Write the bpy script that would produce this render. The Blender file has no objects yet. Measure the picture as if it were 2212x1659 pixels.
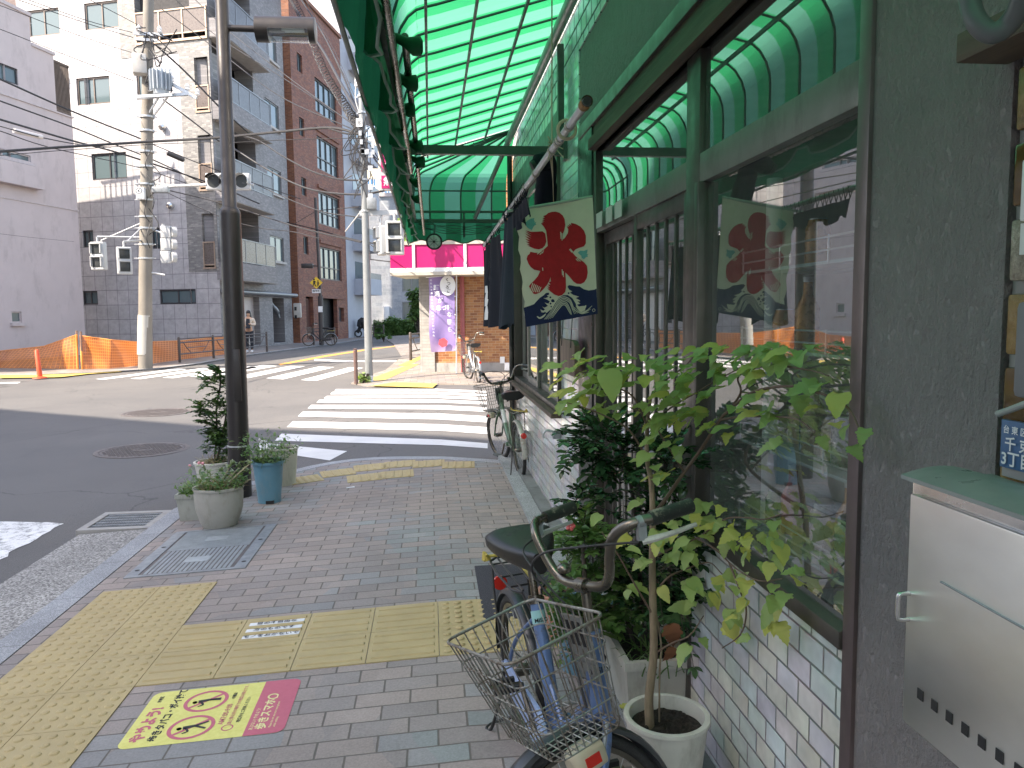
import bpy, bmesh, random
import numpy as np
from math import *
from mathutils import Vector, Matrix
from mathutils.geometry import tessellate_polygon
SC = bpy.context.scene
COL = SC.collection
random.seed(7)
# ------------------------------------------------------------------ camera
TH = radians(6.02); PH = .0915; RO = -.011; CZ = 1.40; FPX = 1660.
_F = Vector((sin(TH)*cos(PH), cos(TH)*cos(PH), -sin(PH)))
_R0 = Vector((cos(TH), -sin(TH), 0)); _D0 = -_R0.cross(_F)
_R = _R0*cos(RO) - _D0*sin(RO); _D = _R0*sin(RO) + _D0*cos(RO)
cam = bpy.data.cameras.new('camera'); camo = bpy.data.objects.new('camera', cam); COL.objects.link(camo)
M3 = Matrix((_R, -_D, -_F)).transposed()
camo.matrix_world = Matrix.Translation((0, 0, CZ)) @ M3.to_4x4()
cam.sensor_width = 36; cam.lens = 36*FPX/2212; cam.clip_start = .03; cam.clip_end = 2000
SC.camera = camo
# ------------------------------------------------------------------ light
SUN_EL = radians(43.5); SUN_AZ = radians(242.3)      # azimuth clockwise from +Y
SDIR = Vector((sin(SUN_AZ)*cos(SUN_EL), cos(SUN_AZ)*cos(SUN_EL), sin(SUN_EL)))
sun = bpy.data.lights.new('sun', 'SUN'); sun.energy = 3.25; sun.angle = radians(.55); sun.color = (1, .95, .87)
suno = bpy.data.objects.new('sun', sun); COL.objects.link(suno); suno.location = (-20, -20, 40)
suno.rotation_euler = SDIR.to_track_quat('Z', 'Y').to_euler()
world = bpy.data.worlds.new('World'); SC.world = world; world.use_nodes = True
nt = world.node_tree; nt.nodes.clear()
wo = nt.nodes.new('ShaderNodeOutputWorld'); bg = nt.nodes.new('ShaderNodeBackground'); sky = nt.nodes.new('ShaderNodeTexSky')
sky.sky_type = 'NISHITA'; sky.sun_disc = False; sky.sun_elevation = SUN_EL; sky.sun_rotation = SUN_AZ
sky.altitude = 20; sky.air_density = 1.0; sky.dust_density = 1.6; sky.ozone_density = 1.0
tc = nt.nodes.new('ShaderNodeTexCoord'); mp = nt.nodes.new('ShaderNodeMapping'); mp.inputs['Scale'].default_value = (1.1, 1.1, 3.2)
nz = nt.nodes.new('ShaderNodeTexNoise'); nz.inputs['Scale'].default_value = 2.6; nz.inputs['Detail'].default_value = 9; nz.inputs['Roughness'].default_value = .58
cr = nt.nodes.new('ShaderNodeValToRGB'); cr.color_ramp.elements[0].position = .54; cr.color_ramp.elements[1].position = .74
mx = nt.nodes.new('ShaderNodeMix'); mx.data_type = 'RGBA'; mx.inputs[7].default_value = (5.2, 5.5, 5.9, 1)
nt.links.new(tc.outputs['Generated'], mp.inputs[0]); nt.links.new(mp.outputs[0], nz.inputs['Vector'])
nt.links.new(nz.outputs['Fac'], cr.inputs[0]); nt.links.new(cr.outputs[0], mx.inputs[0]); nt.links.new(sky.outputs[0], mx.inputs[6])
nt.links.new(mx.outputs[2], bg.inputs[0]); bg.inputs[1].default_value = .15; nt.links.new(bg.outputs[0], wo.inputs[0])
SC.view_settings.view_transform = 'Standard'; SC.view_settings.look = 'None'; SC.view_settings.gamma = 1
SC.view_settings.use_curve_mapping = False; SC.view_settings.exposure = 1.98
SC.view_settings.use_white_balance = True; SC.view_settings.white_balance_temperature = 7300; SC.view_settings.white_balance_tint = 14
SC.render.engine = 'CYCLES'; SC.cycles.max_bounces = 8; SC.cycles.transparent_max_bounces = 16
SC.cycles.use_denoising = True; SC.cycles.sample_clamp_indirect = 6
# ------------------------------------------------------------------ measuring helpers (2212 px wide photo -> metres)
def ray(x, y): return _F + _R*((x-1106)/FPX) + _D*((y-829.5)/FPX)
def H(x, y=0): return .045*max(-3., min(x, .1))
def G(x, y, z=None):
    d = ray(x, y); zz = 0. if z is None else z
    for _ in range(30):
        p = d*((zz-CZ)/d.z)
        if z is None: zz = .5*zz + .5*H(p.x)
    return Vector((p.x, p.y, zz))
XW = .83
def W(x, y, X=XW):
    d = ray(x, y); p = d*(X/d.x); return Vector((p.x, p.y, p.z+CZ))
def PY(x, y, Y):
    d = ray(x, y); p = d*(Y/d.y); return Vector((p.x, p.y, p.z+CZ))
def PD(x, y, D):
    p = ray(x, y)*D; return Vector((p.x, p.y, p.z+CZ))
# ------------------------------------------------------------------ materials
class NB:
    def __init__(s, name):
        s.m = bpy.data.materials.new(name); s.m.use_nodes = True; s.t = s.m.node_tree
        s.b = s.t.nodes['Principled BSDF']; s.out = s.t.nodes['Material Output']
        s.tc = s.t.nodes.new('ShaderNodeTexCoord'); s.o = s.tc.outputs['Object']
    def _in(s, sock, v):
        if hasattr(v, 'is_linked') or isinstance(v, bpy.types.NodeSocket): s.t.links.new(v, sock)
        elif v is not None: sock.default_value = v
    def math(s, op, a, b=None, c=None, cl=False):
        n = s.t.nodes.new('ShaderNodeMath'); n.operation = op; n.use_clamp = cl
        s._in(n.inputs[0], a); s._in(n.inputs[1], b)
        if c is not None: s._in(n.inputs[2], c)
        return n.outputs[0]
    def sep(s, v=None):
        n = s.t.nodes.new('ShaderNodeSeparateXYZ'); s.t.links.new(v or s.o, n.inputs[0]); return n.outputs
    def comb(s, a, b, c=0.):
        n = s.t.nodes.new('ShaderNodeCombineXYZ'); s._in(n.inputs[0], a); s._in(n.inputs[1], b); s._in(n.inputs[2], c); return n.outputs[0]
    def noise(s, scale, detail=4, rough=.55, v=None, stretch=None, col=False):
        n = s.t.nodes.new('ShaderNodeTexNoise'); n.inputs['Scale'].default_value = scale; n.inputs['Detail'].default_value = detail; n.inputs['Roughness'].default_value = rough
        vv = v or s.o
        if stretch:
            m = s.t.nodes.new('ShaderNodeMapping'); m.inputs['Scale'].default_value = stretch; s.t.links.new(vv, m.inputs[0]); vv = m.outputs[0]
        s.t.links.new(vv, n.inputs['Vector']); return n.outputs['Color' if col else 'Fac']
    def vor(s, scale, feat='F1', out='Distance', v=None, rnd=1.):
        n = s.t.nodes.new('ShaderNodeTexVoronoi'); n.feature = feat; n.inputs['Scale'].default_value = scale; n.inputs['Randomness'].default_value = rnd
        s.t.links.new(v or s.o, n.inputs['Vector']); return n.outputs[out]
    def white(s, v):
        n = s.t.nodes.new('ShaderNodeTexWhiteNoise'); n.noise_dimensions = '3D'; s.t.links.new(v, n.inputs['Vector']); return n.outputs
    def ramp(s, f, pts, const=False):
        n = s.t.nodes.new('ShaderNodeValToRGB'); r = n.color_ramp
        if const: r.interpolation = 'CONSTANT'
        r.elements[0].position = pts[0][0]; r.elements[0].color = c4(pts[0][1])
        r.elements[1].position = pts[-1][0]; r.elements[1].color = c4(pts[-1][1])
        for p, c in pts[1:-1]: r.elements.new(p).color = c4(c)
        s.t.links.new(f, n.inputs[0]); return n.outputs[0]
    def mix(s, f, a, b, mode='MIX'):
        n = s.t.nodes.new('ShaderNodeMix'); n.data_type = 'RGBA'; n.blend_type = mode
        s._in(n.inputs[0], f); s._in(n.inputs[6], c4(a)); s._in(n.inputs[7], c4(b)); return n.outputs[2]
    def rng(s, f, a, b, c, d):
        n = s.t.nodes.new('ShaderNodeMapRange'); s.t.links.new(f, n.inputs[0])
        for i, v in enumerate((a, b, c, d)): n.inputs[i+1].default_value = v
        return n.outputs[0]
    def bump(s, h, st=.3, dist=.01, norm=None):
        n = s.t.nodes.new('ShaderNodeBump'); n.inputs['Strength'].default_value = st; n.inputs['Distance'].default_value = dist
        s.t.links.new(h, n.inputs['Height'])
        if norm: s.t.links.new(norm, n.inputs['Normal'])
        s.t.links.new(n.outputs[0], s.b.inputs['Normal']); return n.outputs[0]
    def col(s, v): s._in(s.b.inputs['Base Color'], c4(v)); return s
    def rough(s, v): s._in(s.b.inputs['Roughness'], v); return s
    def metal(s, v): s.b.inputs['Metallic'].default_value = v; return s
def c4(c):
    if isinstance(c, (tuple, list)): return tuple(c) + (1,) if len(c) == 3 else tuple(c)
    return c
def sc(c, k): return tuple(min(1, v*k) for v in c[:3])
def plain(name, c, rough=.6, metal=0, var=.12, scale=6, bump=.1, bscale=60, grime=None, coat=0):
    n = NB(name); f = n.noise(scale, 6, .6)
    col = n.mix(n.rng(f, .3, .7, 0, 1), sc(c, 1-var), sc(c, 1+var))
    if grime:
        g = n.rng(n.noise(scale*1.7, 8, .7, stretch=(1, 1, .4)), .52, .72, 0, .8); col = n.mix(g, col, grime)
    n.col(col).metal(metal); n.rough(n.rng(n.noise(scale*2.3, 5), .3, .7, max(0, rough-.1), min(1, rough+.1)))
    if bump: n.bump(n.noise(bscale, 4), bump, .004)
    if coat: n.b.inputs['Coat Weight'].default_value = coat
    return n.m
def tiles(name, ua, va, w, h, gap, stagger, cols, mortar, rough=.5, uo=0, vo=0, metal=0, var=.1, bumps=.4, fine=90, jit=0, zone=None, dark=0, clump=0, thin=0):
    """running-bond or stack-bond pattern on the object's own coordinates"""
    n = NB(name); X, Y, Z = n.sep()
    def lin(a):
        s_ = None
        for k, ax in zip(a, (X, Y, Z)):
            if k:
                t_ = n.math('MULTIPLY', ax, k); s_ = t_ if s_ is None else n.math('ADD', s_, t_)
        return s_
    u = n.math('DIVIDE', n.math('ADD', lin(ua), uo), w); v = n.math('DIVIDE', n.math('ADD', lin(va), vo), h)
    row = n.math('FLOOR', v); fv = n.math('FRACT', v)
    if stagger: u = n.math('ADD', u, n.math('MULTIPLY', n.math('FLOORED_MODULO', row, 2.), stagger))
    cell = n.math('FLOOR', u); fu = n.math('FRACT', u)
    eu = n.math('MULTIPLY', n.math('MINIMUM', fu, n.math('SUBTRACT', 1., fu)), w)
    ev = n.math('MULTIPLY', n.math('MINIMUM', fv, n.math('SUBTRACT', 1., fv)), h)
    e = n.math('MINIMUM', eu, ev)
    if jit: e = n.math('ADD', e, n.math('MULTIPLY', n.math('SUBTRACT', n.noise(25, 3), .5), jit))
    mask = n.rng(e, gap*.35, gap*.75, 0, 1)
    wn = n.white(n.comb(cell, row, 3.7)); f = wn['Value']
    if zone:
        zf = n.noise(zone[0], 2, v=n.comb(X, n.math('MULTIPLY', Y, .5), Z)); f = n.math('ADD', n.math('MULTIPLY', f, zone[1]), n.math('MULTIPLY', n.rng(zf, .35, .65, 0, 1), 1-zone[1]))
    k = len(cols); c = n.ramp(f, [(i/k, cc) for i, cc in enumerate(cols)] + [(1, cols[-1])], const=True) if k > 1 else None
    c = c if c is not None else n.mix(0, cols[0], cols[0])
    wn2 = n.white(n.comb(cell, row, 9.1))['Value']
    c = n.mix(1, c, n.ramp(wn2, [(0, (1-var,)*3), (1, (1,)*3)]), 'MULTIPLY')
    fn = n.noise(fine, 3, .7); c = n.mix(1, c, n.ramp(fn, [(.3, (.72,)*3), (.7, (1,)*3)]), 'MULTIPLY')
    ln = n.noise(1.3, 6, .65); c = n.mix(1, c, n.ramp(ln, [(.3, (.8-dark,)*3), (.65, (1,)*3)]), 'MULTIPLY')
    n.col(n.mix(mask, mortar, c)).metal(metal)
    n.rough(n.math('ADD', n.rng(wn2, 0, 1, rough-.06, rough+.06), n.rng(mask, 0, 1, .3, 0)))
    n.bump(n.math('ADD', mask, n.math('MULTIPLY', fn, .15)), bumps, .004)
    if thin:
        n._in(n.b.inputs['Thin Film Thickness'], n.rng(n.math('ADD', n.noise(5, 3), n.math('MULTIPLY', wn2, .3)), .3, .95, 260, 620)); n.b.inputs['Thin Film IOR'].default_value = 1.75
    return n.m
def glass(name, ior=1.9, tint=(.9, .95, .95), rough=0., haze=.02):  # last value: pale diffuse haze painted into the pane to lift the dark inside
    n = NB(name); t = n.t; t.nodes.remove(n.b)
    tr = t.nodes.new('ShaderNodeBsdfTransparent'); tr.inputs[0].default_value = c4(tint)
    gl = t.nodes.new('ShaderNodeBsdfGlossy'); gl.inputs['Roughness'].default_value = rough; gl.inputs[0].default_value = (.95, .97, .97, 1)
    lw = t.nodes.new('ShaderNodeLayerWeight'); lw.inputs[0].default_value = .5; f0_ = ior-1.3; pw = n.math('POWER', lw.outputs['Facing'], 4.); fr_ = n.math('ADD', f0_, n.math('MULTIPLY', pw, 1-f0_)); mx = t.nodes.new('ShaderNodeMixShader')
    bp = t.nodes.new('ShaderNodeBump'); bp.inputs['Strength'].default_value = .02; bp.inputs['Distance'].default_value = .02
    t.links.new(n.noise(1.6, 1), bp.inputs['Height']); t.links.new(bp.outputs[0], gl.inputs['Normal'])
    t.links.new(fr_, mx.inputs[0]); df = t.nodes.new('ShaderNodeBsdfDiffuse'); df.inputs[0].default_value = (.75, .75, .72, 1); dm = t.nodes.new('ShaderNodeMixShader'); dm.inputs[0].default_value = haze; t.links.new(tr.outputs[0], dm.inputs[1]); t.links.new(df.outputs[0], dm.inputs[2]); t.links.new(dm.outputs[0], mx.inputs[1]); t.links.new(gl.outputs[0], mx.inputs[2]); t.links.new(mx.outputs[0], n.out.inputs[0])
    return n.m
def cloth(name, c, transl=.4, c2=None, scale=3, rough=.8, weave=900):
    n = NB(name); t = n.t; f = n.noise(scale, 5)
    col = n.mix(n.rng(f, .3, .7, 0, 1), sc(c, .88), c2 or sc(c, 1.1)); n.col(col); n.rough(rough)
    n.b.inputs['Specular IOR Level'].default_value = .3
    n.bump(n.noise(weave, 2), .15, .002)
    if transl:
        tl = t.nodes.new('ShaderNodeBsdfTranslucent'); t.links.new(col, tl.inputs[0]); mx = t.nodes.new('ShaderNodeMixShader'); mx.inputs[0].default_value = transl
        t.links.new(n.b.outputs[0], mx.inputs[1]); t.links.new(tl.outputs[0], mx.inputs[2]); t.links.new(mx.outputs[0], n.out.inputs[0])
    return n.m
def leafmat(name, a, b, c, transl=.35, rough=.5):
    n = NB(name); t = n.t; oi = n.noise(7, 3); pi = n.vor(9, out='Color'); g = n.sep(pi)[0]
    col = n.ramp(n.math('MULTIPLY', n.math('ADD', oi, g), .5), [(.2, a), (.5, b), (.85, c)]); n.col(col); n.rough(rough)
    tl = t.nodes.new('ShaderNodeBsdfTranslucent'); t.links.new(n.mix(1, col, (1.5, 1.5, .7), 'MULTIPLY'), tl.inputs[0]); mx = t.nodes.new('ShaderNodeMixShader'); mx.inputs[0].default_value = transl
    t.links.new(n.b.outputs[0], mx.inputs[1]); t.links.new(tl.outputs[0], mx.inputs[2]); t.links.new(mx.outputs[0], n.out.inputs[0])
    return n.m
# ------------------------------------------------------------------ mesh builder
ORG = {}
class MB:
    def __init__(s): s.v = []; s.f = []; s.m = []; s.cur = 0
    def mat(s, i): s.cur = i; return s
    def add(s, vs, fs):
        k = len(s.v); s.v += [Vector(p) for p in vs]
        for f in fs: s.f.append([i+k for i in f]); s.m.append(s.cur)
        return s
    def hexa(s, p): return s.add(p, [(0, 3, 2, 1), (4, 5, 6, 7), (0, 1, 5, 4), (1, 2, 6, 5), (2, 3, 7, 6), (3, 0, 4, 7)])
    def box(s, a, b, rot=0, piv=None):
        x0, y0, z0 = a; x1, y1, z1 = b
        p = [Vector(q) for q in ((x0, y0, z0), (x1, y0, z0), (x1, y1, z0), (x0, y1, z0), (x0, y0, z1), (x1, y0, z1), (x1, y1, z1), (x0, y1, z1))]
        if rot:
            c = Vector(piv) if piv else (p[0]+p[6])/2; R = Matrix.Rotation(rot, 3, 'Z'); p = [c + R @ (q-c) for q in p]
        return s.hexa(p)
    def bar(s, a, b, w, h, up=(0, 0, 1)):
        a = Vector(a); b = Vector(b); d = (b-a).normalized(); u = Vector(up); r = d.cross(u)
        if r.length < 1e-4: r = d.cross(Vector((1, 0, 0)))
        r.normalize(); u = r.cross(d); r *= w/2; u *= h/2
        return s.hexa([a-r-u, a+r-u, b+r-u, b-r-u, a-r+u, a+r+u, b+r+u, b-r+u])
    def tube(s, pts, r, n=8, closed=False, cap=True):
        pts = [Vector(p) for p in pts]; m = len(pts); rs = r if isinstance(r, (list, tuple)) else [r]*m
        up = None; rings = []
        for i in range(m):
            if closed: d = pts[(i+1) % m]-pts[i-1]
            else: d = pts[min(i+1, m-1)]-pts[max(i-1, 0)]
            if d.length < 1e-9: d = Vector((0, 0, 1))
            d.normalize()
            if up is None: up = d.orthogonal().normalized()
            up = (up - d*up.dot(d))
            if up.length < 1e-6: up = d.orthogonal()
            up.normalize(); w = d.cross(up)
            rings.append([pts[i] + (up*cos(2*pi*j/n) + w*sin(2*pi*j/n))*rs[i] for j in range(n)])
        vs = [p for q in rings for p in q]; fs = []
        for i in range(m if closed else m-1):
            a = i*n; b = ((i+1) % m)*n
            for j in range(n): fs.append((a+j, a+(j+1) % n, b+(j+1) % n, b+j))
        if cap and not closed: fs.append(tuple(range(n-1, -1, -1))); fs.append(tuple(range((m-1)*n, m*n)))
        return s.add(vs, fs)
    def cyl(s, a, b, r, r2=None, n=16): return s.tube([a, b], [r, r if r2 is None else r2], n)
    def lathe(s, c, prof, n=32, sx=1, sy=1, rot=0):
        c = Vector(c); vs = []; fs = []; k = len(prof)
        for j in range(n):
            a = 2*pi*j/n
            for r, z in prof:
                x = r*cos(a)*sx; y = r*sin(a)*sy; vs.append(c + Vector((x*cos(rot)-y*sin(rot), x*sin(rot)+y*cos(rot), z)))
        for j in range(n):
            for i in range(k-1): fs.append((j*k+i, ((j+1) % n)*k+i, ((j+1) % n)*k+i+1, j*k+i+1))
        if prof[0][0] > 1e-6: fs.append(tuple(j*k for j in range(n-1, -1, -1)))
        if prof[-1][0] > 1e-6: fs.append(tuple(j*k+k-1 for j in range(n)))
        return s.add(vs, fs)
    def ball(s, c, r, n=12, m=8, sx=1, sy=1, sz=1):
        return s.lathe(c, [(r*sin(pi*i/m)+1e-7*(i in (0, m)), -r*sz*cos(pi*i/m)) for i in range(m+1)], n, sx, sy)
    def poly(s, pts, th=0, nrm=None):
        """flat polygon (concave allowed), optionally with thickness along nrm"""
        pts = [Vector(p) for p in pts]; tr = tessellate_polygon([pts]); k = len(pts)
        if not th: return s.add(pts, [tuple(t) for t in tr])
        n = Vector(nrm)*th
        return s.add(pts + [p+n for p in pts], [tuple(t) for t in tr] + [tuple(i+k for i in t[::-1]) for t in tr] + [(i, (i+1) % k, (i+1) % k+k, i+k) for i in range(k)])
    def grid(s, rows, close=False):
        nr = len(rows); nc = len(rows[0]); vs = [p for r in rows for p in r]
        return s.add(vs, [(i*nc+j, i*nc+(j+1) % nc, (i+1)*nc+(j+1) % nc, (i+1)*nc+j) for i in range(nr-1) for j in range(nc if close else nc-1)])
    def build(s, name, mats, parent=None, smooth=False, bevel=0, bseg=2, kind=None, sharp=40):
        me = bpy.data.meshes.new(name); org = ORG.get(parent.name, Vector()) if parent else Vector()
        me.from_pydata([p-org for p in s.v], [], s.f)
        if not isinstance(mats, (list, tuple)): mats = [mats]
        for m in mats: me.materials.append(m)
        me.polygons.foreach_set('material_index', s.m)
        o = bpy.data.objects.new(name, me); COL.objects.link(o)
        bm = bmesh.new(); bm.from_mesh(me); bmesh.ops.recalc_face_normals(bm, faces=bm.faces)
        if bevel:
            ed = [e for e in bm.edges if len(e.link_faces) == 2 and e.calc_face_angle(0) > radians(35)]
            bmesh.ops.bevel(bm, geom=ed, offset=bevel, segments=bseg, affect='EDGES', profile=.6, clamp_overlap=True)
        bm.to_mesh(me); bm.free()
        if smooth or bevel:
            me.polygons.foreach_set('use_smooth', [True]*len(me.polygons))
            try: me.set_sharp_from_angle(angle=radians(sharp))
            except Exception: pass
        if parent: o.parent = parent
        ORG[o.name] = org
        if kind: o['kind'] = kind
        return o
def thing(name, label, cat, loc, group=None, rz=0):
    o = bpy.data.objects.new(name, None); COL.objects.link(o); o.location = loc; o.rotation_euler = (0, 0, rz)
    o.empty_display_size = .1; o['label'] = label; o['category'] = cat
    if group: o['group'] = group
    ORG[o.name] = Vector(loc); return o
def tag(o, label, cat, group=None):
    o['label'] = label; o['category'] = cat
    if group: o['group'] = group
    return o
def struct(o): o['kind'] = 'structure'; return o
def empty_copy(o, loc, rz, label=None):
    r = o.copy(); COL.objects.link(r); r.location = loc; r.rotation_euler = (0, 0, rz)
    if label: r['label'] = label
    for c in o.children:
        d = c.copy(); COL.objects.link(d); d.parent = r
        for g in c.children:
            e = g.copy(); COL.objects.link(e); e.parent = d
    return r
_tid = [0]
def text_mesh(mb, s, org, ux, uy, size, th=.0008, align='CENTER', bold=0, spacing=1):
    """lettering as flat geometry: org centre, ux/uy unit vectors in world"""
    cu = bpy.data.curves.new('lettering', 'FONT'); cu.body = s; cu.size = size; cu.align_x = align; cu.align_y = 'CENTER'; cu.resolution_u = 3
    cu.offset = bold*size; cu.space_character = spacing
    ob = bpy.data.objects.new('lettering', cu); COL.objects.link(ob)
    dg = bpy.context.evaluated_depsgraph_get(); dg.update(); me = bpy.data.meshes.new_from_object(ob.evaluated_get(dg))
    ux = Vector(ux).normalized(); uy = Vector(uy).normalized(); n = ux.cross(uy); org = Vector(org)
    mb.add([org + ux*v.co.x + uy*v.co.y + n*(v.co.z+th) for v in me.vertices], [tuple(p.vertices) for p in me.polygons])
    bpy.data.objects.remove(ob); bpy.data.curves.remove(cu); bpy.data.meshes.remove(me)
def bez(pts, n=8):
    """Catmull-Rom through pts"""
    P = [Vector(p) for p in pts]; P = [P[0]*2-P[1]] + P + [P[-1]*2-P[-2]]; out = []
    for i in range(1, len(P)-2):
        for k in range(n):
            t = k/n; a, b, c, d = P[i-1:i+3]
            out.append(.5*((2*b) + (c-a)*t + (2*a-5*b+4*c-d)*t*t + (3*b-a-3*c+d)*t**3))
    out.append(P[-2]); return out
class Fac:
    """vertical facade plane: P base point, ang direction angle (clockwise from +Y), out = outward side sign"""
    def __init__(s, P, ang, out):
        s.P = Vector((P[0], P[1], 0)); s.d = Vector((sin(ang), cos(ang), 0)); s.n = Vector((s.d.y, -s.d.x, 0))*out
    def at(s, u, z, o=0): return s.P + s.d*u + s.n*o + Vector((0, 0, z))
    def pix(s, x, y):
        r = ray(x, y); k = s.P.dot(s.n)/r.dot(s.n); p = r*k; return ((Vector((p.x, p.y, 0))-s.P).dot(s.d), p.z+CZ)
    def box(s, mb, u0, u1, z0, z1, o0, o1):
        return mb.hexa([s.at(u0, z0, o0), s.at(u1, z0, o0), s.at(u1, z0, o1), s.at(u0, z0, o1), s.at(u0, z1, o0), s.at(u1, z1, o0), s.at(u1, z1, o1), s.at(u0, z1, o1)])
    def rect(s, xa, ya, xb, yb):
        """pixel corners (left-top, right-bottom) -> u0,u1,z0,z1"""
        a = s.pix(xa, ya); b = s.pix(xb, yb); return (min(a[0], b[0]), max(a[0], b[0]), min(a[1], b[1]), max(a[1], b[1]))
    def wall(s, mb, u0, u1, z0, z1, holes, depth=.15, o=0, th=None):
        us = sorted({u0, u1, *[max(u0, min(u1, h[i])) for h in holes for i in (0, 1)]}); zs = sorted({z0, z1, *[max(z0, min(z1, h[i])) for h in holes for i in (2, 3)]})
        for i in range(len(us)-1):
            for j in range(len(zs)-1):
                cu = (us[i]+us[i+1])/2; cz = (zs[j]+zs[j+1])/2
                if us[i+1]-us[i] < 1e-5 or zs[j+1]-zs[j] < 1e-5: continue
                if any(h[0] < cu < h[1] and h[2] < cz < h[3] for h in holes): continue
                mb.add([s.at(us[i], zs[j], o), s.at(us[i+1], zs[j], o), s.at(us[i+1], zs[j+1], o), s.at(us[i], zs[j+1], o)], [(0, 1, 2, 3)])
        for h in holes:
            a, b, c, d = max(h[0], u0), min(h[1], u1), max(h[2], z0), min(h[3], z1)
            q = [(a, c), (b, c), (b, d), (a, d)]
            for k in range(4):
                p, r = q[k], q[(k+1) % 4]
                mb.add([s.at(*p, o), s.at(*r, o), s.at(*r, o-depth), s.at(*p, o-depth)], [(0, 1, 2, 3)])
    def window(s, par, rc, fmat, gmat, fw=.06, nmul=1, rail=False, depth=.12, curtain=None, sill=None, sillmat=None, hm=()):
        u0, u1, z0, z1 = rc; m = MB(); e = .004; fo = -depth*.45
        s.box(m, u0-e, u0+fw, z0-e, z1+e, -depth, fo); s.box(m, u1-fw, u1+e, z0-e, z1+e, -depth, fo)
        s.box(m, u0+fw, u1-fw, z0-e, z0+fw, -depth, fo-.002); s.box(m, u0+fw, u1-fw, z1-fw, z1+e, -depth, fo-.002)
        for i in range(nmul):
            c = u0 + (u1-u0)*(i+1)/(nmul+1); s.box(m, c-fw*.4, c+fw*.4, z0+fw, z1-fw, -depth, fo-.004)
        for t in hm:
            c = z0+(z1-z0)*t; s.box(m, u0+fw, u1-fw, c-fw*.4, c+fw*.4, -depth, fo-.006)
        w = m.build('window', fmat, par); g = MB(); s.box(g, u0+.02, u1-.02, z0+.02, z1-.02, -depth-.012, -depth*.8); g.build('pane', gmat, w)
        if curtain:
            c = MB(); s.box(c, u0+(u1-u0)*curtain[1], u0+(u1-u0)*curtain[2], z0+.03, z1-.03, -depth-.1, -depth-.08); c.build('curtain', curtain[0], w)
        if sill:
            q = MB(); s.box(q, u0-.1, u1+.1, z0-.12, z0-.005, -.01, sill); q.build('sill', sillmat, w)
        return w
# ------------------------------------------------------------------ shared materials
def asphalt_m():
    n = NB('asphalt'); f = n.noise(180, 3, .8); g = n.noise(.35, 6, .6); v = n.vor(260)
    c = n.mix(n.rng(f, .3, .7, 0, 1), (.065, .065, .067), (.178, .173, .166)); c = n.mix(1, c, n.ramp(g, [(.3, (.78,)*3), (.7, (1.12, 1.1, 1.06))]), 'MULTIPLY')
    st = n.rng(n.noise(.9, 7, .7, stretch=(1, .35, 1)), .56, .72, 0, .35); c = n.mix(st, c, (.07, .07, .075))
    ck = n.vor(.33, 'DISTANCE_TO_EDGE', v=n.comb(*[n.math('ADD', n.sep()[i], n.math('MULTIPLY', n.noise(1.4, 4, v=None), .9)) for i in (0, 1)]))
    c = n.mix(n.rng(ck, 0, .006, .55, 0), c, (.03, .03, .03))
    n.col(c).rough(.85); n.bump(n.math('ADD', f, v), .35, .004); return n.m
def granular(name, a, b, scale, rough=.8, bump=.3, joint=None):
    n = NB(name); f = n.vor(scale, out='Color'); s = n.sep(f)[0]; c = n.ramp(s, [(.1, a), (.55, b), (.95, sc(b, 1.5))])
    c = n.mix(1, c, n.ramp(n.noise(2, 6, .65), [(.3, (.75,)*3), (.7, (1.1,)*3)]), 'MULTIPLY')
    if joint:
        Y = n.math('FRACT', n.math('DIVIDE', n.sep()[joint[0]], joint[1])); c = n.mix(n.rng(Y, 0, joint[2], 1, 0), c, (.05, .05, .05))
    n.col(c).rough(rough); n.bump(n.noise(scale*.7, 4), bump, .003); return n.m
def paint_m(name, c, wear=.5):
    n = NB(name); f = n.noise(14, 8, .75); g = n.noise(120, 3, .7)
    k = n.rng(n.math('ADD', n.math('MULTIPLY', f, .7), n.math('MULTIPLY', g, .3)), wear, wear+.1, 0, 1)
    cc = n.mix(n.rng(n.noise(3, 4), .3, .7, 0, 1), sc(c, .85), c); n.col(n.mix(n.math('MULTIPLY', k, .85), cc, (.1, .1, .1))).rough(.6); n.bump(g, .2, .002); return n.m
def mud(name, c, rough=.6, **k): return plain(name, c, rough, **k)
M = {}
M['asphalt'] = asphalt_m()
M['ground'] = granular('ground_mat', (.1, .1, .1), (.2, .19, .18), 30)
M['pavers'] = tiles('pavers', (1, 0, 0), (0, 1, 0), .2, .1, .006, .5, [(.39, .325, .285), (.42, .35, .31), (.36, .315, .29), (.40, .34, .305), (.345, .335, .325), (.315, .335, .32), (.36, .36, .345)], (.13, .115, .10), .75, zone=(.75, .42), var=.2, fine=120, jit=.003, bumps=.5, dark=.05)
M['farpave'] = tiles('far_pavers', (1, 0, 0), (0, 1, 0), .3, .3, .01, .5, [(.33, .28, .24), (.37, .33, .29), (.3, .27, .25)], (.15, .13, .11), .8, var=.2)
M['kerb'] = granular('kerb_stone', (.2, .21, .22), (.3, .31, .32), 300, joint=(1, .6, .012))
M['gutter'] = granular('gutter_concrete', (.13, .125, .115), (.3, .29, .27), 110, bump=.6)
M['concrete'] = plain('concrete', (.33, .32, .3), .8, var=.15, scale=3, bump=.3, grime=(.17, .16, .15))
M['white_paint'] = paint_m('road_paint_white', (.7, .7, .68), .58)
M['worn_paint'] = paint_m('road_paint_worn', (.8, .8, .78), .5)
M['orange_paint'] = paint_m('road_paint_orange', (.75, .36, .08), .56)
M['tactile'] = plain('tactile_yellow', (.41, .32, .155), .65, var=.07, scale=5, bump=.3, bscale=300)
M['tactile_far'] = plain('tactile_yellow_bright', (.5, .37, .09), .7, var=.15, scale=4)
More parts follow.
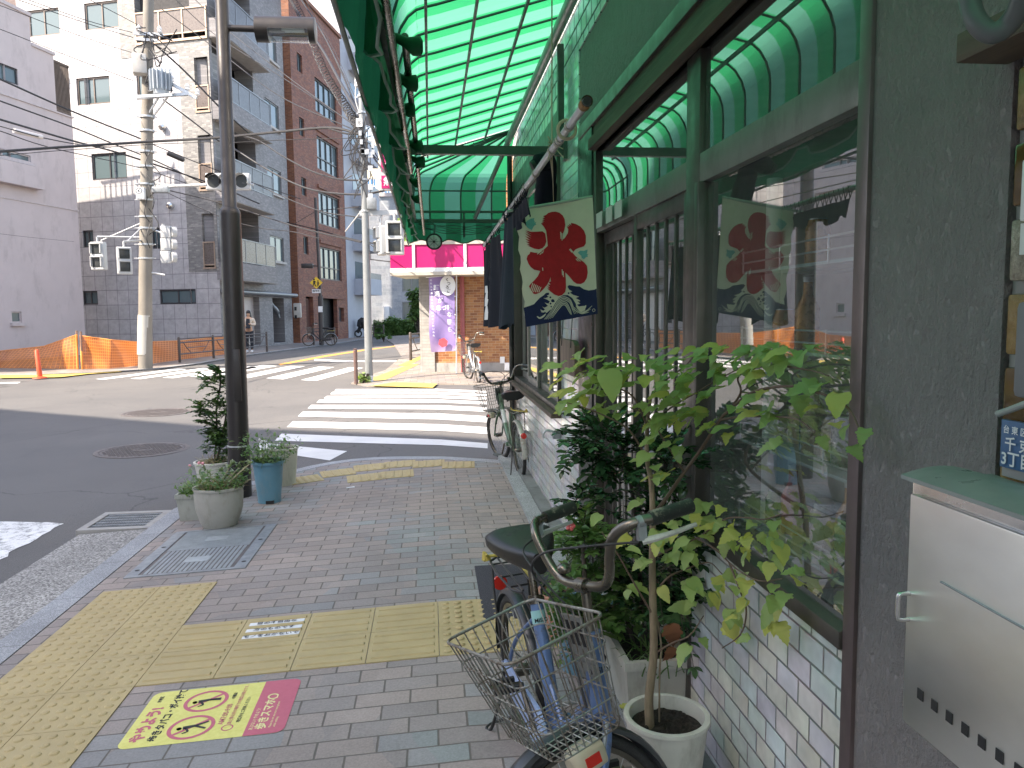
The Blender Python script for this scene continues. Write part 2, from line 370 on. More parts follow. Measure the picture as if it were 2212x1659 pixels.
M['iron'] = plain('cast_iron', (.13, .115, .11), .55, .3, var=.25, scale=9, bump=.4, bscale=80)
M['steel'] = plain('worn_steel', (.28, .3, .31), .5, .55, var=.2, scale=14, bump=.3, bscale=120)
M['galv'] = plain('galvanised_steel', (.5, .52, .53), .42, .6, var=.12, scale=12)
M['stainless'] = plain('stainless', (.62, .62, .6), .22, 1, var=.05, scale=5, bump=.02)
M['chrome'] = plain('old_chrome', (.17, .155, .13), .3, .9, var=.3, scale=9, bump=.08, bscale=200, grime=(.12, .075, .045))
M['black_metal'] = plain('black_paint_metal', (.02, .02, .02), .45, 0, var=.2, scale=8)
M['lamp_brown'] = plain('dark_brown_pole_paint', (.024, .02, .019), .42, .1, var=.15, scale=5, bump=.03)
M['bronze'] = plain('bronze_aluminium', (.09, .08, .072), .4, .5, var=.15, scale=6, bump=.03)
M['bronze2'] = plain('purple_brown_aluminium', (.14, .105, .105), .4, .4, var=.12, scale=6, bump=.03)
M['alu'] = plain('aluminium_frame', (.3, .29, .27), .4, .6, var=.1, scale=6, bump=.02)
M['white'] = plain('white_enamel', (.72, .73, .73), .4, 0, var=.04, scale=5, bump=.02)
M['black'] = plain('matt_black', (.012, .012, .013), .6, 0, var=.2)
M['rubber'] = plain('tyre_rubber', (.022, .022, .022), .75, 0, var=.25, scale=30, bump=.5, bscale=260)
M['wire'] = plain('cable_sheath', (.022, .022, .024), .6)
M['winglass'] = NB('far_window_glass').col((.09, .13, .14)).rough(.08).m
M['curtain'] = plain('pale_curtain', (.5, .55, .52), .35, var=.1, scale=9)
M['blue_curtain'] = plain('aqua_blind', (.36, .5, .5), .3, var=.06, scale=5)
M['glass'] = glass('clear_glass', 1.60, (.88, .92, .91), 0., .08)
M['glass2'] = glass('clear_glass_thin', 1.5)
# ------------------------------------------------------------------ ground sheets
BR = (-3., .1)
def sheet(name, poly, mat, dz, skirt=.05, kind='structure', build=True, mb=None, lvl=None):
    mb = mb or MB(); P = [Vector((p[0], p[1], 0)) for p in poly]
    def hz(x, y): return (H(x) if lvl is None else lvl)+dz
    tr = tessellate_polygon([P])
    for t in tr:
        tri = [P[i] for i in t]
        for lo, hi in ((-1e9, BR[0]), (BR[0], BR[1]), (BR[1], 1e9)):
            q = tri
            for lim, sg in ((lo, 1), (hi, -1)):
                o = []
                for i in range(len(q)):
                    a, b = q[i], q[(i+1) % len(q)]; ia = sg*(a.x-lim) >= 0; ib = sg*(b.x-lim) >= 0
                    if ia: o.append(a)
                    if ia != ib: o.append(a + (b-a)*((lim-a.x)/(b.x-a.x)))
                q = o
                if not q: break
            if len(q) >= 3: mb.add([(p.x, p.y, hz(p.x, p.y)) for p in q], [tuple(range(len(q)))])
    if skirt:
        for i in range(len(P)):
            a, b = P[i], P[(i+1) % len(P)]; ts = [0] + sorted(t for L in BR for t in [(L-a.x)/(b.x-a.x) if abs(b.x-a.x) > 1e-6 else -1] if 0 < t < 1) + [1]
            for t0, t1 in zip(ts, ts[1:]):
                p, q = a+(b-a)*t0, a+(b-a)*t1
                mb.add([(p.x, p.y, hz(p.x, 0)), (q.x, q.y, hz(q.x, 0)), (q.x, q.y, hz(q.x, 0)-skirt), (p.x, p.y, hz(p.x, 0)-skirt)], [(0, 1, 2, 3)])
    if not build: return mb
    o = mb.build(name, mat)
    if kind: o['kind'] = kind
    return o
def quadpix(pts): return [G(*p)[:2] for p in pts]
g_ = MB().add([(-700, -700, -.32), (700, -700, -.32), (700, 700, -.32), (-700, 700, -.32)], [(0, 1, 2, 3)]).build('ground', M['ground']); struct(g_)
sheet('road', [(-70, -40), (40, -40), (40, 130), (-70, 130)], M['asphalt'], -.026)
curve = [(-2.02, 6.13), (-1.93, 6.45), (-1.80, 6.72), (-1.61, 6.98), (-1.355, 7.35), (-1.19, 7.53), (-1.01, 7.66), (-.80, 7.73), (-.58, 7.74), (-.36, 7.69), (-.13, 7.60), (.17, 7.47), (.47, 7.32), (.9, 7.08), (2.6, 5.95)]
def offs(c, d):
    out = []
    for i, p in enumerate(c):
        a = Vector(c[max(i-1, 0)]); b = Vector(c[min(i+1, len(c)-1)]); t = (b-a).normalized(); out.append((p[0]+t.y*d, p[1]-t.x*d))
    return out
inner = offs(curve, .14); inner[0] = (-1.87, 6.10)
sheet('pavement', [(-1.87, -7)] + inner + [(2.6, -7)], M['pavers'], 0, .06)
sheet('kerb', [(-2.02, -7), (-2.02, 5.62)] + curve + offs(curve, .134)[::-1] + [(-1.876, 6.1), (-1.876, -7)], M['kerb'], .002, .06)
sheet('gutter', [(-2.50, -7), (-2.026, -7), (-2.026, 5.616), (-2.5, 5.616)], M['gutter'], -.012, .03)
# far pavement on the pink shop side and along the far side of the avenue
fp = quadpix([(705, 826), (770, 838), (1090, 846), (1180, 846), (1180, 800), (925, 768), (905, 722)]) + [(-3.2, 58)] + quadpix([(878, 768), (790, 800)])
sheet('far_pavement', [(-1.75, 17.1), (-1.3, 16.1), (.9, 15.3), (6, 12.3), (12, 12), (12, 60), (-3.9, 60), (-1.9, 40), (-1.0, 27), (-1.2, 20.6), (-1.7, 18.2)], M['farpave'], .0, .05)
lf = [(-30, 31), (-13.6, 25.2), (-12, 22.6), (-10.6, 22.2), (-9.3, 22.6), (-8.1, 23.8), (-7.55, 26), (-7.2, 31), (-5.9, 38.4), (-5.05, 43), (-4.2, 50), (-3.9, 62), (-12, 70), (-40, 60)]
sheet('far_pavement', lf, M['farpave'], .02, .09)
sheet('far_kerb', lf[1:12] + [(p[0]-.15, p[1]+.04) for p in lf[1:12]][::-1], M['kerb'], .028, .1)
# ------------------------------------------------------------------ painted markings
def stripes(name, quads, mat, dz=-.022):
    mb = MB()
    for q in quads: sheet('', q, mat, dz, 0, build=False, mb=mb)
    return struct(mb.build(name, mat))
zx = lambda x, y: (605+x*.27347, 760.3+y*.27347)
rows = [(-1.96, 16.05), (-1.96, 15.15), (-1.96, 14.2), (-1.96, 13.25), (-1.955, 12.3), (-1.95, 11.35), (-1.94, 10.65), (-1.93, 10.06)]
# stripe edges measured at the left end (x=-1.94) and at x=.6
L = [zx(440, 285), zx(430, 300), zx(415, 306), zx(395, 325), zx(370, 338), zx(345, 357), zx(310, 368), zx(287, 390), zx(245, 408), zx(218, 435), zx(180, 460), zx(140, 497), zx(100, 535), zx(53, 580), (608, 933), (593, 948)]
Rr = [zx(1590, 296), zx(1590, 312), zx(1590, 321), zx(1590, 339), zx(1590, 347), zx(1590, 367), zx(1590, 380), zx(1590, 402), zx(1590, 425), zx(1590, 458), zx(1590, 493), zx(1590, 540), zx(1590, 578), zx(1590, 629), (1038, 952), (1038, 963)]
qs = []
for i in range(0, 16, 2):
    a, b, c, d = [Vector(G(*p)[:2]) for p in (L[i], L[i+1], Rr[i+1], Rr[i])]
    k = 1.03; qs.append([tuple(a), tuple(b), tuple(b+(c-b)*k), tuple(a+(d-a)*k)])
qs.append([tuple(G(*p)[:2]) for p in ((560, 952), (560, 968), (712, 990), (750, 970))])
stripes('crosswalk_marking', qs, M['white_paint'])
zy = lambda x, y: (449.3+x*.2708, 380+y*.2708)
far = [[zy(740, 1620), zy(870, 1625), zy(1240, 1525), zy(1130, 1520)], [zy(460, 1607), zy(600, 1615), zy(1010, 1518), zy(885, 1515)], [zy(215, 1595), zy(320, 1605), zy(780, 1512), zy(655, 1510)], [(449, 806), (487, 808), (600, 789), (568, 787)],
       [(206, 817), (225, 818), (403, 796), (384, 794)], [(281, 816), (303, 817), (462, 795), (440, 793)], [(350, 814), (374, 815), (520, 794), (498, 792)], [(408, 811), (436, 812), (560, 792), (536, 790)]]
stripes('far_crosswalk_marking', [[tuple(G(*p)[:2]) for p in q] for q in far], M['white_paint'])
stripes('stop_line', [[tuple(G(*p)[:2]) for p in q] for q in ([(679, 774), (679, 777.5), (856, 780), (856, 776.5)], [(0, 824), (0, 827), (38, 826), (45, 823)])], M['white_paint'])
stripes('centre_line', [[tuple(G(*p)[:2]) for p in [(601, 785), (606, 787.5), (700, 770), (785, 756.5), (830, 750.5), (880, 744), (879, 742.6), (828, 749), (784, 754.2), (698, 767)]]], M['orange_paint'])
mk = MB(); ed = [(-3.8, 6.22), (-3.3, 6.2), (-2.95, 6.12), (-2.79, 6.03)]
rr = random.Random(3); e2 = [(-2.79 + rr.uniform(-.035, .02), 6.03-.1*i) for i in range(1, 10)]
sheet('', [(-5.2, 6.25)] + ed + e2 + [(-2.82, 5.05), (-3.3, 4.98), (-5.2, 4.9)], None, -.022, 0, build=False, mb=mk); struct(mk.build('give_way_marking', M['worn_paint']))
yl = lambda pts: [tuple(G(*p)[:2]) for p in pts]
stripes('tactile_paving_far', [yl([(0, 809), (0, 817), (130, 815), (190, 808), (260, 803), (290, 797), (180, 800), (90, 805)]), yl([(790, 822), (830, 822), (905, 787), (885, 787)]), yl([(800, 834), (935, 838), (945, 829), (850, 826)]), yl([(860, 790), (880, 790), (930, 766), (915, 766)])], M['tactile_far'], .006)
# ------------------------------------------------------------------ tactile paving, near
tp = MB()
def tslab(cx, cy, rot, kind, s=.297):
    R = Matrix.Rotation(rot, 3, 'Z'); c = Vector((cx, cy, 0))
    def pt(x, y, z): p = c + R @ Vector((x, y, 0)); return Vector((p.x, p.y, H(p.x)+z))
    h = s/2; b = [pt(-h, -h, 0), pt(h, -h, 0), pt(h, h, 0), pt(-h, h, 0)]; t = [p+Vector((0, 0, .005)) for p in b]; tp.hexa(b+t)
    if kind == 'dot':
        for i in range(5):
            for j in range(5):
                q = pt((i-2)*.057, (j-2)*.057, .005); tp.lathe(q, [(.0175, 0), (.0135, .004), (.008, .0055), (0.0001, .0057)], 10)
    else:
        for i in range(4):
            o = (i-1.5)*.072; a, bb = (.132, .014)
            for (x0, y0, x1, y1) in ([(-a, o-bb, a, o+bb)] if kind == 'barx' else [(o-bb, -a, o+bb, a)]):
                lo = [pt(x0, y0, .005), pt(x1, y0, .005), pt(x1, y1, .005), pt(x0, y1, .005)]; k = .004
                hi = [pt(x0+k, y0+k, .0105), pt(x1-k, y0+k, .0105), pt(x1-k, y1-k, .0105), pt(x0+k, y1-k, .0105)]; tp.hexa(lo+hi)
for r in range(8):
    for c in range(2): tslab(-1.64+.3*c, 4.105-.3*r, 0, 'dot')
for r in range(2):
    for c in range(4): tslab(-1.04+.3*c, 3.505-.3*r, 0, 'barx')
    for c in range(2): tslab(.16+.3*c, 3.505-.3*r, 0, 'dot')
for (x, y, a, k) in ((1410, 893, 3, 'bary'), (1175, 884, 0, 'bary'), (945, 888, -2, 'bary'), (710, 913, -8, 'bary'), (455, 957, -14, 'bary'), (190, 1010, -20, 'dot'), (922, 967, -2, 'bary'), (665, 995, -8, 'bary')):
    p = G(*zx(x, y)); tslab(p.x, p.y, radians(-a), k)
struct(tp.build('tactile_paving', M['tactile'], sharp=30))
lb = MB(); lt = MB(); lr = MB()
for i, s_ in enumerate(('目の不自由な', '方のものです', 'モノをおかないで')):
    y = 3.505+(1.0-i)*.072; x = -.74; q = [Vector((x-.125, y-.017, H(x-.125)+.0075)), Vector((x+.125, y-.017, H(x+.125)+.0075)), Vector((x+.125, y+.017, H(x+.125)+.0075)), Vector((x-.125, y+.017, H(x-.125)+.0075))]
    lb.hexa([v+Vector((0, 0, -.002)) for v in q] + [v for v in q]); text_mesh(lt, s_, (x, y, H(x)+.0085), (1, 0, .045), (0, 1, 0), .031, bold=.015)
nl = thing('guide_tile_label', 'three white strips of Japanese lettering on the yellow guide tiles', 'label', (-.74, 3.5, H(-.74)))
lb.build('label_strip', M['white'], nl); lt.build('lettering', M['black'], nl)
# ------------------------------------------------------------------ covers and grates
def manhole(px, py, r, lab):
    p = G(px, py); z = p.z-.022; o = thing('manhole_cover', lab, 'manhole cover', (p.x, p.y, z), 'manhole covers in the road')
    m = MB(); m.lathe((p.x, p.y, z), [(r, -.02), (r, .003), (r*.9, .0035), (r*.89, -.001), (r*.885, -.02)], 48); m.build('rim', M['iron'], o, smooth=True)
    m = MB(); m.lathe((p.x, p.y, z), [(r*.875, -.02), (r*.875, .001), (r*.2, .001), (.001, .001)], 48)
    k = int(r/.045)
    for i in range(-k, k+1):
        for j in range(-k, k+1):
            x, y = i*.045+(j % 2)*.02, j*.045; d = hypot(x, y)
            if r*.22 < d < r*.82: m.box((p.x+x-.015, p.y+y-.012, z), (p.x+x+.015, p.y+y+.012, z+.006), rot=.6)
    for q in (.1, .17): m.lathe((p.x, p.y, z), [(r*q, 0), (r*q, .006), (r*(q+.04), .006), (r*(q+.04), 0)], 24)
    m.build('lid', M['iron'], o)
manhole(308, 968, .52, 'round iron manhole cover with raised rim in the shaded road')
manhole(340.6, 887.8, .55, 'round reddish iron manhole cover in the sunlit road')
def grate(x0, x1, y0, y1, zf):
    o = thing('drain_grate', 'steel drain grate set in a concrete frame beside the kerb', 'drain grate', ((x0+x1)/2, (y0+y1)/2, H(x0)))
    m = MB(); z = H((x0+x1)/2)-.008
    for a, b in (((x0, y0), (x1, y0+.06)), ((x0, y1-.06), (x1, y1)), ((x0, y0+.06), (x0+.05, y1-.06)), ((x1-.05, y0+.06), (x1, y1-.06))): m.box((a[0], a[1], z-.03), (b[0], b[1], z+.012))
    m.build('concrete_frame', M['concrete'], o)
    m = MB(); n_ = 22; w = (x1-x0-.1)
    for i in range(n_+1): x = x0+.05+w*i/n_; m.box((x-.003, y0+.06, z-.03), (x+.003, y1-.06, z+.006))
    for i in range(6): y = y0+.07+(y1-y0-.14)*i/5; m.box((x0+.05, y-.009, z-.02), (x1-.05, y+.009, z+.0065))
    m.build('grating', M['steel'], o); m = MB(); m.box((x0+.05, y0+.06, z-.2), (x1-.05, y1-.06, z-.028)); m.build('drain_pit', M['black'], o)
grate(-2.53, -2.03, 5.63, 6.14, 0)
def plate():
    x0, x1, y0, y1 = -1.765, -1.09, 4.46, 5.40
    o = thing('utility_cover', 'ribbed rectangular steel access cover let into the pavement', 'access cover', ((x0+x1)/2, (y0+y1)/2, H(-1.4)))
    def hx(m, a, b, c, d, z0, z1): m.hexa([Vector((x, y, H(x)+z)) for z in (z0, z1) for x, y in ((a, c), (b, c), (b, d), (a, d))])
    m = MB(); hx(m, x0, x1, y0, y0+.03, 0, .006); hx(m, x0, x1, y1-.03, y1, 0, .006); hx(m, x0, x0+.07, y0+.03, y1-.03, 0, .0065); hx(m, x1-.07, x1, y0+.03, y1-.03, 0, .0065); m.build('frame', M['steel'], o)
    ym = (y0+y1)/2
    for a, b in ((y0+.034, ym-.002), (ym+.002, y1-.034)):
        m = MB(); hx(m, x0+.074, x1-.074, a, b, .001, .004); m.mat(1); k = 22
        for i in range(k):
            y = a+(b-a)*(i+.5)/k
            if a > ym: hx(m, x0+.085, x1-.085, y-.005, y+.005, .004, .0065)
            else:
                for j in range(18): x = x0+.09+(x1-x0-.18)*(j+.5)/18; hx(m, x-.009, x+.009, y-.006, y+.006, .004, .0065)
        hx(m, (x0+x1)/2-.07, (x0+x1)/2+.07, (a+b)/2-.05, (a+b)/2+.05, .003, .0072)
        m.build('cover_panel', [M['iron'], plain('steel_ribs', (.36, .4, .42), .45, .4, var=.15, scale=14) if 'steel_ribs' not in bpy.data.materials else bpy.data.materials['steel_ribs']], o)
    m = MB()
    for x in (x0+.035, x1-.035):
        for y in (y0+.12, ym+.1): m.lathe((x, y, H(x)+.006), [(.014, 0), (.014, .0012), (.001, .0012)], 12)
    m.build('lifting_hole', M['black'], o)
plate()
# pavement sticker
def sticker():
    x0, x1, y0, y1 = -1.085, -.53, 2.59, 2.985; z = lambda x: H(x)+.0012; o = thing('pavement_sticker', 'yellow and red no smoking while walking sticker on the pavement', 'sticker', (-.8, 2.79, H(-.8)))
    def rr(a, b, c, d, r=.035, k=6):
        pts = []
        for cx, cy, s_ in ((b-r, d-r, 0), (a+r, d-r, 1), (a+r, c+r, 2), (b-r, c+r, 3)):
            for i in range(k+1): t = (s_+i/k)*pi/2; pts.append((cx+r*cos(t), cy+r*sin(t)))
        return pts
    n = NB('sticker_yellow'); f = n.noise(60, 4); n.col(n.mix(n.rng(f, .3, .7, 0, 1), (.62, .58, .14), (.7, .66, .2))).rough(.55); n.bump(f, .3, .003); ym = n.m
    n = NB('sticker_red'); n.col(n.mix(n.noise(60, 4), (.46, .09, .13), (.55, .13, .18))).rough(.55); rm = n.m
    def pl(m, pts, dz): m.add([(p[0], p[1], z(p[0])+dz) for p in pts], [tuple(t) for t in tessellate_polygon([[Vector((p[0], p[1], 0)) for p in pts]])])
    m = MB(); pl(m, rr(x0, x1, y0, y1), 0); m.build('yellow_sheet', ym, o)
    m = MB(); R = [p for p in rr(x0, x1, y0, y1) if p[0] > -.66] ; R = sorted(R, key=lambda p: atan2(p[1]-2.79, p[0]+.75)); pl(m, [(-.668, y0)] + R + [(-.668, y1)], .0006)
    U = (0, 1, 0); V = (-1, 0, -.045)
    def ring(cx, cy, r, w, k=40): 
        for i in range(k):
            a, b = 2*pi*i/k, 2*pi*(i+1)/k; m.add([(cx+q*cos(t), cy+q*sin(t), z(cx+q*cos(t))+.0006) for q, t in ((r, a), (r+w, a), (r+w, b), (r, b))], [(0, 1, 2, 3)])
    for cy in (2.69, 2.875):
        ring(-.865, cy, .066, .014); a = .7; d = Vector((cos(a), sin(a), 0)); e = Vector((-sin(a), cos(a), 0))*.006
        c = Vector((-.865, cy, 0)); q = [c-d*.068-e, c-d*.068+e, c+d*.068+e, c+d*.068-e]; m.add([(p.x, p.y, z(p.x)+.0007) for p in q], [(0, 1, 2, 3)])
    ring(-.735, 2.66, .016, .005)
    def tx(mm, s_, xx, yy, sz, b=.03, dz=.0013): text_mesh(mm, s_, (xx, yy, H(xx)+dz), U, V, sz, align='LEFT', bold=b)
    tx(m, 'やめよう!', -1.03, 2.625, .055, .05); tx(m, 'AM7:00-9:00', -.765, 2.685, .028, .01); tx(m, '路上等公共の場所での喫煙は禁止です。', -.735, 2.685, .0165, .01)
    m.build('red_print', rm, o)
    m = MB(); tx(m, '歩きタバコ・ポイ捨て', -.975, 2.62, .037, .035); tx(m, '台東区', -1.045, 2.9, .016); tx(m, '喫煙所をご利用ください', -.705, 2.69, .0165, .01); tx(m, 'の間は', -.765, 2.87, .016)
    for cy, wk in ((2.69, 1), (2.875, 0)):   # walking and bending figures
        m.lathe((-.905, cy-.005, z(-.9)+.0012), [(.009, 0), (.0001, 0)], 16)
        for pts, w in ((((-.893, cy-.003), (-.855, cy+.006)), .011), (((-.855, cy+.006), (-.812, cy+(.028 if wk else .01))), .006), (((-.855, cy+.006), (-.812, cy-(.018 if wk else 0))), .006), (((-.886, cy), (-.868, cy-.028)), .005), (((-.868, cy-.028), (-.885, cy-.04)), .004)):
            a, b = [Vector((*p, 0)) for p in pts]; e = Vector(((b-a).y, -(b-a).x, 0)).normalized()*w; q = [a-e, b-e*.7, b+e*.7, a+e]; m.add([(p.x, p.y, z(p.x)+.0013) for p in q], [(0, 1, 2, 3)])
    m.build('dark_print', M['black'], o)
    m = MB(); tx(m, '歩きスマホ', -.615, 2.625, .042, .03); tx(m, 'Please do not use your smartphone', -.585, 2.63, .0125, .01); tx(m, 'while walking', -.57, 2.63, .0125, .01); tx(m, 'あぶない! やめよう!', -.648, 2.625, .017, .01)
    c = (-.615, 2.855)
    for i in range(24):
        a, b = 2*pi*i/24, 2*pi*(i+1)/24; m.add([(c[0]+q*cos(t), c[1]+q*sin(t), z(c[0])+.0014) for q, t in ((.014, a), (.021, a), (.021, b), (.014, b))], [(0, 1, 2, 3)])
    m.build('cream_print', NB('sticker_cream').col((.72, .66, .3)).rough(.55).m, o)
sticker()
for i, (x, y, s_) in enumerate(((757, 1054, .035), (1013, 1109, .02))):
    p = G(x, y); m = MB(); m.hexa([p+Vector(q) for q in ((-s_, -.01, .001), (s_, .012, .001), (s_*.8, .03, .001), (-s_*.9, .012, .001), (-s_, -.01, .003), (s_, .012, .004), (s_*.8, .03, .006), (-s_*.9, .012, .003))])
    if i == 0: tag(m.build('paper_scrap', M['white']), 'small white scrap of paper lying on the brick pavement', 'litter')
# ================================================================== the corner shop
M['stucco'] = (lambda n: (n.col(n.mix(n.rng(n.noise(9, 7, .7), .2, .8, 0, 1), (.22, .198, .196), (.28, .255, .25))), n.rough(.9), n.bump(n.math('ADD', n.math('MULTIPLY', n.rng(n.noise(30, 6, .7, stretch=(1, 1.3, .8)), .40, .62, 0, 1), .8), n.math('MULTIPLY', n.noise(75, 5, .65, stretch=(1, 1, .55)), .6)), .75, .014), n.m)[-1])(NB('dark_stucco'))
TC = [(.80, .77, .84), (.72, .81, .82), (.84, .85, .74), (.75, .83, .78), (.82, .78, .76)]
M['walltile'] = tiles('pearl_wall_tile', (0, 1, 0), (0, 0, 1), .1085, .0622, .0055, .5, TC, (.16, .16, .16), .16, var=.1, fine=8, thin=1, bumps=.5)
M['greentile'] = tiles('upper_wall_tile', (0, 1, 0), (0, 0, 1), .13, .095, .014, .5, TC, (.05, .05, .05), .25, var=.1, fine=8, bumps=.5)
M['wood_dark'] = (lambda n: (n.col(n.ramp(n.noise(3, 6, .6, stretch=(8, .6, 8)), [(.3, (.05, .035, .025)), (.6, (.12, .085, .06)), (.8, (.17, .13, .1))])), n.rough(.7), n.bump(n.noise(8, 5, .6, stretch=(8, .6, 8)), .4, .004), n.m)[-1])(NB('weathered_wood'))
M['woodboard'] = (lambda n: (n.col(n.ramp(n.noise(5, 6, .6, stretch=(4, 4, .5)), [(.3, (.16, .1, .075)), (.6, (.25, .16, .12)), (.8, (.3, .22, .17))])), n.rough(.75), n.bump(n.noise(30, 5, .6, stretch=(4, 4, .3)), .3, .003), n.m)[-1])(NB('brown_board'))
M['interior'] = plain('dim_interior', (.3, .3, .28), .8)
M['band'] = plain('green_grey_transom', (.15, .16, .145), .45, .2, var=.1, scale=5, bump=.05, grime=(.08, .08, .07))
YW = {k: W(k, 800).y for k in (1845, 1870, 1510, 1480, 1290, 1255, 1215, 1140, 2160)}
Z = dict(sill=.757, tr=1.79, trt=1.879, up=2.19, fr=2.37, st=2.80)
shop = thing('shop_building', 'corner shop with pearly tiles, big street window and dark stucco pillar', 'building', (XW, 4, 0))
XB = 5.5
m = MB(); m.box((XW, YW[2160], -.1), (XW+.2, YW[1870], Z['fr'])); m.box((XW, YW[2160], Z['fr']+.0), (XW+.2, YW[1255], Z['st'])); m.build('stucco_wall', M['stucco'], shop)
m = MB(); x = XW-.008
m.box((x, YW[1845]-.003, 0), (XW+.2, YW[1510]+.02, Z['sill']-.05)); m.box((x, YW[1255]+.0, 0), (XW+.25, YW[1215], 2.8)); m.box((x, YW[1215], 0), (XW+.25, 7.47, .76))
m.build('tile_wainscot', M['walltile'], shop)
m = MB(); m.box((x, -3, Z['st']), (XW+.25, YW[1215]+.0, 12)); m.box((x, YW[1215], 2.66), (XW+.25, 7.5, 12)); m.build('upper_tiles', M['greentile'], shop)
m = MB(); m.box((XW+.25, 1.4, 2.66), (XB, 7.2, 12)); m.box((XB, -3, -.1), (XB+.2, 5.5, 12)); m.box((XW+.02, -12, -.1), (XB, YW[2160]-.25, 12)); m.hexa([(XW+.1, 7.3, -.1), (XB, 4.2, -.1), (XB, 4.4, -.1), (XW+.1, 7.5, -.1), (XW+.1, 7.3, 12), (XB, 4.2, 12), (XB, 4.4, 12), (XW+.1, 7.5, 12)])
m.build('rear_walls', M['concrete'], shop)
m = MB(); m.box((XW+.24, 1.45, 2.5), (XB, 7.1, 2.62)); m.box((2.9, 1.3, 0), (3.0, 7, 2.5)); m.box((XW+.1, 1.1, -.08), (3, 7, .02)); m.box((XW+.21, 1.2, .02), (3, 1.35, 2.5)); m.build('room_shell', M['interior'], shop)
# frames of the big street window and the door
m = MB(); f0, f1 = XW-.009, XW+.035
m.box((f0, YW[1870], 0), (f1, YW[1845], Z['fr'])); m.box((f0-.012, YW[1870]-.0, Z['fr']-.05), (f1, YW[1255]-.04, Z['fr']+.012))
m.build('outer_frame', M['bronze2'], shop, bevel=.003)
m = MB(); m.box((f0+.003, YW[1845], Z['up']), (f1, YW[1255]-.05, Z['fr']-.05)); m.build('head_board', M['wood_dark'], shop)
m = MB(); m.box((f0+.004, YW[1510]+.005, 0), (f1, YW[1480]-.005, Z['up'])); m.box((f0+.002, YW[1290], 0), (f1, YW[1290]+.06, Z['up'])); m.box((XW-.02, YW[1510]-.03, Z['sill']), (f1-.005, YW[1510]+.005, Z['tr'])); m.build('mullion', M['bronze'], shop, bevel=.003)
m = MB(); m.box((f0+.006, YW[1845], Z['tr']), (f1, YW[1290], Z['trt'])); m.build('transom_band', M['band'], shop, bevel=.004)
m = MB(); m.hexa([(XW-.016, YW[1845], Z['sill']-.048), (XW+.03, YW[1845], Z['sill']-.048), (XW+.03, YW[1510]+.0, Z['sill']-.048), (XW-.016, YW[1510]+.0, Z['sill']-.048), (XW-.016, YW[1845], Z['sill']-.01), (XW+.03, YW[1845], Z['sill']+.004), (XW+.03, YW[1510]+.0, Z['sill']+.004), (XW-.016, YW[1510]+.0, Z['sill']-.01)]); m.build('window_sill', M['bronze'], shop, bevel=.003)
m = MB(); m.box((XW-.045, YW[1845]+.003, Z['up']-.0), (XW+.02, YW[1290], Z['up']+.05)); m.build('head_rail', M['wood_dark'], shop)
def pane(y0, y1, z0, z1, x_=XW+.012, name='pane'):
    g = MB().add([(x_, y0, z0), (x_, y1, z0), (x_, y1, z1), (x_, y0, z1)], [(0, 1, 2, 3)]); return g.build(name, M['glass'], shop)
pane(YW[1845], YW[1510]-.03, Z['sill']-.02, Z['tr'], name='shop_window_pane'); pane(YW[1845], YW[1510], Z['trt'], Z['up'], name='upper_pane'); pane(YW[1480], YW[1290], Z['trt'], Z['up'], name='upper_pane')
# sliding doors with upright glazing bars
for k in range(2):
    y0 = YW[1480] + (YW[1290]-YW[1480])*k/2; y1 = YW[1480] + (YW[1290]-YW[1480])*(k+1)/2; xx = XW+.02+.028*k; d = MB()
    for a, b in ((y0, y0+.045), (y1-.045, y1)): d.box((xx-.015, a, .03), (xx+.015, b, Z['tr']))
    for a, b in ((.03, .14), (Z['tr']-.06, Z['tr'])): d.box((xx-.014, y0+.045, a), (xx+.014, y1-.045, b))
    for i in range(1, 5): y = y0+.045+(y1-y0-.09)*i/5; d.box((xx-.006, y-.009, .14), (xx+.006, y+.009, Z['tr']-.06))
    dd = d.build('sliding_door', M['bronze'], shop, bevel=.002); g = MB().add([(xx, y0+.03, .1), (xx, y1-.03, .1), (xx, y1-.03, Z['tr']-.03), (xx, y0+.03, Z['tr']-.03)], [(0, 1, 2, 3)]); g.build('pane', M['glass'], dd)
    h = MB(); h.box((xx-.024, y1-.035 if k == 0 else y0+.01, .85), (xx-.015, y1-.01 if k == 0 else y0+.035, 1.02)); h.build('door_pull', M['chrome'], dd)
# dark pillar beside the door
m = MB(); m.box((XW-.015, YW[1290]+.06, 0), (XW+.2, YW[1255], 2.37)); m.build('dark_pillar', plain('dark_pillar_board', (.018, .02, .019), .35, var=.2), shop, bevel=.003)
# far window
y0, y1, z0, z1 = YW[1215], 7.38, .80, 2.44; m = MB()
m.box((XW-.03, y0, z0-.04), (XW+.12, y1, z0)); m.box((XW-.03, y0, z1), (XW+.12, y1, z1+.04)); m.box((XW-.03, y0, z0), (XW+.12, y0+.04, z1)); m.box((XW-.03, y1-.05, z0), (XW+.12, y1, z1)); m.build('far_window_frame', M['bronze'], shop, bevel=.003)
m = MB(); m.box((XW-.075, y0, z0-.07), (XW+.02, y1+.05, z0-.042)); m.build('far_window_sill', M['wood_dark'], shop)
for k in range(4):
    a = y0+.04+(y1-y0-.09)*k/4; b = y0+.04+(y1-y0-.09)*(k+1)/4; xx = XW+.03+.03*(k % 2); d = MB()
    for p, q in ((a, a+.04), (b-.04, b)): d.box((xx-.012, p, z0), (xx+.012, q, z1))
    d.box((xx-.011, a+.04, z0), (xx+.011, b-.04, z0+.05)); d.box((xx-.011, a+.04, z1-.05), (xx+.011, b-.04, z1)); dd = d.build('sliding_sash', M['alu'], shop, bevel=.002)
    MB().add([(xx, a+.03, z0+.03), (xx, b-.03, z0+.03), (xx, b-.03, z1-.03), (xx, a+.03, z1-.03)], [(0, 1, 2, 3)]).build('pane', M['glass'], dd)
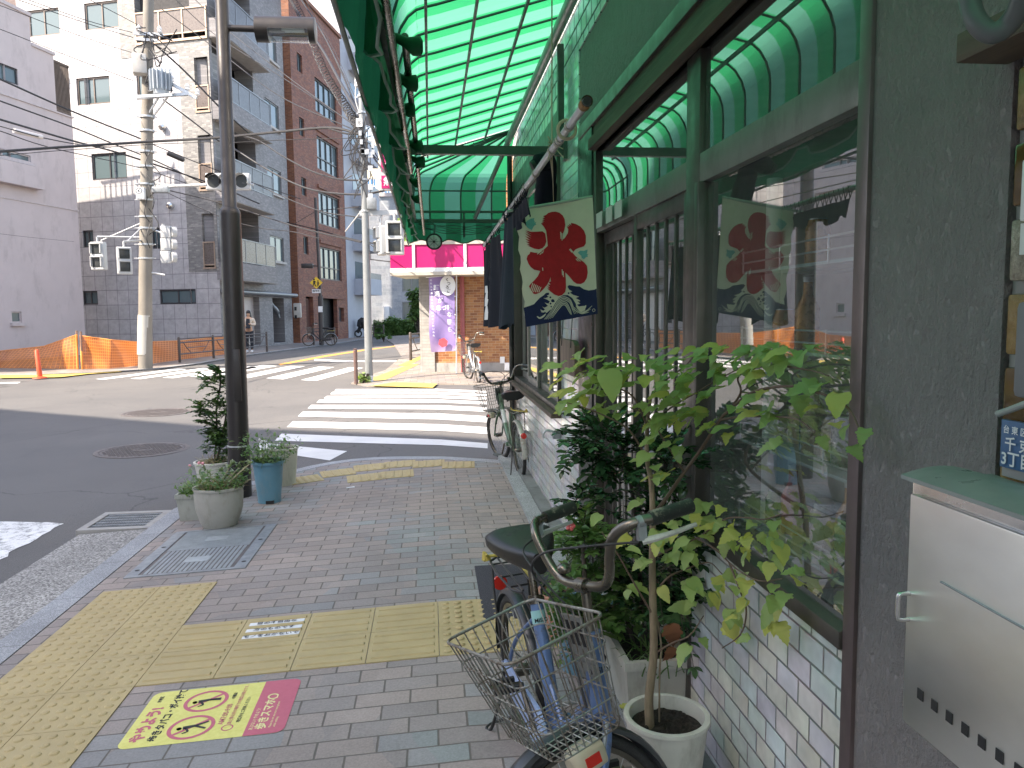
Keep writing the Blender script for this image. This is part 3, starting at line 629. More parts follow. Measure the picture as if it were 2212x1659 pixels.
m = MB(); m.box((XW-.02, YW[1215]+.0, 2.48), (XW+.1, 7.46, 2.655)); m.build('fascia_board', M['bronze'], shop, bevel=.003)
m = MB(); m.box((XW-.03, 7.472, -.02), (XW+.1, 7.60, 2.66)); m.build('corner_post', M['woodboard'], shop); m = MB(); m.cyl((XW-.05, 7.40, 0), (XW-.05, 7.40, 2.9), .024, n=14)
for z in (.4, 1.3, 2.2): m.cyl((XW-.05, 7.40, z), (XW-.05, 7.40, z+.03), .03, n=14)
m.build('drain_pipe', M['black_metal'], shop, smooth=True)
m = MB(); m.box((.63, -3, -.05), (.735, 7.35, .028)); m.build('stone_edging', granular('edging_stone', (.19, .2, .2), (.29, .31, .31), 260, joint=(1, .9, .01)), shop); m = MB(); m.box((.737, -3, -.05), (XW-.01, 7.38, .045)); m.build('concrete_plinth', plain('plinth_concrete', (.16, .17, .165), .75, var=.2, scale=5, bump=.3, grime=(.08, .09, .08)), shop)
# two small poster labels over the door
m = MB()
for y in (3.62, 3.42, 3.25): m.box((XW-.027, y-.06, 1.80), (XW-.0245, y+.06, 1.87))
m.build('door_notice', plain('paper', (.5, .52, .5), .7), shop)
# neighbour: glass blocks in an amber column, beam and conduit at the right edge
nb = thing('glass_block_wall', 'column of amber and clear glass blocks in pale mortar beside the dark stucco', 'wall', (XW, .9, 0))
n = NB('amber_glass_block'); f = n.vor(28, out='Distance', rnd=1); v = n.noise(22, 6, .75); cl = n.ramp(v, [(.3, (.12, .06, .012)), (.5, (.22, .13, .03)), (.7, (.32, .2, .08))]); n.col(cl).rough(.12); n.bump(v, .6, .008); amb = n.m
n = NB('clear_glass_block'); v = n.noise(26, 6, .8); n.col(n.ramp(v, [(.35, (.12, .1, .07)), (.55, (.3, .27, .2)), (.7, (.6, .6, .55))])).rough(.12); n.bump(v, .7, .008); clr = n.m
n = NB('brown_glass_block'); v = n.noise(14, 4, .6); n.col(n.ramp(v, [(.35, (.07, .035, .008)), (.7, (.13, .075, .02))])).rough(.12); n.bump(v, .4, .008); brn = n.m
m = MB(); m.box((XW+.012, .62, 0), (XW+.2, YW[2160]-.002, 2.6)); m.build('mortar', plain('block_mortar', (.3, .31, .28), .8, var=.15, scale=12), nb)
ys = [(.0, clr)]; za = [W(2175, y).z for y in (185, 265, 380, 475, 570, 690, 785, 905, 1010, 1125)]
zz = 2.05; i = 0; mm_ = [clr, clr, clr, amb, brn, clr, amb, brn, amb, amb, amb, clr, amb, brn, amb, amb, amb]
while zz > .1:
    m = MB(); m.box((XW-.004, .80, zz-.087), (XW+.05, YW[2160]-.012, zz)); m.box((XW-.004, .62, zz-.087), (XW+.05, .79, zz)); m.build('glass_block', mm_[i % 17], nb, bevel=.006); zz -= .105; i += 1
ap = thing('address_plate', 'blue enamel block address plate with white Japanese characters', 'sign', (XW-.01, .94, .98))
a, b = W(2166, 905, XW-.012), W(2166, 1008, XW-.012); yy = a.y; m = MB(); m.box((XW-.014, yy-.2, b.z), (XW-.006, yy, a.z)); m.build('plate', plain('blue_enamel', (.05, .13, .27), .35, var=.1, scale=18, bump=.02), ap, bevel=.0015)
hgt = a.z-b.z; m = MB(); U = (0, -1, 0); V = (0, 0, 1); e = Vector((XW-.0155, 0, 0))
text_mesh(m, '台 東 区', (XW-.0155, yy-.007, a.z-hgt*.20), U, V, .0125, align='LEFT', bold=.015); text_mesh(m, '千 束', (XW-.0155, yy-.011, a.z-hgt*.50), U, V, .0215, align='LEFT', bold=.02); text_mesh(m, '3丁目', (XW-.0155, yy-.005, a.z-hgt*.81), U, V, .0235, align='LEFT', bold=.02); m.build('characters', M['white'], ap)
m = MB(); m.box((XW-.008, yy-.2, b.z-.014), (XW-.003, yy+.002, b.z-.001)); m.build('backing_strip', M['concrete'], ap)
bx = thing('wall_box', 'grey rounded wall box at the right edge above the address plate', 'wall box', (XW-.03, .88, 1.25)); p = W(2193, 650, XW-.035); q = W(2193, 860, XW-.035); m = MB(); m.box((XW-.035, p.y-.25, q.z), (XW-.008, p.y, p.z)); m.build('panel', plain('grey_plastic', (.16, .16, .17), .5, var=.05), bx, bevel=.01)
bx = thing('notice_board', 'white framed notice board at the right edge on the glass blocks', 'notice board', (XW-.03, .87, 1.6)); p = W(2207, 345, XW-.03); q = W(2207, 478, XW-.03); m = MB(); m.box((XW-.03, p.y-.25, q.z), (XW-.008, p.y, p.z)); m.build('board', M['white'], bx, bevel=.004); p = W(2205, 480, XW-.032); q = W(2205, 550, XW-.032); m = MB(); m.box((XW-.032, p.y-.25, q.z), (XW-.008, p.y, p.z-.002)); m.build('lower_sheet', plain('pale_sheet', (.6, .62, .6), .5), bx)
bm_ = thing('wall_beam', 'weathered timber bracket block on the stucco under a grey conduit', 'bracket', (.7, 1.0, 1.98)); p = W(2094, 75, .77); q = W(2094, 138, .77); m = MB(); m.box((.75, .3, q.z), (XW, p.y, p.z)); m.build('timber', M['wood_dark'], bm_, bevel=.004)
cd = tag(MB().tube(bez([PD(2088, -90, .95), PD(2095, 0, .95), PD(2112, 50, .94), PD(2145, 72, .93), PD(2180, 50, .92), PD(2207, 0, .9), PD(2217, -80, .88)], 10), .0125, 14).build('conduit', plain('grey_conduit', (.11, .12, .12), .45, var=.1), smooth=True), 'thick grey looped cable duct hanging over the timber bracket', 'cable')
cd2 = tag(MB().tube(bez([W(2156, 894, .79), W(2185, 884, .785), W(2230, 868, .78), W(2300, 855, .78)], 8), .0045, 10).build('pipe', plain('grey_pvc', (.3, .32, .31), .5)), 'thin grey pipe running above the blue address plate', 'pipe')
# ------------------------------------------------------------------ letter box
mbx = thing('letter_box', 'large stainless steel letter box with rounded green lid', 'letter box', (.72, .8, .9))
xf = .70; kq = xf/.6; a = W(1970, 1060, xf); b = W(1966, 1572, xf); y1 = a.y; y0 = y1-.55; z1 = 1.4-.352*xf; z0 = b.z
m = MB(); m.box((xf, y0, z0), (XW-.001, y1, z1-.004)); m.build('body', M['stainless'], mbx, bevel=.004)
n = NB('brushed_stainless'); f = n.noise(3, 5, .6, stretch=(1, 1, 2)); s_ = n.noise(60, 3, .6, stretch=(1, 1, 14)); n.col(n.mix(n.rng(f, .3, .7, 0, 1), (.72, .72, .69), (.86, .86, .83))).metal(1); n.rough(n.rng(n.math('ADD', n.math('MULTIPLY', f, .6), n.math('MULTIPLY', s_, .4)), .3, .7, .28, .42)); n.bump(n.noise(2.2, 3, .5), .3, .02)
m = MB(); m.box((xf-.012, y0+.012, z0+.012), (xf-.001, y1-.014, z1-.02)); m.build('door', n.m, mbx, bevel=.003)
m = MB(); ym = y1-.014; 
for i in range(9): y = ym-.035*kq-i*.0265*kq; m.box((xf-.0132, y-.0055*kq, z0+.055*kq), (xf-.0118, y+.0055*kq, z0+.068*kq))
m.build('vent_hole', M['black'], mbx)
m = MB(); m.bar((xf-.0135, y1-.09, z0+.215*kq), (xf-.0135, y0+.02, z0+.205*kq), .003, .002); m.build('slot_seam', M['steel'], mbx)
m = MB(); hy = y1-.022; m.tube(bez([(xf-.011, hy, z0+.17), (xf-.026, hy, z0+.17), (xf-.030, hy, z0+.176), (xf-.030, hy, z0+.203), (xf-.026, hy, z0+.209), (xf-.011, hy, z0+.209)], 5), .0032, 12); m.build('handle', M['stainless'], mbx, smooth=True)
m = MB(); rows_ = []
for i in range(13):
    t = i/12; xx = xf-.014+(XW-xf+.014)*t; zz = z1+.004+.016*sin(t*pi)+(1.143-z1)*t; rows_.append([Vector((xx, y0-.02, zz)), Vector((xx, y1+.006, zz))])
low = [[p-Vector((0, 0, .006 if i == 0 else .0+(p.z-z1+.0))) for p in r] for i, r in enumerate(rows_)]
m.grid(rows_); m.grid([[r[0], q[0]] for r, q in zip(rows_, low)]); m.grid([[r[1], q[1]] for r, q in zip(rows_, low)]); m.grid(low)
m.add([rows_[0][0], rows_[0][1], low[0][1], low[0][0]], [(0, 1, 2, 3)])
m.build('lid', plain('green_lid_plastic', (.25, .265, .25), .35, var=.1, scale=12, bump=.04), mbx, smooth=True, sharp=50)
# ------------------------------------------------------------------ things behind the glass
rr = random.Random(5)
sh = thing('display_shelf', 'wire and glass display shelves inside the big shop window', 'shelf', (1.05, 1.9, .7)); 
for z in (.78, 1.02, 1.30, 1.52):
    m = MB(); m.box((.93, 1.47, z-.012), (1.22, 2.22, z-.004)); m.build('shelf_board', plain('glass_shelf', (.4, .5, .5), .15, var=.03) if z == .78 else bpy.data.materials['glass_shelf'], sh); m = MB()
    for i in range(2): m.tube([(.925, 1.47, z+.02+.03*i), (.925, 2.22, z+.02+.03*i)], .0025, 6)
    for y in (1.48, 1.72, 1.97, 2.21): m.tube([(.925, y, z-.01), (.925, y, z+.055)], .0025, 6)
    m.build('wire_rail', M['galv'], sh)
wq = W(1665, 800, 1.0); m = MB(); m.cyl((1.0, wq.y, .1), (1.0, wq.y, 1.78), .022, n=14); m.build('upright', M['white'], sh, smooth=True)
CC = [(.3, .03, .03), (.05, .2, .08), (.5, .42, .25), (.45, .2, .04), (.05, .07, .2), (.35, .35, .33), (.12, .04, .02)]
canm = [plain('can_paint_'+k, c, .3, .3, var=.1, scale=30) for k, c in zip(('red', 'green', 'cream', 'orange', 'blue', 'grey', 'brown'), CC)]
for z, ys in ((.78, [1.5+.075*i for i in range(9)]), (1.02, [1.52+.085*i for i in range(8)]), (1.30, [1.62, 1.7, 1.78, 2.0, 2.08]), (1.52, [1.6, 1.95])):
    for i, y in enumerate(ys):
        c = rr.randrange(7); x = 1.02+rr.uniform(-.03, .06); h = rr.choice((.105, .12, .18)); r = .032; y += rr.uniform(-.008, .008)
        tl = 'bottle' if h > .15 else 'drink_can'; o = thing(tl, 'drinks can or bottle standing on the shelves behind the shop glass', 'bottle' if h > .15 else 'can', (x, y, z-.004), 'cans and bottles on the display shelves')
        m = MB(); m.lathe((x, y, z-.004), [(r*.85, 0), (r, .008), (r, h*.8), (r*.8, h*.93), (r*.78, h)] if h < .15 else [(r*.9, 0), (r, .01), (r, h*.6), (r*.4, h*.82), (r*.38, h)], 16); m.build('body', canm[c], o, smooth=True)
        m = MB(); m.lathe((x, y, z-.004+h), [(r*.7, 0), (r*.7, .004)] if h < .15 else [(r*.42, 0), (r*.42, .014)], 12); m.build('cap', M['galv'], o)
# ------------------------------------------------------------------ hanging board, tap, door mat
o = thing('hanging_board', 'brown wooden signboard hanging on black cords against the tile pillar', 'sign', W(1228, 735, .77)); a = W(1212, 735, .77); b = W(1243, 815, .77); m = MB()
pts = [(a.y, b.z), (b.y, b.z-.0), (b.y, a.z-.015), (b.y+.05, a.z+.01), (a.y, a.z+.01)]; m.poly([(.765, p[0], p[1]) for p in pts], .028, (1, 0, 0)); m.build('board', M['woodboard'], o, bevel=.002)
m = MB()
for y in (a.y-.07, b.y+.09): m.tube([(.76, y, a.z-.03), (.775, y+.02, a.z+.14), (.80, (a.y+b.y)/2, a.z+.42)], .0022, 6)
m.build('cord', M['black'], o)
p = W(1200, 937, .79); o = thing('wall_tap', 'grey metal tap box fixed low on the tiled wall', 'tap', p); m = MB(); m.box((p.x-.02, p.y-.03, p.z-.03), (XW-.008, p.y+.03, p.z+.012)); m.build('box', M['steel'], o, bevel=.004); m = MB(); m.tube(bez([(p.x, p.y+.02, p.z+.005), (p.x-.05, p.y+.03, p.z+.02), (p.x-.075, p.y+.03, p.z-.005), (p.x-.075, p.y+.03, p.z-.03)], 5), .007, 8); m.build('spout', M['galv'], o, smooth=True)
q = [G(1017, 1226), G(1052, 1342), G(1210, 1342), G(1170, 1226)]; n = NB('mat_fibre'); f = n.noise(260, 3, .8); n.col(n.mix(n.rng(f, .4, .65, 0, 1), (.018, .018, .022), (.1, .1, .12))).rough(.95); n.bump(f, .8, .008)
mt = MB(); mt.hexa([(q[0].x+.02, q[1].y, .002), (.62, q[1].y, .002), (.62, q[0].y, .002), (q[0].x+.02, q[0].y, .002), (q[0].x+.02, q[1].y, .015), (.62, q[1].y, .015), (.62, q[0].y, .015), (q[0].x+.02, q[0].y, .015)]); tag(mt.build('door_mat', n.m, bevel=.004), 'dark grey fibre door mat lying in front of the shop door', 'mat')
# ================================================================== awning
aw = thing('awning', 'green and pale green striped barrel awning on a dark frame over the pavement', 'awning', (.3, 4, 2.4))
def fabric(name, c):
    n = NB(name); t = n.t; f = n.noise(1.5, 6, .65); col = n.mix(n.rng(f, .3, .7, 0, 1), sc(c, .88), c); n.col(n.mix(1, col, (.55, .55, .55), 'MULTIPLY')); n.rough(.45); tl = t.nodes.new('ShaderNodeBsdfTranslucent'); t.links.new(col, tl.inputs[0]); mx = t.nodes.new('ShaderNodeMixShader'); mx.inputs[0].default_value = .8
    t.links.new(n.b.outputs[0], mx.inputs[1]); t.links.new(tl.outputs[0], mx.inputs[2]); t.links.new(mx.outputs[0], n.out.inputs[0]); return n.m
AG = fabric('awning_green', (.012, .24, .095)); AL = fabric('awning_pale', (.08, .30, .21))
M['canvas_green'] = cloth('dark_green_vinyl', (.012, .16, .075), .35, scale=4, rough=.4, weave=300)
XO, ZB, ZS, XT, ZT = -.14, 2.33, 2.58, .02, 2.825
prof = [Vector((XO, 0, ZB)), Vector((XO, 0, ZS))] + [Vector((XO+(XT-XO)*(1-cos(a)), 0, ZS+(ZT-ZS)*sin(a))) for a in [radians(t) for t in (18, 36, 54, 70, 84)]] + [Vector((x, 0, 2.82+.30*x)) for x in (.06, .25, .514, .80)]
def swag(i, k, n): return 0
m = MB(); Y0 = -2.24; NS = 56
for s_ in range(NS):
    a, b = Y0+.165*s_, Y0+.165*(s_+1); m.mat(s_ % 2)
    for p, q in zip(prof, prof[1:]):
        c = (a+b)/2; dz = Vector((0, 0, -.004 if p.z > 2.8 else 0)); m.add([p+Vector((0, a, 0)), p+Vector((0, c, 0))+dz, q+Vector((0, c, 0))+dz, q+Vector((0, a, 0))], [(0, 1, 2, 3)]); m.add([p+Vector((0, c, 0))+dz, p+Vector((0, b, 0)), q+Vector((0, b, 0)), q+Vector((0, c, 0))+dz], [(0, 1, 2, 3)])
YE = Y0+.165*NS; YF = 7.86       # end of the straight part / face of the rounded end
apex = Vector((.80, YE, 2.82+.30*.8))
bnd = [Vector((XO, YE+(YF-YE)*i/6, ZB)) for i in range(6)] + [Vector((XO+.155*i, YF, ZB)) for i in range(7)]
def endrib(B):
    top = B.copy(); d = Vector((apex.x-B.x, apex.y-B.y, 0)); L = d.length; d.normalize(); out = [Vector((B.x, B.y, ZB)), Vector((B.x, B.y, ZS))]; R_ = min(.16, L*.4); zr = ZT-.03
    for a in (18, 36, 54, 70, 84): a = radians(a); p = Vector((B.x, B.y, 0))+d*R_*(1-cos(a)); out.append(Vector((p.x, p.y, ZS+(zr-ZS)*sin(a))))
    for t in (.25, .5, .75, 1.): p = Vector((B.x, B.y, 0))+d*(R_+(L-R_)*t); out.append(Vector((p.x, p.y, zr+(apex.z-zr)*t)))
    return out
er = [endrib(b) for b in bnd]
for i in range(len(er)-1):
    m.mat((i+1) % 2)
    for j in range(len(er[i])-1): m.add([er[i][j], er[i+1][j], er[i+1][j+1], er[i][j+1]], [(0, 1, 2, 3)])
m.build('canopy_fabric', [AG, AL], aw, smooth=True, sharp=60)
AF = plain('awning_frame_paint', (.06, .085, .075), .45, .3, var=.15, scale=10)
sh_ = Vector((0, 0, -.016))
for s_ in range(0, NS+1, 2):
    y = Y0+.165*s_; 
    if y < -.7: continue
    MB().tube([p+Vector((.006 if i < 2 else 0, y, 0))+sh_ for i, p in enumerate(prof)], .007, 6).build('rib', AF, aw, smooth=True)
for i in range(1, len(er), 2): MB().tube([p+sh_+(Vector((.4, -.4, 0))-Vector((0, 0, 0)))*.015 for p in er[i]], .0085, 6).build('end_rib', AF, aw, smooth=True)
for x_ in (.01, .25, .514): MB().bar((x_, -2.2, 2.82+.3*x_-.038), (x_, YE, 2.82+.3*x_-.038), .014, .02).build('purlin', AF, aw)
for j in (2, 8): MB().tube([e[j]+Vector((.01, -.01, -.02)) for e in er], .008, 6).build('end_purlin', AF, aw, smooth=True)
m = MB(); m.bar((XO+.01, -2.2, ZB), (XO+.01, YF, ZB), .035, .035); m.bar((XO, YF-.01, ZB), (XW+.0, YF-.01, ZB), .035, .035); m.bar((XO, YF-.02, ZB+.09), (XW, YF-.02, ZB+.09), .022, .022)
for x_ in (.36,): m.bar((x_, YF-.015, ZB-.16), (x_, YF-.015, ZB+.1), .022, .022)
m.build('front_beam', AF, aw)
MB().bar((XO-.04, 4.59, 2.35), (XW, 4.59, 2.35), .042, .05).build('support_bar', AF, aw); m = MB(); m.box((XO-.03, 4.55, 2.27), (XO+.05, 4.63, 2.37)); m.box((XW-.03, 4.55, 2.30), (XW, 4.63, 2.48)); m.bar((XW-.04, 4.59, 2.37), (XW-.04, 4.59, 2.96), .035, .035); m.build('bar_bracket', AF, aw)
pg = plain('pipe_grey_paint', (.26, .27, .26), .4, .4, var=.12)
MB().tube([(.735, -2, 2.955), (.735, YE+.1, 2.955)], .03, 14).build('wall_pipe', pg, aw, smooth=True)
MB().tube([(.735, YE+.08, 2.95), (.47, YF-.03, 2.36)], .022, 12).build('brace_pipe', pg, aw, smooth=True)
# curtain pipes and gathered side curtain
for a, b in (((XO+.035, .2, 2.245), (XO+.05, 4.45, 2.20)), ((XO+.085, 4.66, 2.27), (XO+.10, YF-.1, 2.19)), ((XO+.075, 2.7, 2.33), (XO+.085, 4.4, 2.32))):
    MB().tube(bez([a, ((a[0]+b[0])/2, (a[1]+b[1])/2, (a[2]+b[2])/2-.012), b], 8), .0135, 12).build('curtain_pipe', M['chrome'], aw, smooth=True)
rr = random.Random(11); rows_ = []; ny = 260
def fold(y, a, ph): return a*(sin(y*9+ph)+.6*sin(y*21+ph*2)+.35*sin(y*47+ph))
for k in range(9):
    t = k/8; r = []
    for i in range(ny+1):
        y = -1.5+(YF+1.5)*i/ny; amp = .006+.016*t*(1-t); x_ = XO-.03-.022*t+fold(y, amp, .7); z = 2.41-.30*t-.018*t*(1+sin(y*5.3)) ; r.append(Vector((x_, y, z)))
    rows_.append(r)
MB().grid(rows_).build('outer_valance', M['canvas_green'], aw, smooth=True, sharp=180)
MB().tube([(XO-.057, -1.5, 2.092), (XO-.057, YF, 2.092)], .007, 8).build('valance_hem_bar', plain('hem_grey', (.2, .22, .2), .5), aw)
rows_ = []; sc_ = .62
for k in range(9):
    t = k/8; r = []
    for i in range(ny+1):
        y = -1.5+(YF+1.5)*i/ny; u = (y/sc_) % 1; drop = .10+.085*sin(pi*u)**.7; x_ = XO-.02+fold(y, .005+.016*t, 2.1)+.035*t*sin(pi*u); z = 2.37-drop*1.35*t; r.append(Vector((x_, y, z)))
    rows_.append(r)
mi = MB().grid(rows_); mi.build('inner_valance', M['canvas_green'], aw, smooth=True, sharp=180); MB().tube(rows_[-1][::2], .0055, 6).build('valance_piping', plain('piping_grey', (.22, .3, .26), .5), aw, smooth=True)
# end valance
rows_ = []
for k in range(8):
    t = k/7; r = []
    for i in range(60):
        x_ = XO-.05+(.8+.14+.05)*i/59; r.append(Vector((x_, YF+.02+fold(x_, .004+.016*t, 1.3), ZB+.0-(.2+.02*sin(x_*22))*t)))
    rows_.append(r)
mv = MB(); nc = 60
for i in range(7):
    for j in range(nc-1): mv.mat(int((rows_[i][j].x-XO)/.155+8) % 2); mv.add([rows_[i][j], rows_[i][j+1], rows_[i+1][j+1], rows_[i+1][j]], [(0, 1, 2, 3)])
mv.build('end_valance', [M['canvas_green'], cloth('end_valance_pale', (.04, .3, .17), .4)], aw, smooth=True, sharp=180)
MB().tube(rows_[-1], .006, 6).build('end_valance_hem', plain('hem_dark', (.02, .09, .05), .5), aw)
for i, (px, py) in enumerate(((906, 100), (897, 180), (891, 237), (909, 317), (914, 350), (905, 395), (905, 430))):
    Yc = .92*1660/(680-py); p = PY(px, py, Yc); k = .032 if i < 3 else .036
    MB().tube([(XO+.02, p.y-.01, p.z+.035), (p.x-.045, p.y, p.z+.012), (p.x-.015, p.y, p.z), (p.x+.004, p.y, p.z), (p.x+.012, p.y, p.z)], [.012, .017, k*.98, k, k*.55], 14).build('curtain_roll', M['canvas_green'], aw, smooth=True)
# rope and coiled cable along the curtain
MB().tube(bez([(XO-.02+.02*sin(i*1.7), 4.7+i*.16, 2.22+.03*sin(i*2.3)) for i in range(18)], 5), .007, 6).build('coiled_cable', M['black_metal'], aw, smooth=True)
m = MB()
for k in range(5): m.tube(bez([(-.1+.95*i/8, YF-.04, ZB-.03-.02*k*.5-.05*sin(pi*i/8)*(.5+.2*k)+.012*sin(i*3+k)) for i in range(9)], 4), .003, 5)
m.build('loose_wires', M['wire'], aw)
# bulb and spotlight
p = PY(870, 457, 6.6); o = thing('light_bulb', 'clear glass bulb hanging at the outer edge of the awning', 'light bulb', p); m = MB(); m.lathe(p, [(.001, -.045), (.022, -.036), (.032, -.012), (.026, .015), (.014, .035), (.012, .045)], 20); m.build('bulb_glass', M['glass2'], o, smooth=True); m = MB(); m.cyl(p+Vector((0, 0, .04)), p+Vector((0, 0, .085)), .015, n=12); m.tube([p+Vector((0, 0, .08)), p+Vector((.06, 0, .2)), Vector((XO, p.y, 2.33))], .004, 6); m.build('socket', M['black'], o)
p = PY(938, 522, 7.4); o = thing('spotlight', 'round black spotlight with wire guard under the end of the awning', 'spotlight', p); d = Vector((-.12, -1, -.1)).normalized(); m = MB(); m.tube([p-d*.09, p-d*.05, p, p+d*.012], [.03, .062, .078, .078], 24); m.build('housing', M['black_metal'], o, smooth=True, sharp=50)
m = MB(); m.tube([p+d*.0125, p+d*.018], [.062, .05], 24); m.build('lens', NB('spot_lens').col((.6, .6, .58)).rough(.12).m, o); m = MB(); m.tube([p+d*.022, p+d*.03], [.012, .01], 10)
for a in range(4):
    e = Vector((cos(a*pi/4), 0, sin(a*pi/4)))*.066; m.bar(p+d*.022-e, p+d*.022+e, .003, .003)
m.build('wire_guard', M['black_metal'], o); MB().tube([p+Vector((0, 0, .06)), p+Vector((.01, .1, .16)), Vector((.0, YF-.1, ZB))], .01, 8).build('arm', M['black_metal'], o)
# ================================================================== noren pole, curtains, ice flag
pa, pb = W(1268, 219, .305), W(1046, 530, .312); pd = (pb-pa).normalized()
o = thing('curtain_pole', 'steel curtain pole wrapped with tape running along the shop front', 'pole', pa); mm = MB(); mm.tube([pa, pb], .0088, 14); mm.build('pole', M['galv'], o, smooth=True)
mm = MB(); mm.tube([pa-pd*.002, pa+pd*.03], [.0115, .0115], 14, cap=False); mm.build('rusty_end', plain('rusty_collar', (.22, .12, .03), .7, var=.3, scale=40), o); mm = MB(); mm.tube([pa-pd*.003, pa-pd*.0035], .0085, 14); mm.build('open_end', M['black'], o)
mm = MB()
for t in (.18, .30, .33, .42, .72, .95, 1.2, 1.8): q = pa+pd*t; mm.tube([q, q+pd*.014], .0113, 12)
mm.build('tape_wrap', plain('pale_tape', (.38, .36, .3), .7), o)
mm = MB(); q = pa+pd*.22; mm.tube([q+Vector((.0, 0, .0))+Vector((.02*cos(a), 0, .02*sin(a))) for a in [i*pi/8 for i in range(17)]], .004, 6); q = pa+pd*.43
mm.tube([q, Vector((q.x+.01, q.y+.02, 2.88))], .0018, 5)
for i in range(7): mm.tube([q+Vector((0, 0, .015)), q+Vector((.025*cos(i*2.1), -.02, .03*sin(i*1.3)))], .0016, 4)
mm.build('string_tie', plain('straw_string', (.4, .36, .24), .8), o)
NAVY = cloth('navy_noren', (.006, .009, .018), .12, scale=6)
NVP = cloth('faded_navy', (.02, .03, .042), .12, scale=6)
def noren(t0, t1, zb, lab, nf, amp, ph, mat, writing=False):
    o = thing('shop_curtain', lab, 'curtain', pa+pd*((t0+t1)/2), 'navy shop curtains on the pole'); rows_ = []; N = 70; w = []
    for k in range(13):
        t = k/12; r = []
        for i in range(N+1):
            u = i/N; q = pa+pd*(t0+(t1-t0)*u); a = amp*(.3+.7*t); r.append(Vector((q.x+a*sin(nf*2*pi*u+ph)+a*.35*sin(nf*4.3*pi*u+ph*3)+.02*t*sin(ph*2), q.y+a*.6*cos(nf*2*pi*u+ph), q.z-.03-(q.z-.03-zb-.012*sin(u*17))*t)))
        rows_.append(r)
    c = MB().grid(rows_).build('cloth', mat, o, smooth=True, sharp=180)
    lp = MB()
    for i in range(0, N+1, 5): p = rows_[0][i]; q = pa+pd*(t0+(t1-t0)*i/N); lp.tube([p, q+Vector((.01, 0, .01)), q+Vector((-.01, 0, .01)), p], .0018, 4)
    lp.build('hanging_loops', mat, o)
    if writing:
        wm = MB(); 
        for j, (u, k0, k1) in enumerate(writing):
            i = int(u*N)
            for k in range(k0, k1):
                a, b = rows_[k][i], rows_[k+1][i]; a2, b2 = rows_[k][i+2], rows_[k+1][i+2]; off = Vector((-.003, -.003, 0)); e = .15*sin(k*2.1+j)
                wm.add([a+off+(a2-a)*(.1+e), b+off+(b2-b)*(.2-e), b2+off, a2+off-(a2-a)*.3*(k % 2)], [(0, 1, 2, 3)])
        wm.build('white_lettering', M['white'], o)
    return o
noren(1.98, 2.88, 1.345, 'dark navy split curtain with white brushed writing hanging at the far end of the pole', 2.5, .035, .4, NAVY, ((.3, 3, 6), (.62, 6, 11)))
noren(1.40, 1.68, 1.35, 'dark navy curtain hanging just behind the red and white flag', 2.0, .022, 1.9, NVP, ((.55, 4, 10), (.45, 5, 8)))
noren(.95, 1.38, 1.70, 'narrow navy curtain end gathered behind the top of the flag', 4.0, .008, .2, NAVY)
q = pa+pd*1.0; o = thing('rolled_curtain', 'navy curtain rolled up and thrown over the pole above the flag', 'curtain', q, None); mm = MB(); mm.tube(bez([PY(1153, 362, 2.85), PY(1166, 352, 2.85), PY(1180, 352, 2.9), PY(1180, 400, 2.95), PY(1178, 450, 3.0)], 8), [.026]*7+[.034]*8+[.038]*9+[.042]*8+[.042], 20, cap=False); mm.build('roll', NAVY, o, smooth=True, sharp=180)
mm = MB(); mm.tube(bez([PY(1150, 363, 2.84), PY(1158, 359, 2.84)], 4), .024, 20); mm.build('roll_core', M['black'], o)
# flag
FY = 2.80; zf = lambda x, y: PY(1071.4+x*.25, 328.3+y*.25, FY)
fo = zf(500, 440); flag = thing('ice_flag', 'cream shaved ice flag with big red character and navy waves hung on a rod', 'flag', fo)
cor = [zf(172, 506), zf(833, 388), zf(880, 1398), zf(262, 1512)]
n = NB('cream_cotton'); f = n.noise(5, 6, .65); n.col(n.mix(n.rng(f, .35, .7, 0, 1), (.64, .61, .47), (.75, .72, .56))).rough(.85); n.bump(n.noise(700, 2), .2, .002); CREAM = n.m
m = MB(); NX, NZ = 12, 18; bk = Vector((0, .004, 0))
def fz(P): # gentle billow of the cloth by world position
    t = (P.z-cor[3].z)/(cor[0].z-cor[3].z); u = (P.x-cor[0].x)/(cor[1].x-cor[0].x); return Vector((P.x, P.y+.008*sin(u*3.1)*(1-t)+.004*sin(u*7+t*4), P.z))
rows_ = []
for k in range(NZ+1):
    t = k/NZ; a = cor[0].lerp(cor[3], t); b = cor[1].lerp(cor[2], t); a = a+Vector((.004*sin(k*1.9), 0, 0)); rows_.append([fz(a.lerp(b, i/NX)) for i in range(NX+1)])
m.grid(rows_); m.grid([[p+bk for p in r] for r in rows_]); m.build('cloth', CREAM, flag, smooth=True, sharp=180)
def cutp(mb, pts, dy=-.0022, z=zf):
    P = [z(*p) for p in pts]; tr = tessellate_polygon([P]); bm = bmesh.new(); vs = [bm.verts.new(p) for p in P]
    for t in tr:
        try: bm.faces.new([vs[i] for i in t])
        except ValueError: pass
    bmesh.ops.subdivide_edges(bm, edges=[e for e in bm.edges if e.calc_length() > .05], cuts=2, use_grid_fill=True); bm.verts.index_update()
    mb.add([fz(v.co)+Vector((0, dy, 0)) for v in bm.verts], [tuple(v.index for v in f.verts) for f in bm.faces]); bm.free()
def dye(name, c): n = NB(name); f = n.noise(40, 5, .7); n.col(n.mix(n.rng(f, .3, .7, 0, 1), sc(c, .85), sc(c, 1.1))).rough(.85); n.bump(n.noise(700, 2), .2, .002); return n.m
m = MB()
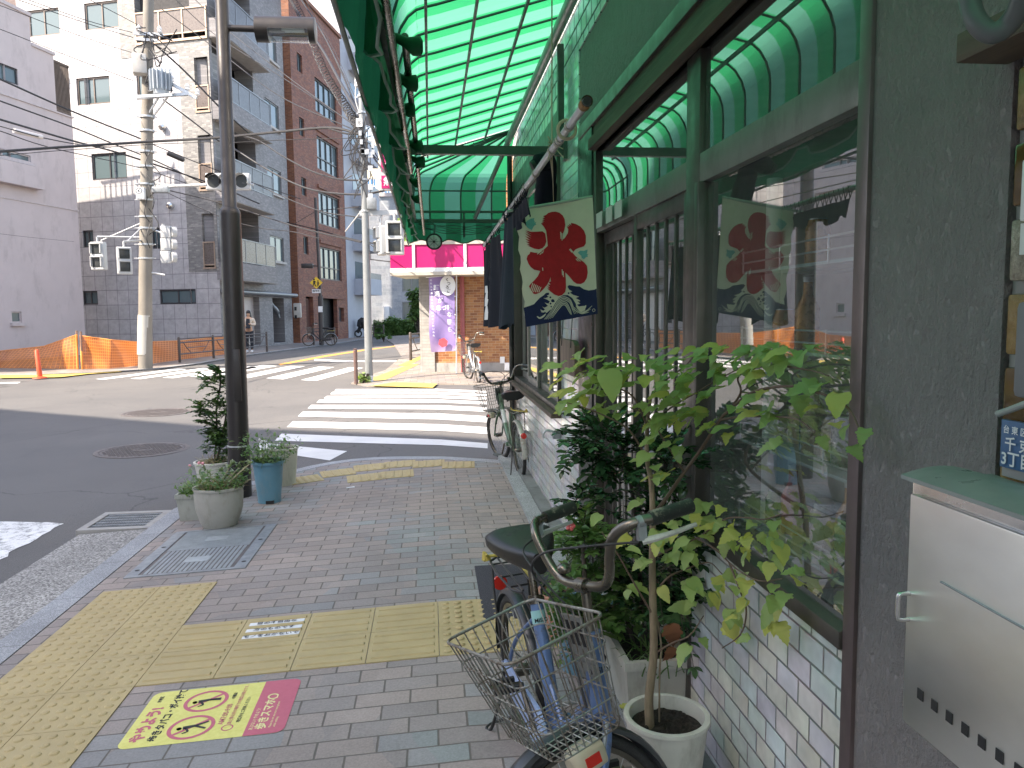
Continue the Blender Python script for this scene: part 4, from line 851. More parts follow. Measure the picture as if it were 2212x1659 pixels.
cutp(m, [(388, 618), (412, 612), (392, 606), (418, 598), (396, 590), (422, 583), (400, 575), (424, 566), (406, 556), (430, 545), (450, 528), (480, 517), (515, 514), (550, 524), (578, 548), (594, 580), (601, 630), (592, 675), (578, 710), (578, 755), (596, 742), (622, 700), (626, 668), (612, 640), (632, 648), (618, 628), (640, 640), (630, 618), (652, 634), (648, 612), (690, 622), (730, 645), (760, 680), (776, 725), (776, 790), (760, 815), (720, 828), (690, 840), (664, 870), (690, 900), (725, 925), (765, 955), (788, 985), (794, 1040), (786, 1090), (765, 1125), (735, 1140), (700, 1138), (670, 1118), (640, 1080), (600, 1040), (604, 1100), (606, 1170), (598, 1210), (570, 1238), (540, 1245), (505, 1232), (470, 1205), (440, 1175), (462, 1182), (442, 1160), (466, 1166), (446, 1145), (470, 1146), (455, 1125), (474, 1118), (470, 1082), (462, 1110), (440, 1150), (410, 1185), (380, 1215), (345, 1228), (326, 1225), (300, 1190), (286, 1160), (300, 1140), (330, 1110), (360, 1075), (382, 1030), (370, 1026), (330, 1018), (300, 995), (280, 965), (264, 925), (272, 895), (290, 880), (296, 862), (330, 870), (370, 872), (410, 845), (446, 812), (440, 740), (432, 680), (412, 645)])
cutp(m, [(252, 678), (300, 692), (350, 690), (400, 686), (424, 704), (430, 740), (434, 775), (422, 810), (400, 832), (370, 842), (330, 836), (268, 808), (296, 812), (262, 796), (294, 798), (254, 774), (292, 780), (248, 750), (296, 764), (246, 726), (302, 748), (246, 704), (306, 730), (250, 688), (306, 712)])
m.build('red_character', dye('red_dye', (.46, .014, .02)), flag)
m = MB()
for i in range(6): x = 316+i*14; y = 1132+i*7; cutp(m, [(x-2, y+2), (x+6, y), (x-18+i, y+78-i*6), (x-24+i, y+74-i*6)], -.0032)
for a in ((352, 880, 40), (375, 884, 30), (398, 872, 12)): cutp(m, [(a[0], a[1]), (a[0]+a[2], a[1]-26), (a[0]+a[2]+2, a[1]-20), (a[0]+4, a[1]+6)], -.0032)
for a in ((560, 690, 60), (570, 700, 64), (572, 1015, 50), (582, 1030, 50), (402, 1000, 26)): cutp(m, [(a[0]-4, a[1]), (a[0]+3, a[1]), (a[0]+5, a[1]+a[2]), (a[0]-1, a[1]+a[2])], -.0032)
for a in ((632, 842, 28), (640, 838, 26), (690, 925, 30), (700, 918, 32)): cutp(m, [(a[0], a[1]), (a[0]+5, a[1]-4), (a[0]+a[2]+3, a[1]+24), (a[0]+a[2]-3, a[1]+28)], -.0032)
m.build('brush_streaks', CREAM, flag)
m = MB()
cutp(m, [(246, 618), (270, 595), (300, 578), (330, 572), (326, 592), (334, 602), (330, 612), (346, 606), (340, 622), (348, 630), (332, 636), (322, 648), (308, 676), (290, 668), (270, 655), (258, 636)]); cutp(m, [(708, 868), (730, 852), (760, 854), (792, 842), (790, 862), (784, 880), (798, 882), (790, 892), (794, 908), (780, 906), (762, 926), (742, 916), (738, 895), (722, 882)]); m.build('teal_bird', dye('teal_dye', (.14, .42, .40)), flag)
m = MB(); NV = dye('navy_dye', (.01, .018, .07))
cutp(m, [(240, 1345), (290, 1330), (330, 1315), (352, 1290), (380, 1260), (410, 1240), (432, 1218), (455, 1216), (460, 1232), (440, 1240), (455, 1252), (430, 1262), (410, 1262), (440, 1275), (465, 1290), (455, 1310), (420, 1300), (450, 1330), (420, 1345), (400, 1335), (425, 1362), (410, 1372), (385, 1360), (395, 1385), (440, 1390), (480, 1355), (510, 1305), (540, 1262), (580, 1238), (620, 1236), (660, 1262), (690, 1310), (700, 1350), (730, 1380), (770, 1370), (778, 1330), (750, 1330), (720, 1335), (700, 1320), (730, 1310), (705, 1290), (740, 1290), (690, 1262), (720, 1250), (670, 1235), (640, 1215), (660, 1205), (635, 1190), (618, 1165), (630, 1150), (650, 1152), (690, 1160), (725, 1162), (760, 1185), (800, 1196), (850, 1190), (868, 1180), (880, 1398), (262, 1512)])
for p in ((470, 1256, 8), (490, 1285, 14), (472, 1310, 8), (478, 1336, 7), (425, 1388, 7), (628, 1220, 8), (716, 1325, 7), (735, 1285, 8), (690, 1230, 9), (450, 1225, 10), (500, 1290, 8)): cutp(m, [(p[0]+p[2]*cos(a), p[1]+p[2]*sin(a)) for a in [i*pi/5 for i in range(10)]])
m.build('navy_wave', NV, flag)
m = MB()
def arc(pts, w):
    q = bez([Vector((p[0], p[1], 0)) for p in pts], 5); L_, R_ = [], []
    for i, p in enumerate(q):
        d = (q[min(i+1, len(q)-1)]-q[max(i-1, 0)]).normalized(); e = Vector((-d.y, d.x, 0))*w*(.35+.65*sin(pi*(i+.5)/len(q))); L_.append((p+e)); R_.append((p-e))
    for i in range(len(q)-1): m.add([fz(zf(a.x, a.y))+Vector((0, -.0034, 0)) for a in (L_[i], L_[i+1], R_[i+1], R_[i])], [(0, 1, 2, 3)])
for k in range(6):
    d = k*13; arc([(402+d*1.3, 1466-d*.5), (450+d, 1400-d*.1), (500+d*.75, 1310+d*.6), (560+d*.2, 1258+d), (620-d*.3, 1262+d), (655-d*.4, 1330+d*.7), (668-d*.35, 1410-d*.1)] if k > 2 else [(402+d, 1466-d*.4), (470+d*.8, 1380+d*.1), (520+d*.6, 1290+d*.7), (580+d*.2, 1252+d), (640-d*.2, 1275+d), (672-d*.4, 1345+d*.7), (705-d, 1395+d*.2)], 3)
for k in range(3): arc([(690-k*14, 1330+k*12), (730, 1378+k*8), (780-k*6, 1372+k*10), (830-k*12, 1330+k*26)], 3)
arc([(356, 1420), (380, 1435), (410, 1420), (432, 1398)], 8); arc([(735, 1345), (765, 1345), (778, 1325)], 9)
for i in range(16): a, b = 2*pi*i/16, 2*pi*(i+1)/16; m.add([fz(zf(845+q*cos(t), 1367+q*sin(t)))+Vector((0, -.0034, 0)) for q, t in ((10, a), (13, a), (13, b), (10, b))], [(0, 1, 2, 3)])
m.build('wave_lines', CREAM, flag)
m = MB(); a, b = zf(95, 514), zf(835, 386); m.tube([a, b], .0055, 10); m.build('rod', plain('mint_rod', (.32, .42, .34), .5), flag, smooth=True); m = MB(); m.tube([pa+pd*.43, zf(498, 432)], .0016, 5); m.tube([pa+pd*.46, zf(497, 300)], .0014, 5); m.build('string', bpy.data.materials['straw_string'], flag)
# ================================================================== buildings across the junction
C0 = (-9.1, 35.0)
FW = Fac(C0, radians(-70.5), -1); FG = Fac(C0, radians(9.7), 1); FB = Fac((-7.25, 44.2), radians(12.5), 1); FP = Fac((-14.3, 33.8), radians(16), 1)
dW = FW.d; dG = FG.d
def tdir(F): return (F.d.x, F.d.y, 0)
M['panel'] = tiles('white_wall_panel', tdir(FW), (0, 0, 1), .585, .66, .018, 0, [(.50, .49, .495), (.525, .51, .515), (.485, .475, .48)], (.15, .145, .16), .45, var=.04, fine=4, bumps=.2)
GT = [(.2, .195, .19), (.26, .255, .245), (.22, .215, .21), (.34, .33, .31), (.24, .235, .23)]
M['greytile_f'] = tiles('grey_mottled_tile', tdir(FW), (0, 0, 1), .2, .07, .01, .5, GT, (.2, .2, .19), .6, var=.1, fine=20, bumps=.2)
M['greytile_s'] = tiles('grey_mottled_tile_side', tdir(FG), (0, 0, 1), .2, .07, .01, .5, [(.21, .2, .205), (.26, .245, .25), (.235, .225, .23), (.31, .295, .295)], (.2, .2, .2), .6, var=.1, fine=20, bumps=.2)
BRK = [(.27, .095, .06), (.31, .115, .07), (.22, .08, .055), (.35, .145, .085)]
M['brick_s'] = tiles('dark_red_brick', tdir(FB), (0, 0, 1), .22, .075, .012, .5, BRK, (.12, .075, .06), .7, var=.15, fine=20, bumps=.3)
M['brick_f'] = tiles('sunlit_brick_end', (cos(radians(12.5)), -sin(radians(12.5)), 0), (0, 0, 1), .22, .075, .014, .5, [(.27, .09, .04), (.33, .12, .055), (.22, .075, .035)], (.2, .13, .1), .7, var=.15, fine=20, bumps=.3)  # same brick with the orange of sunlight put into its colour
M['pink'] = plain('pinkish_render', (.54, .47, .46), .8, var=.05, scale=1.2, bump=.2, bscale=40, grime=(.40, .345, .335))
M['pinktrim'] = plain('pinkish_trim', (.52, .46, .45), .7)
M['brownframe'] = plain('brown_window_frame', (.13, .105, .09), .45, .3); M['darkframe'] = plain('dark_window_frame', (.06, .06, .065), .4, .3)
M['railglass'] = plain('smoked_rail_panel', (.11, .09, .08), .3); M['railglass2'] = plain('grey_rail_panel', (.09, .095, .105), .4); M['railmetal'] = plain('tan_rail', (.34, .26, .2), .45, .4); M['railgrey'] = plain('grey_rail', (.2, .21, .22), .4, .5)
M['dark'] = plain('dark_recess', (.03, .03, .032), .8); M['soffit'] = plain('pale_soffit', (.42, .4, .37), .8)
def boxwin(F, par, rc, fm='brownframe', cur=None, **k): return F.window(par, rc, M[fm], M['winglass'], curtain=cur, **k)
# --- white panelled building
wb = thing('apartment_building', 'white panelled block of flats with grey mottled corner and tan balcony rails', 'building', (*C0, 0))
T = 23
wins = [FW.rect(58.7, 24, 130, 73), FW.rect(181, 8, 257, 58), FW.rect(164, 170, 239, 222), FW.rect(294, 160, 345, 206), FW.rect(197, 333, 275, 385), FW.rect(178, 498, 203, 534), FW.rect(178, 629, 212, 658), FW.rect(327, 492, 347, 537), FW.rect(344, 626, 424, 656)]
slots = [FW.rect(419, 125, 454, 238), FW.rect(427, 293, 461, 408), FW.rect(436, 462, 467, 577)]
topb = FW.rect(287, -60, 449, 78)
big = [FW.rect(258, -400, 480, 0)]
gz = 3.37; gx = FW.pix(400, 400)[0]; gt = 12.7; UL = FW.pix(36, 30)[0]; gx2 = FW.pix(258, 60)[0]
m = MB(); FW.wall(m, gx, UL, -.2, gt, wins, .14); FW.wall(m, 0, gx, -.2, gz, wins, .14); FW.wall(m, gx2, UL, gt, T, wins, .14); m.build('white_wall', M['panel'], wb)
m = MB(); FW.wall(m, 0, gx, gz, gt, slots, .9, o=.02); FW.wall(m, 0, gx2, gt, T, [topb] + slots, 1.3, o=.02)
m.add([FW.at(gx, gz, .02), FW.at(gx, gt, .02), FW.at(gx, gt, 0), FW.at(gx, gz, 0)], [(0, 1, 2, 3)]); m.build('grey_tiled_wall', M['greytile_f'], wb)
m = MB(); FW.box(m, 0.5, UL, -.2, T-.1, -.35, -.3 + -.9); m.build('core', M['dark'], wb)
for i, w in enumerate(wins):
    fm = 'brownframe' if i < 4 else 'darkframe'; u0, u1, z0, z1 = w
    ww = boxwin(FW, wb, w, fm, (M['blue_curtain'] if i < 4 else M['curtain'], .05, .5) if i not in (5, 6, 8) else None, fw=.07)
    c = MB(); mid = (u0+u1)/2
    FW.box(c, *( (u0+.07, mid-.03) if i != 1 else (mid+.03, u1-.07)), z0+.07, z1-.07, -.118, -.10); c.build('blind', (M['curtain'] if i < 6 else M['winglass']), ww)
    c = MB(); FW.box(c, *((mid+.03, u1-.07) if i != 1 else (u0+.07, mid-.03)), z0+.07, z1-.07, -.12, -.105); c.build('shade', (M['blue_curtain'] if i < 4 else M['curtain'] if i < 5 else M['winglass']), ww)
for r in slots:
    u0, u1, z0, z1 = r; zt = z0+(z1-z0)*.48; b = MB(); FW.box(b, u0, u0+.05, z0, zt, -.02, .05); FW.box(b, u1-.05, u1, z0, zt, -.02, .05); FW.box(b, u0+.05, u1-.05, zt-.06, zt, -.02, .05); FW.box(b, u0+.05, u1-.05, z0+.08, z0+.14, -.02, .05); FW.box(b, u0-.03, u1+.03, z0-.08, z0, -.1, .06); rl = b.build('balcony_rail', M['railmetal'], wb); c = MB(); FW.box(c, u0+.05, u1-.05, z0+.14, zt-.06, 0, .02); c.build('rail_panel', M['railglass'], rl)
    c = MB(); FW.box(c, u0+(u1-u0)*.08, u0+(u1-u0)*.5, z0, z1-.05, -.8, -.78); c.build('balcony_curtain', M['curtain'], wb); c = MB(); FW.box(c, u0, u1, z0, z1, -.92, -.89); c.build('balcony_glass', M['winglass'], wb)
u0, u1, z0, _ = topb; zt = FW.pix(360, 25)[1]; b = MB(); 
for t in (0, .33, .66, 1): uu = u0+(u1-u0-.06)*t; FW.box(b, uu, uu+.06, z0, zt, .0, .08)
FW.box(b, u0, u1, zt, zt+.06, -.01, .09); FW.box(b, u0, u1, z0-.1, z0, -.05, .09); FW.box(b, u0, u1, z0+.2, z0+.25, .01, .07); rl = b.build('balcony_rail', M['railmetal'], wb); c = MB(); FW.box(c, u0+.06, u1-.06, z0+.25, zt, .03, .05); c.build('rail_panel', M['railglass'], rl)
c = MB(); FW.box(c, u0, u1, z0, z0+3.5, -1.32, -1.28); c.build('balcony_glass', M['winglass'], wb); c = MB(); FW.box(c, u0+.5, u1-2.0, z0+.1, z0+2, -1.27, -1.2); c.build('balcony_curtain', M['curtain'], wb)
for (x, y) in ((371, 445), (354, 276)):
    u, z = FW.pix(x, y); c = MB(); c.tube([FW.at(u, z, 0), FW.at(u, z, .18), FW.at(u, z-.03, .24)], [.15, .15, .09], 16); c.build('vent_hood', M['stainless'], wb, smooth=True)
u0, u1, z0, z1 = FW.rect(122, 153, 139, 172); c = MB(); FW.box(c, u0, u1, z0, z1, 0, .35); c.build('vent_box', M['white'], wb, bevel=.02)
# --- grey street front of the same block
gb = thing('tiled_apartment_building', 'grey tiled block of flats with recessed balconies and a roller shutter on the street', 'building', (C0[0]+.5, C0[1]+2, 0))
rec = [(.25, 4.65, zf0, zf0+2.65) for zf0 in (3.75, 7.15, 10.6, 14.0)]; wn = [(6.1, 8.05, z, z+1.28) for z in (4.27, 7.75, 11.15, 14.54)]
gnd = [(.2, 4.35, 0, 2.35), (6.1, 7.75, 0, 2.35)]; EG = 9.0
m = MB(); FG.wall(m, 0.0, EG, -.2, 18.6, rec+wn+gnd, .9); m.build('street_wall', M['greytile_s'], gb)
m = MB(); FG.box(m, .6, EG, -.2, 18.5, -1.6, -1.3); FG.box(m, .5, 4.8, -.2, 2.6, -1.29, -1.0); m.build('core', M['dark'], gb)
for i, (u0, u1, z0, z1) in enumerate(rec):
    m = MB(); FG.box(m, -.3 if i == 9 else .0, 5.0, z0-.75, z0+.02, -.1, .75); m.build('balcony_slab', M['greytile_s'], gb); m = MB(); FG.box(m, 0.03, 4.97, z0-.77, z0-.752, -.1, .72); m.build('balcony_soffit', M['soffit'], gb)
    b = MB(); zt = z0+1.05
    for t in range(5): uu = .05+4.8*t/4; FG.box(b, uu, uu+.05, z0, zt, .66, .71)
    FG.box(b, .05, 4.9, zt, zt+.05, .65, .72); FG.box(b, .05, 4.9, z0+.06, z0+.1, .66, .71); FG.box(b, 4.86, 4.9, zt, zt+.05, -.1, .66); rl = b.build('balcony_rail', M['railgrey'], gb); c = MB(); FG.box(c, .1, 4.85, z0+.1, zt, .675, .695); c.build('rail_panel', M['railglass'] if i == 0 else M['railglass2'], rl)
    c = MB(); FG.box(c, 3.2, 3.9, z0+.1, z0+.8, .1, .4); c.build('air_conditioner', M['white'], gb, bevel=.02); c = MB(); FG.box(c, .6, 3.0, z0, z0+2, -.88, -.85); c.build('balcony_door', M['winglass'], gb)
for i, w in enumerate(wn): FG.window(gb, w, M['railgrey'], M['winglass'], fw=.06, curtain=(M['curtain'], .05, .95), sill=.12, sillmat=M['soffit']); 
for i, w in enumerate(wn):
    c = MB(); FG.box(c, w[0]+.08, (w[0]+w[1])/2-.04, w[2]+.08, w[3]-.08, -.12, -.105); c.build('window_blind', M['white'] if i % 2 else M['curtain'], gb)
m = MB(); 
for k in range(28): z = .05+k*.082; FG.box(m, .2, 4.35, z, z+.07, -.34, -.30+.0*(k % 2))
FG.box(m, .2, 4.35, 0, 2.34, -.36, -.335); m.build('roller_shutter', plain('cream_shutter', (.5, .46, .44), .5, .2, var=.04), gb)
m = MB(); a = FG.at(-.2, 2.52, .22); b = FG.at(9.1, 2.52, .22); m.tube([a, b], .11, 12); m.build('canopy_pipe', M['railgrey'], gb, smooth=True)
m = MB(); FG.box(m, 6.1, 7.75, 0, 2.35, -.92, -.9); m.build('entrance_back', M['black'], gb)
m = MB(); m.tube(bez([FG.at(6.4, 2.2, -.3), FG.at(6.7, 1.9, -.2), FG.at(7.0, 1.6, -.1), FG.at(7.1, 1.3, -.05)], 4), [.1]*5+[.13]*4+[.07]*4, 10); m.build('hanging_duct', M['railgrey'], gb, smooth=True)
# --- brick building
bb = thing('brick_building', 'dark red brick building with tall dark windows and end wall tinted orange as sunlit', 'building', (-7.25, 44.2, 0))
bw = [(3.6, 7.35, z, z+1.95) for z in (3.6, 6.9, 10.15, 13.5)] ; sm = [(.95, 1.7, z, z+1.0) for z in (4.9, 8.2, 11.5, 15.0)]; g2 = [(1.0, 2.15, 0, 2.5), (3.1, 6.3, 0, 2.45), (6.6, 7.6, 1.0, 1.9)]
m = MB(); FB.wall(m, 0, 8.35, -.2, 19.2, bw+sm+g2, .25); m.build('street_wall', M['brick_s'], bb)
m = MB(); m.add([FB.at(0, -.2), FB.at(0, 19.2), FB.at(0, 19.2, -7), FB.at(0, -.2, -7)], [(0, 1, 2, 3)]); m.add([FB.at(0, 19.2), FB.at(8.35, 19.2), FB.at(8.35, 19.2, -7), FB.at(0, 19.2, -7)], [(0, 1, 2, 3)]); m.build('end_wall', M['brick_f'], bb)
m = MB(); FB.box(m, .05, 8.3, -.2, 19.1, -.9, -.5); FB.box(m, 8.1, 8.34, -.2, 19, -.02 - 6, -.03); m.build('core', M['dark'], bb)
for w in bw:
    ww = FB.window(bb, w, M['darkframe'], M['winglass'], fw=.08, nmul=3, hm=(.38,), depth=.2); c = MB()
    for i in range(4): u = w[0]+.1+(w[1]-w[0]-.1)*i/4; FB.box(c, u, u+.72, w[2]+.82, w[3]-.12, -.215, -.18)
    c.build('painted_reflection', M['curtain'], ww); m = MB(); FB.box(m, w[0]-.15, w[1]+.15, w[2]-1.15, w[2]-.95, 0, .1); m.build('brick_ledge', M['brick_s'], bb)  # pale panels stand in for reflections in the upper panes
for w in sm: FB.window(bb, w, M['darkframe'], M['winglass'], fw=.06, depth=.2)
m = MB(); FB.box(m, 3.1, 6.3, 0, 2.45, -.5, -.45); m.build('garage_opening', M['black'], bb)
m = MB(); FB.box(m, 1.0, 2.15, 0, 2.4, -.25, -.2)
for i in range(9): u = 1.05+i*.12; FB.box(m, u, u+.05, .05, 2.35, -.2, -.17)
m.build('slatted_door', plain('dark_red_door', (.1, .03, .02), .5), bb); m = MB(); FB.box(m, 6.6, 7.6, 1.0, 1.9, -.28, -.2); m.build('shutter_panel', M['darkframe'], bb)
m = MB(); FB.box(m, -.4, 8.4, 19.2, 19.4, -7, .12); m.build('roof_edge', M['brick_f'], bb)
# --- pinkish building at the left edge
pk = thing('rendered_house', 'pinkish grey rendered building stepping down behind the orange netting', 'building', (-14.3, 33.8, 0))
pw = [FP.rect(-60, 112, 40, 185), FP.rect(-60, 305, 67, 352), FP.rect(25, 673, 48, 697)]
z1 = 9.5; z2 = FP.pix(118, 121)[1]; z3 = FP.pix(68, 72)[1]+.6
def pkw(u0, u1, za, zb, o=0): m_ = MB(); FP.wall(m_, u0, u1, za, zb, pw, .12, o=o); return m_
m = pkw(-14, 0, -.2, z1); m.add([FP.at(0, -.2), FP.at(0, z1), FP.at(0, z1, -9), FP.at(0, -.2, -9)], [(0, 1, 2, 3)])
ue = FP.pix(120, 200)[0]; FP.wall(m, -14, ue, z1, z2, pw, .12); m.add([FP.at(ue, z1), FP.at(ue, z2), FP.at(ue, z2, -9), FP.at(ue, z1, -9)], [(0, 1, 2, 3)])
uf = FP.pix(66, 80)[0]; FP.wall(m, -14, uf, z2, z3, pw, .12); m.add([FP.at(uf, z2), FP.at(uf, z3), FP.at(uf, z3, -9), FP.at(uf, z2, -9)], [(0, 1, 2, 3)])
m.build('wall', M['pink'], pk)
m = MB(); FP.box(m, -14, uf+.05, z3, z3+.12, -9, .06); FP.box(m, uf, ue+.05, z2, z2+.12, -9, .06); FP.box(m, -14, 0.04, z1-.0, z1+.06, -9, .05); FP.box(m, -14, -2.2, 7.0, 7.12, 0, .1); FP.box(m, -14, 0.02, 5.78, 5.83, 0, .03); m.build('coping', M['pinktrim'], pk)
for i, w in enumerate(pw):
    FP.window(pk, w, M['pinktrim'] if i else M['darkframe'], M['winglass'], fw=.05, nmul=1 if i < 2 else 0, depth=.1, curtain=None, sill=.1 if i else None, sillmat=M['pinktrim'])
m = MB(); FP.box(m, -14, -2.1, 6.3, 7.1, 0, .35); m.build('box_ledge', M['pink'], pk)
m = MB(); o2 = 0.0
for i in range(11): u = ue+.05+(0-ue-.1)*i/10; FP.box(m, u, u+.04, z1, z1+2.0, -.06, -.02)
FP.box(m, ue, 0, z1+1.98, z1+2.06, -.08, 0); FP.box(m, ue, 0, z1+.1, z1+.16, -.07, -.01)
for i in range(14): k = -.1-i*.3; FP.box(m, -.06, -.02, z1, z1+2.0, k-.04, k)
FP.box(m, -.08, 0, z1+1.98, z1+2.06, -4.2, 0); m.build('roof_railing', M['brownframe'], pk)
a = FP.at(-1.0, z2, -1.2); m = MB(); m.tube([a, a+Vector((0, 0, 1.5))], .03, 6)
for i in range(4): m.bar(a+Vector((-.35+.05*i, 0, 1.3-.12*i)), a+Vector((.35-.05*i, .15, 1.3-.12*i)), .02, .02)
m.build('aerial', M['railgrey'], pk); m = MB(); m.tube([a+Vector((.0, 0, .2)), a+Vector((.04, .12, .22))], [.3, .22], 14); m.build('dish', M['white'], pk)
# dark brown building behind at top left
p0 = PD(38, 60, 50); F5 = Fac((p0.x, p0.y), radians(-70.5), -1); db = thing('brown_tower', 'dark brown building rising behind the pinkish one with a white globe lamp', 'building', (p0.x, p0.y, 0)); m = MB(); F5.box(m, 0, 14, -.2, 26, -8, 0); m.build('wall', plain('dark_brown_tile', (.1, .07, .065), .7, var=.1), db); u, z = F5.pix(18, 20); m = MB(); m.ball(F5.at(u, z, .3), .35, 14, 10); m.build('globe_lamp', M['white'], db, smooth=True)
# --- pale balcony tower beyond the brick building
FN = Fac((-5.45, 52.6), radians(12.5), 1); nbld = thing('balcony_tower', 'pale blue grey tower with stacked balconies and a roof railing behind the brick building', 'building', (-5.45, 52.6, 0)); hN = 25.5
pg2 = plain('pale_blue_render', (.36, .38, .42), .7, var=.05, scale=1.5)
m = MB(); FN.box(m, 0, 4.2, -.2, hN, -9, 0); m.build('wall', pg2, nbld)
for k in range(8):
    z = 3.0+3.0*k; m = MB(); FN.box(m, 1.5, 4.4, z-.2, z, 0, 1.1); FN.box(m, 1.5, 4.4, z, z+.9, 1.02, 1.1); FN.box(m, 1.5, 1.58, z, z+.9, 0, 1.1); m.build('balcony', pg2, nbld); m = MB(); FN.box(m, 1.5, 4.4, z+.9, z+1.3, 1.04, 1.08); m.build('balcony_rail', M['railgrey'], nbld); m = MB(); FN.box(m, 1.8, 4.0, z, z+2.1, .0, .02); m.build('balcony_window', M['winglass'], nbld)
m = MB(); F6 = FN
for i in range(30): u = .1+4*i/29; FN.box(m, u, u+.04, hN, hN+1.6, -.1, -.06)
for i in range(40): k = -.1-i*.22; FN.box(m, .05, .09, hN, hN+1.6, k-.04, k)
FN.box(m, 0, 4.2, hN+1.6, hN+1.68, -.12, -.04); FN.box(m, .03, .1, hN+1.6, hN+1.68, -9, 0); m.build('roof_railing', M['railgrey'], nbld)
a = FN.at(2.4, hN, -1); m = MB(); m.tube([a, a+Vector((0, 0, 5))], .04, 6); m.bar(a+Vector((-1.6, 0, 5.0)), a+Vector((.9, 0, 4.2)), .05, .05); 
for i in range(5): m.bar(a+Vector((-1.2+.4*i, -.4, 4.9-.13*i)), a+Vector((-1.2+.4*i, .4, 4.9-.13*i)), .03, .03)
m.build('aerial', M['railgrey'], nbld)
# --- white tiled building closing the view
def frontal(x0, x1, ytop, Y, zb=-.15):
    a = PY(x0, 700, Y); b = PY(x1, 700, Y); t = PY((x0+x1)/2, ytop, Y); return Fac((a.x, Y), radians(90), 1), b.x-a.x, t.z
M['whitetile'] = tiles('white_wall_tile_far', (1, 0, 0), (0, 0, 1), .6, .3, .02, .5, [(.4, .42, .45), (.44, .46, .48), (.37, .4, .43)], (.36, .37, .4), .5, var=.06, fine=6, bumps=.2)
F7, w7, t7 = frontal(756, 960, 425, 64.); fb = thing('white_tiled_building', 'white tiled building with dark windows closing the street behind the hedge', 'building', (*F7.P.xy, 0))
def fw_(a, b, c, d): return F7.rect(a, b, c, d)
fw7 = [fw_(765, 500, 802, 560), fw_(765, 572, 802, 632), fw_(868, 598, 910, 630), fw_(768, 655, 803, 704), fw_(868, 652, 918, 705), fw_(868, 520, 905, 560)]
m = MB(); F7.wall(m, 0, w7, -.2, t7, fw7, .2); m.build('wall', M['whitetile'], fb); m = MB(); F7.box(m, 0.02, w7-.02, -.2, t7, -4, -.5); m.build('core', M['dark'], fb)
for w in fw7: F7.window(fb, w, M['railgrey'], M['winglass'], fw=.1, nmul=1, hm=(.3,) if w[3]-w[2] > 2 else ())
m = MB(); F7.box(m, 0, w7, t7, t7+.3, -4, .15); m.build('roof_edge', M['pinktrim'], fb); u0, u1, za, zb = fw_(829, 662, 842, 692); m = MB(); F7.box(m, u0, u1, za, zb, 0, .4); m.build('meter_box', M['white'], fb, bevel=.03)
F8, w8, t8 = frontal(745, 858, 300, 95.); yb = thing('cream_building', 'distant cream and blue glass office block above the street', 'building', (*F8.P.xy, 0)); ww8 = [F8.rect(a, b, a+22, b+34) for a in (762, 792, 822) for b in (330, 385, 440)]
m = MB(); F8.wall(m, 0, w8, -.2, t8, ww8, .3); m.build('wall', plain('cream_render', (.62, .57, .44), .7), yb); m = MB(); F8.box(m, .1, w8-.1, 0, t8-.1, -6, -.6); m.build('core', M['dark'], yb)
bgm = NB('blue_glazing').col((.1, .25, .45)).rough(.1).m
for w in ww8: F8.window(yb, w, M['white'], bgm, fw=.12, nmul=2, hm=(.5,))
# --- the pink-signed shop on the far corner
FS = Fac((.111-.35, 18.89), radians(100), 1); Ls = 8.0
sp = thing('corner_store', 'brick corner store with deep pink fascia and red downpipe', 'building', (.1, 18.8, 0)); zfl = lambda x, y: FS.pix(x, y)
M['storebrick'] = tiles('orange_brown_tile', tdir(FS), (0, 0, 1), .175, .062, .007, .5, [(.46, .2, .07), (.52, .24, .085), (.34, .13, .05), (.4, .16, .06), (.5, .25, .1)], (.42, .3, .2), .45, var=.12, fine=12, bumps=.3)
M['pillartile'] = tiles('pale_pillar_tile', tdir(FS), (0, 0, 1), .3, .075, .008, 0, [(.42, .41, .385), (.46, .45, .42)], (.24, .24, .23), .5, var=.06, fine=8, bumps=.2)
u1 = zfl(941, 800)[0]; wu = FS.rect(1094, 594, 1112, 628); hole = [(wu[0]-.02, wu[0]+1.1, wu[2], wu[3])]; zt = 2.75
m = MB(); FS.wall(m, u1, Ls, .22, 5.2, hole, .1); m.build('brick_wall', M['storebrick'], sp); m = MB(); FS.box(m, u1, Ls, -.1, .22, -.2, .03); m.build('concrete_base', M['concrete'], sp)
m = MB(); FS.box(m, 0, u1-.003, -.1, 5.2, -.5, .06); FS.box(m, 0, .25, -.1, 3.2, -12, -.5); m.build('tiled_pillar', M['pillartile'], sp); m = MB(); FS.box(m, .1, Ls, 0, 5.1, -11, -.5); m.build('core', M['dark'], sp)
FS.window(sp, hole[0], M['darkframe'], M['winglass'], fw=.04, curtain=(M['curtain'], .1, .9))
m = MB(); a = zfl(1085, 783); FS.box(m, a[0]-.05, a[0]+.06, a[1]-.02, a[1]+.14, 0, .05); a = zfl(1096, 743); 
m.build('outlet_box', M['white'], sp)
pr = zfl(1003, 800)[0]; m = MB(); m.tube([FS.at(pr, 0, .18), FS.at(pr, 2.6, .18)], .055, 14); m.tube([FS.at(pr, 1.95, .18), FS.at(pr, 2.05, .18)], .065, 14); m.build('red_downpipe', plain('dull_red_pipe', (.36, .1, .1), .5, var=.15, scale=9), sp, smooth=True)
m = MB(); a = FS.at(pr-.6, 2.35, .2)
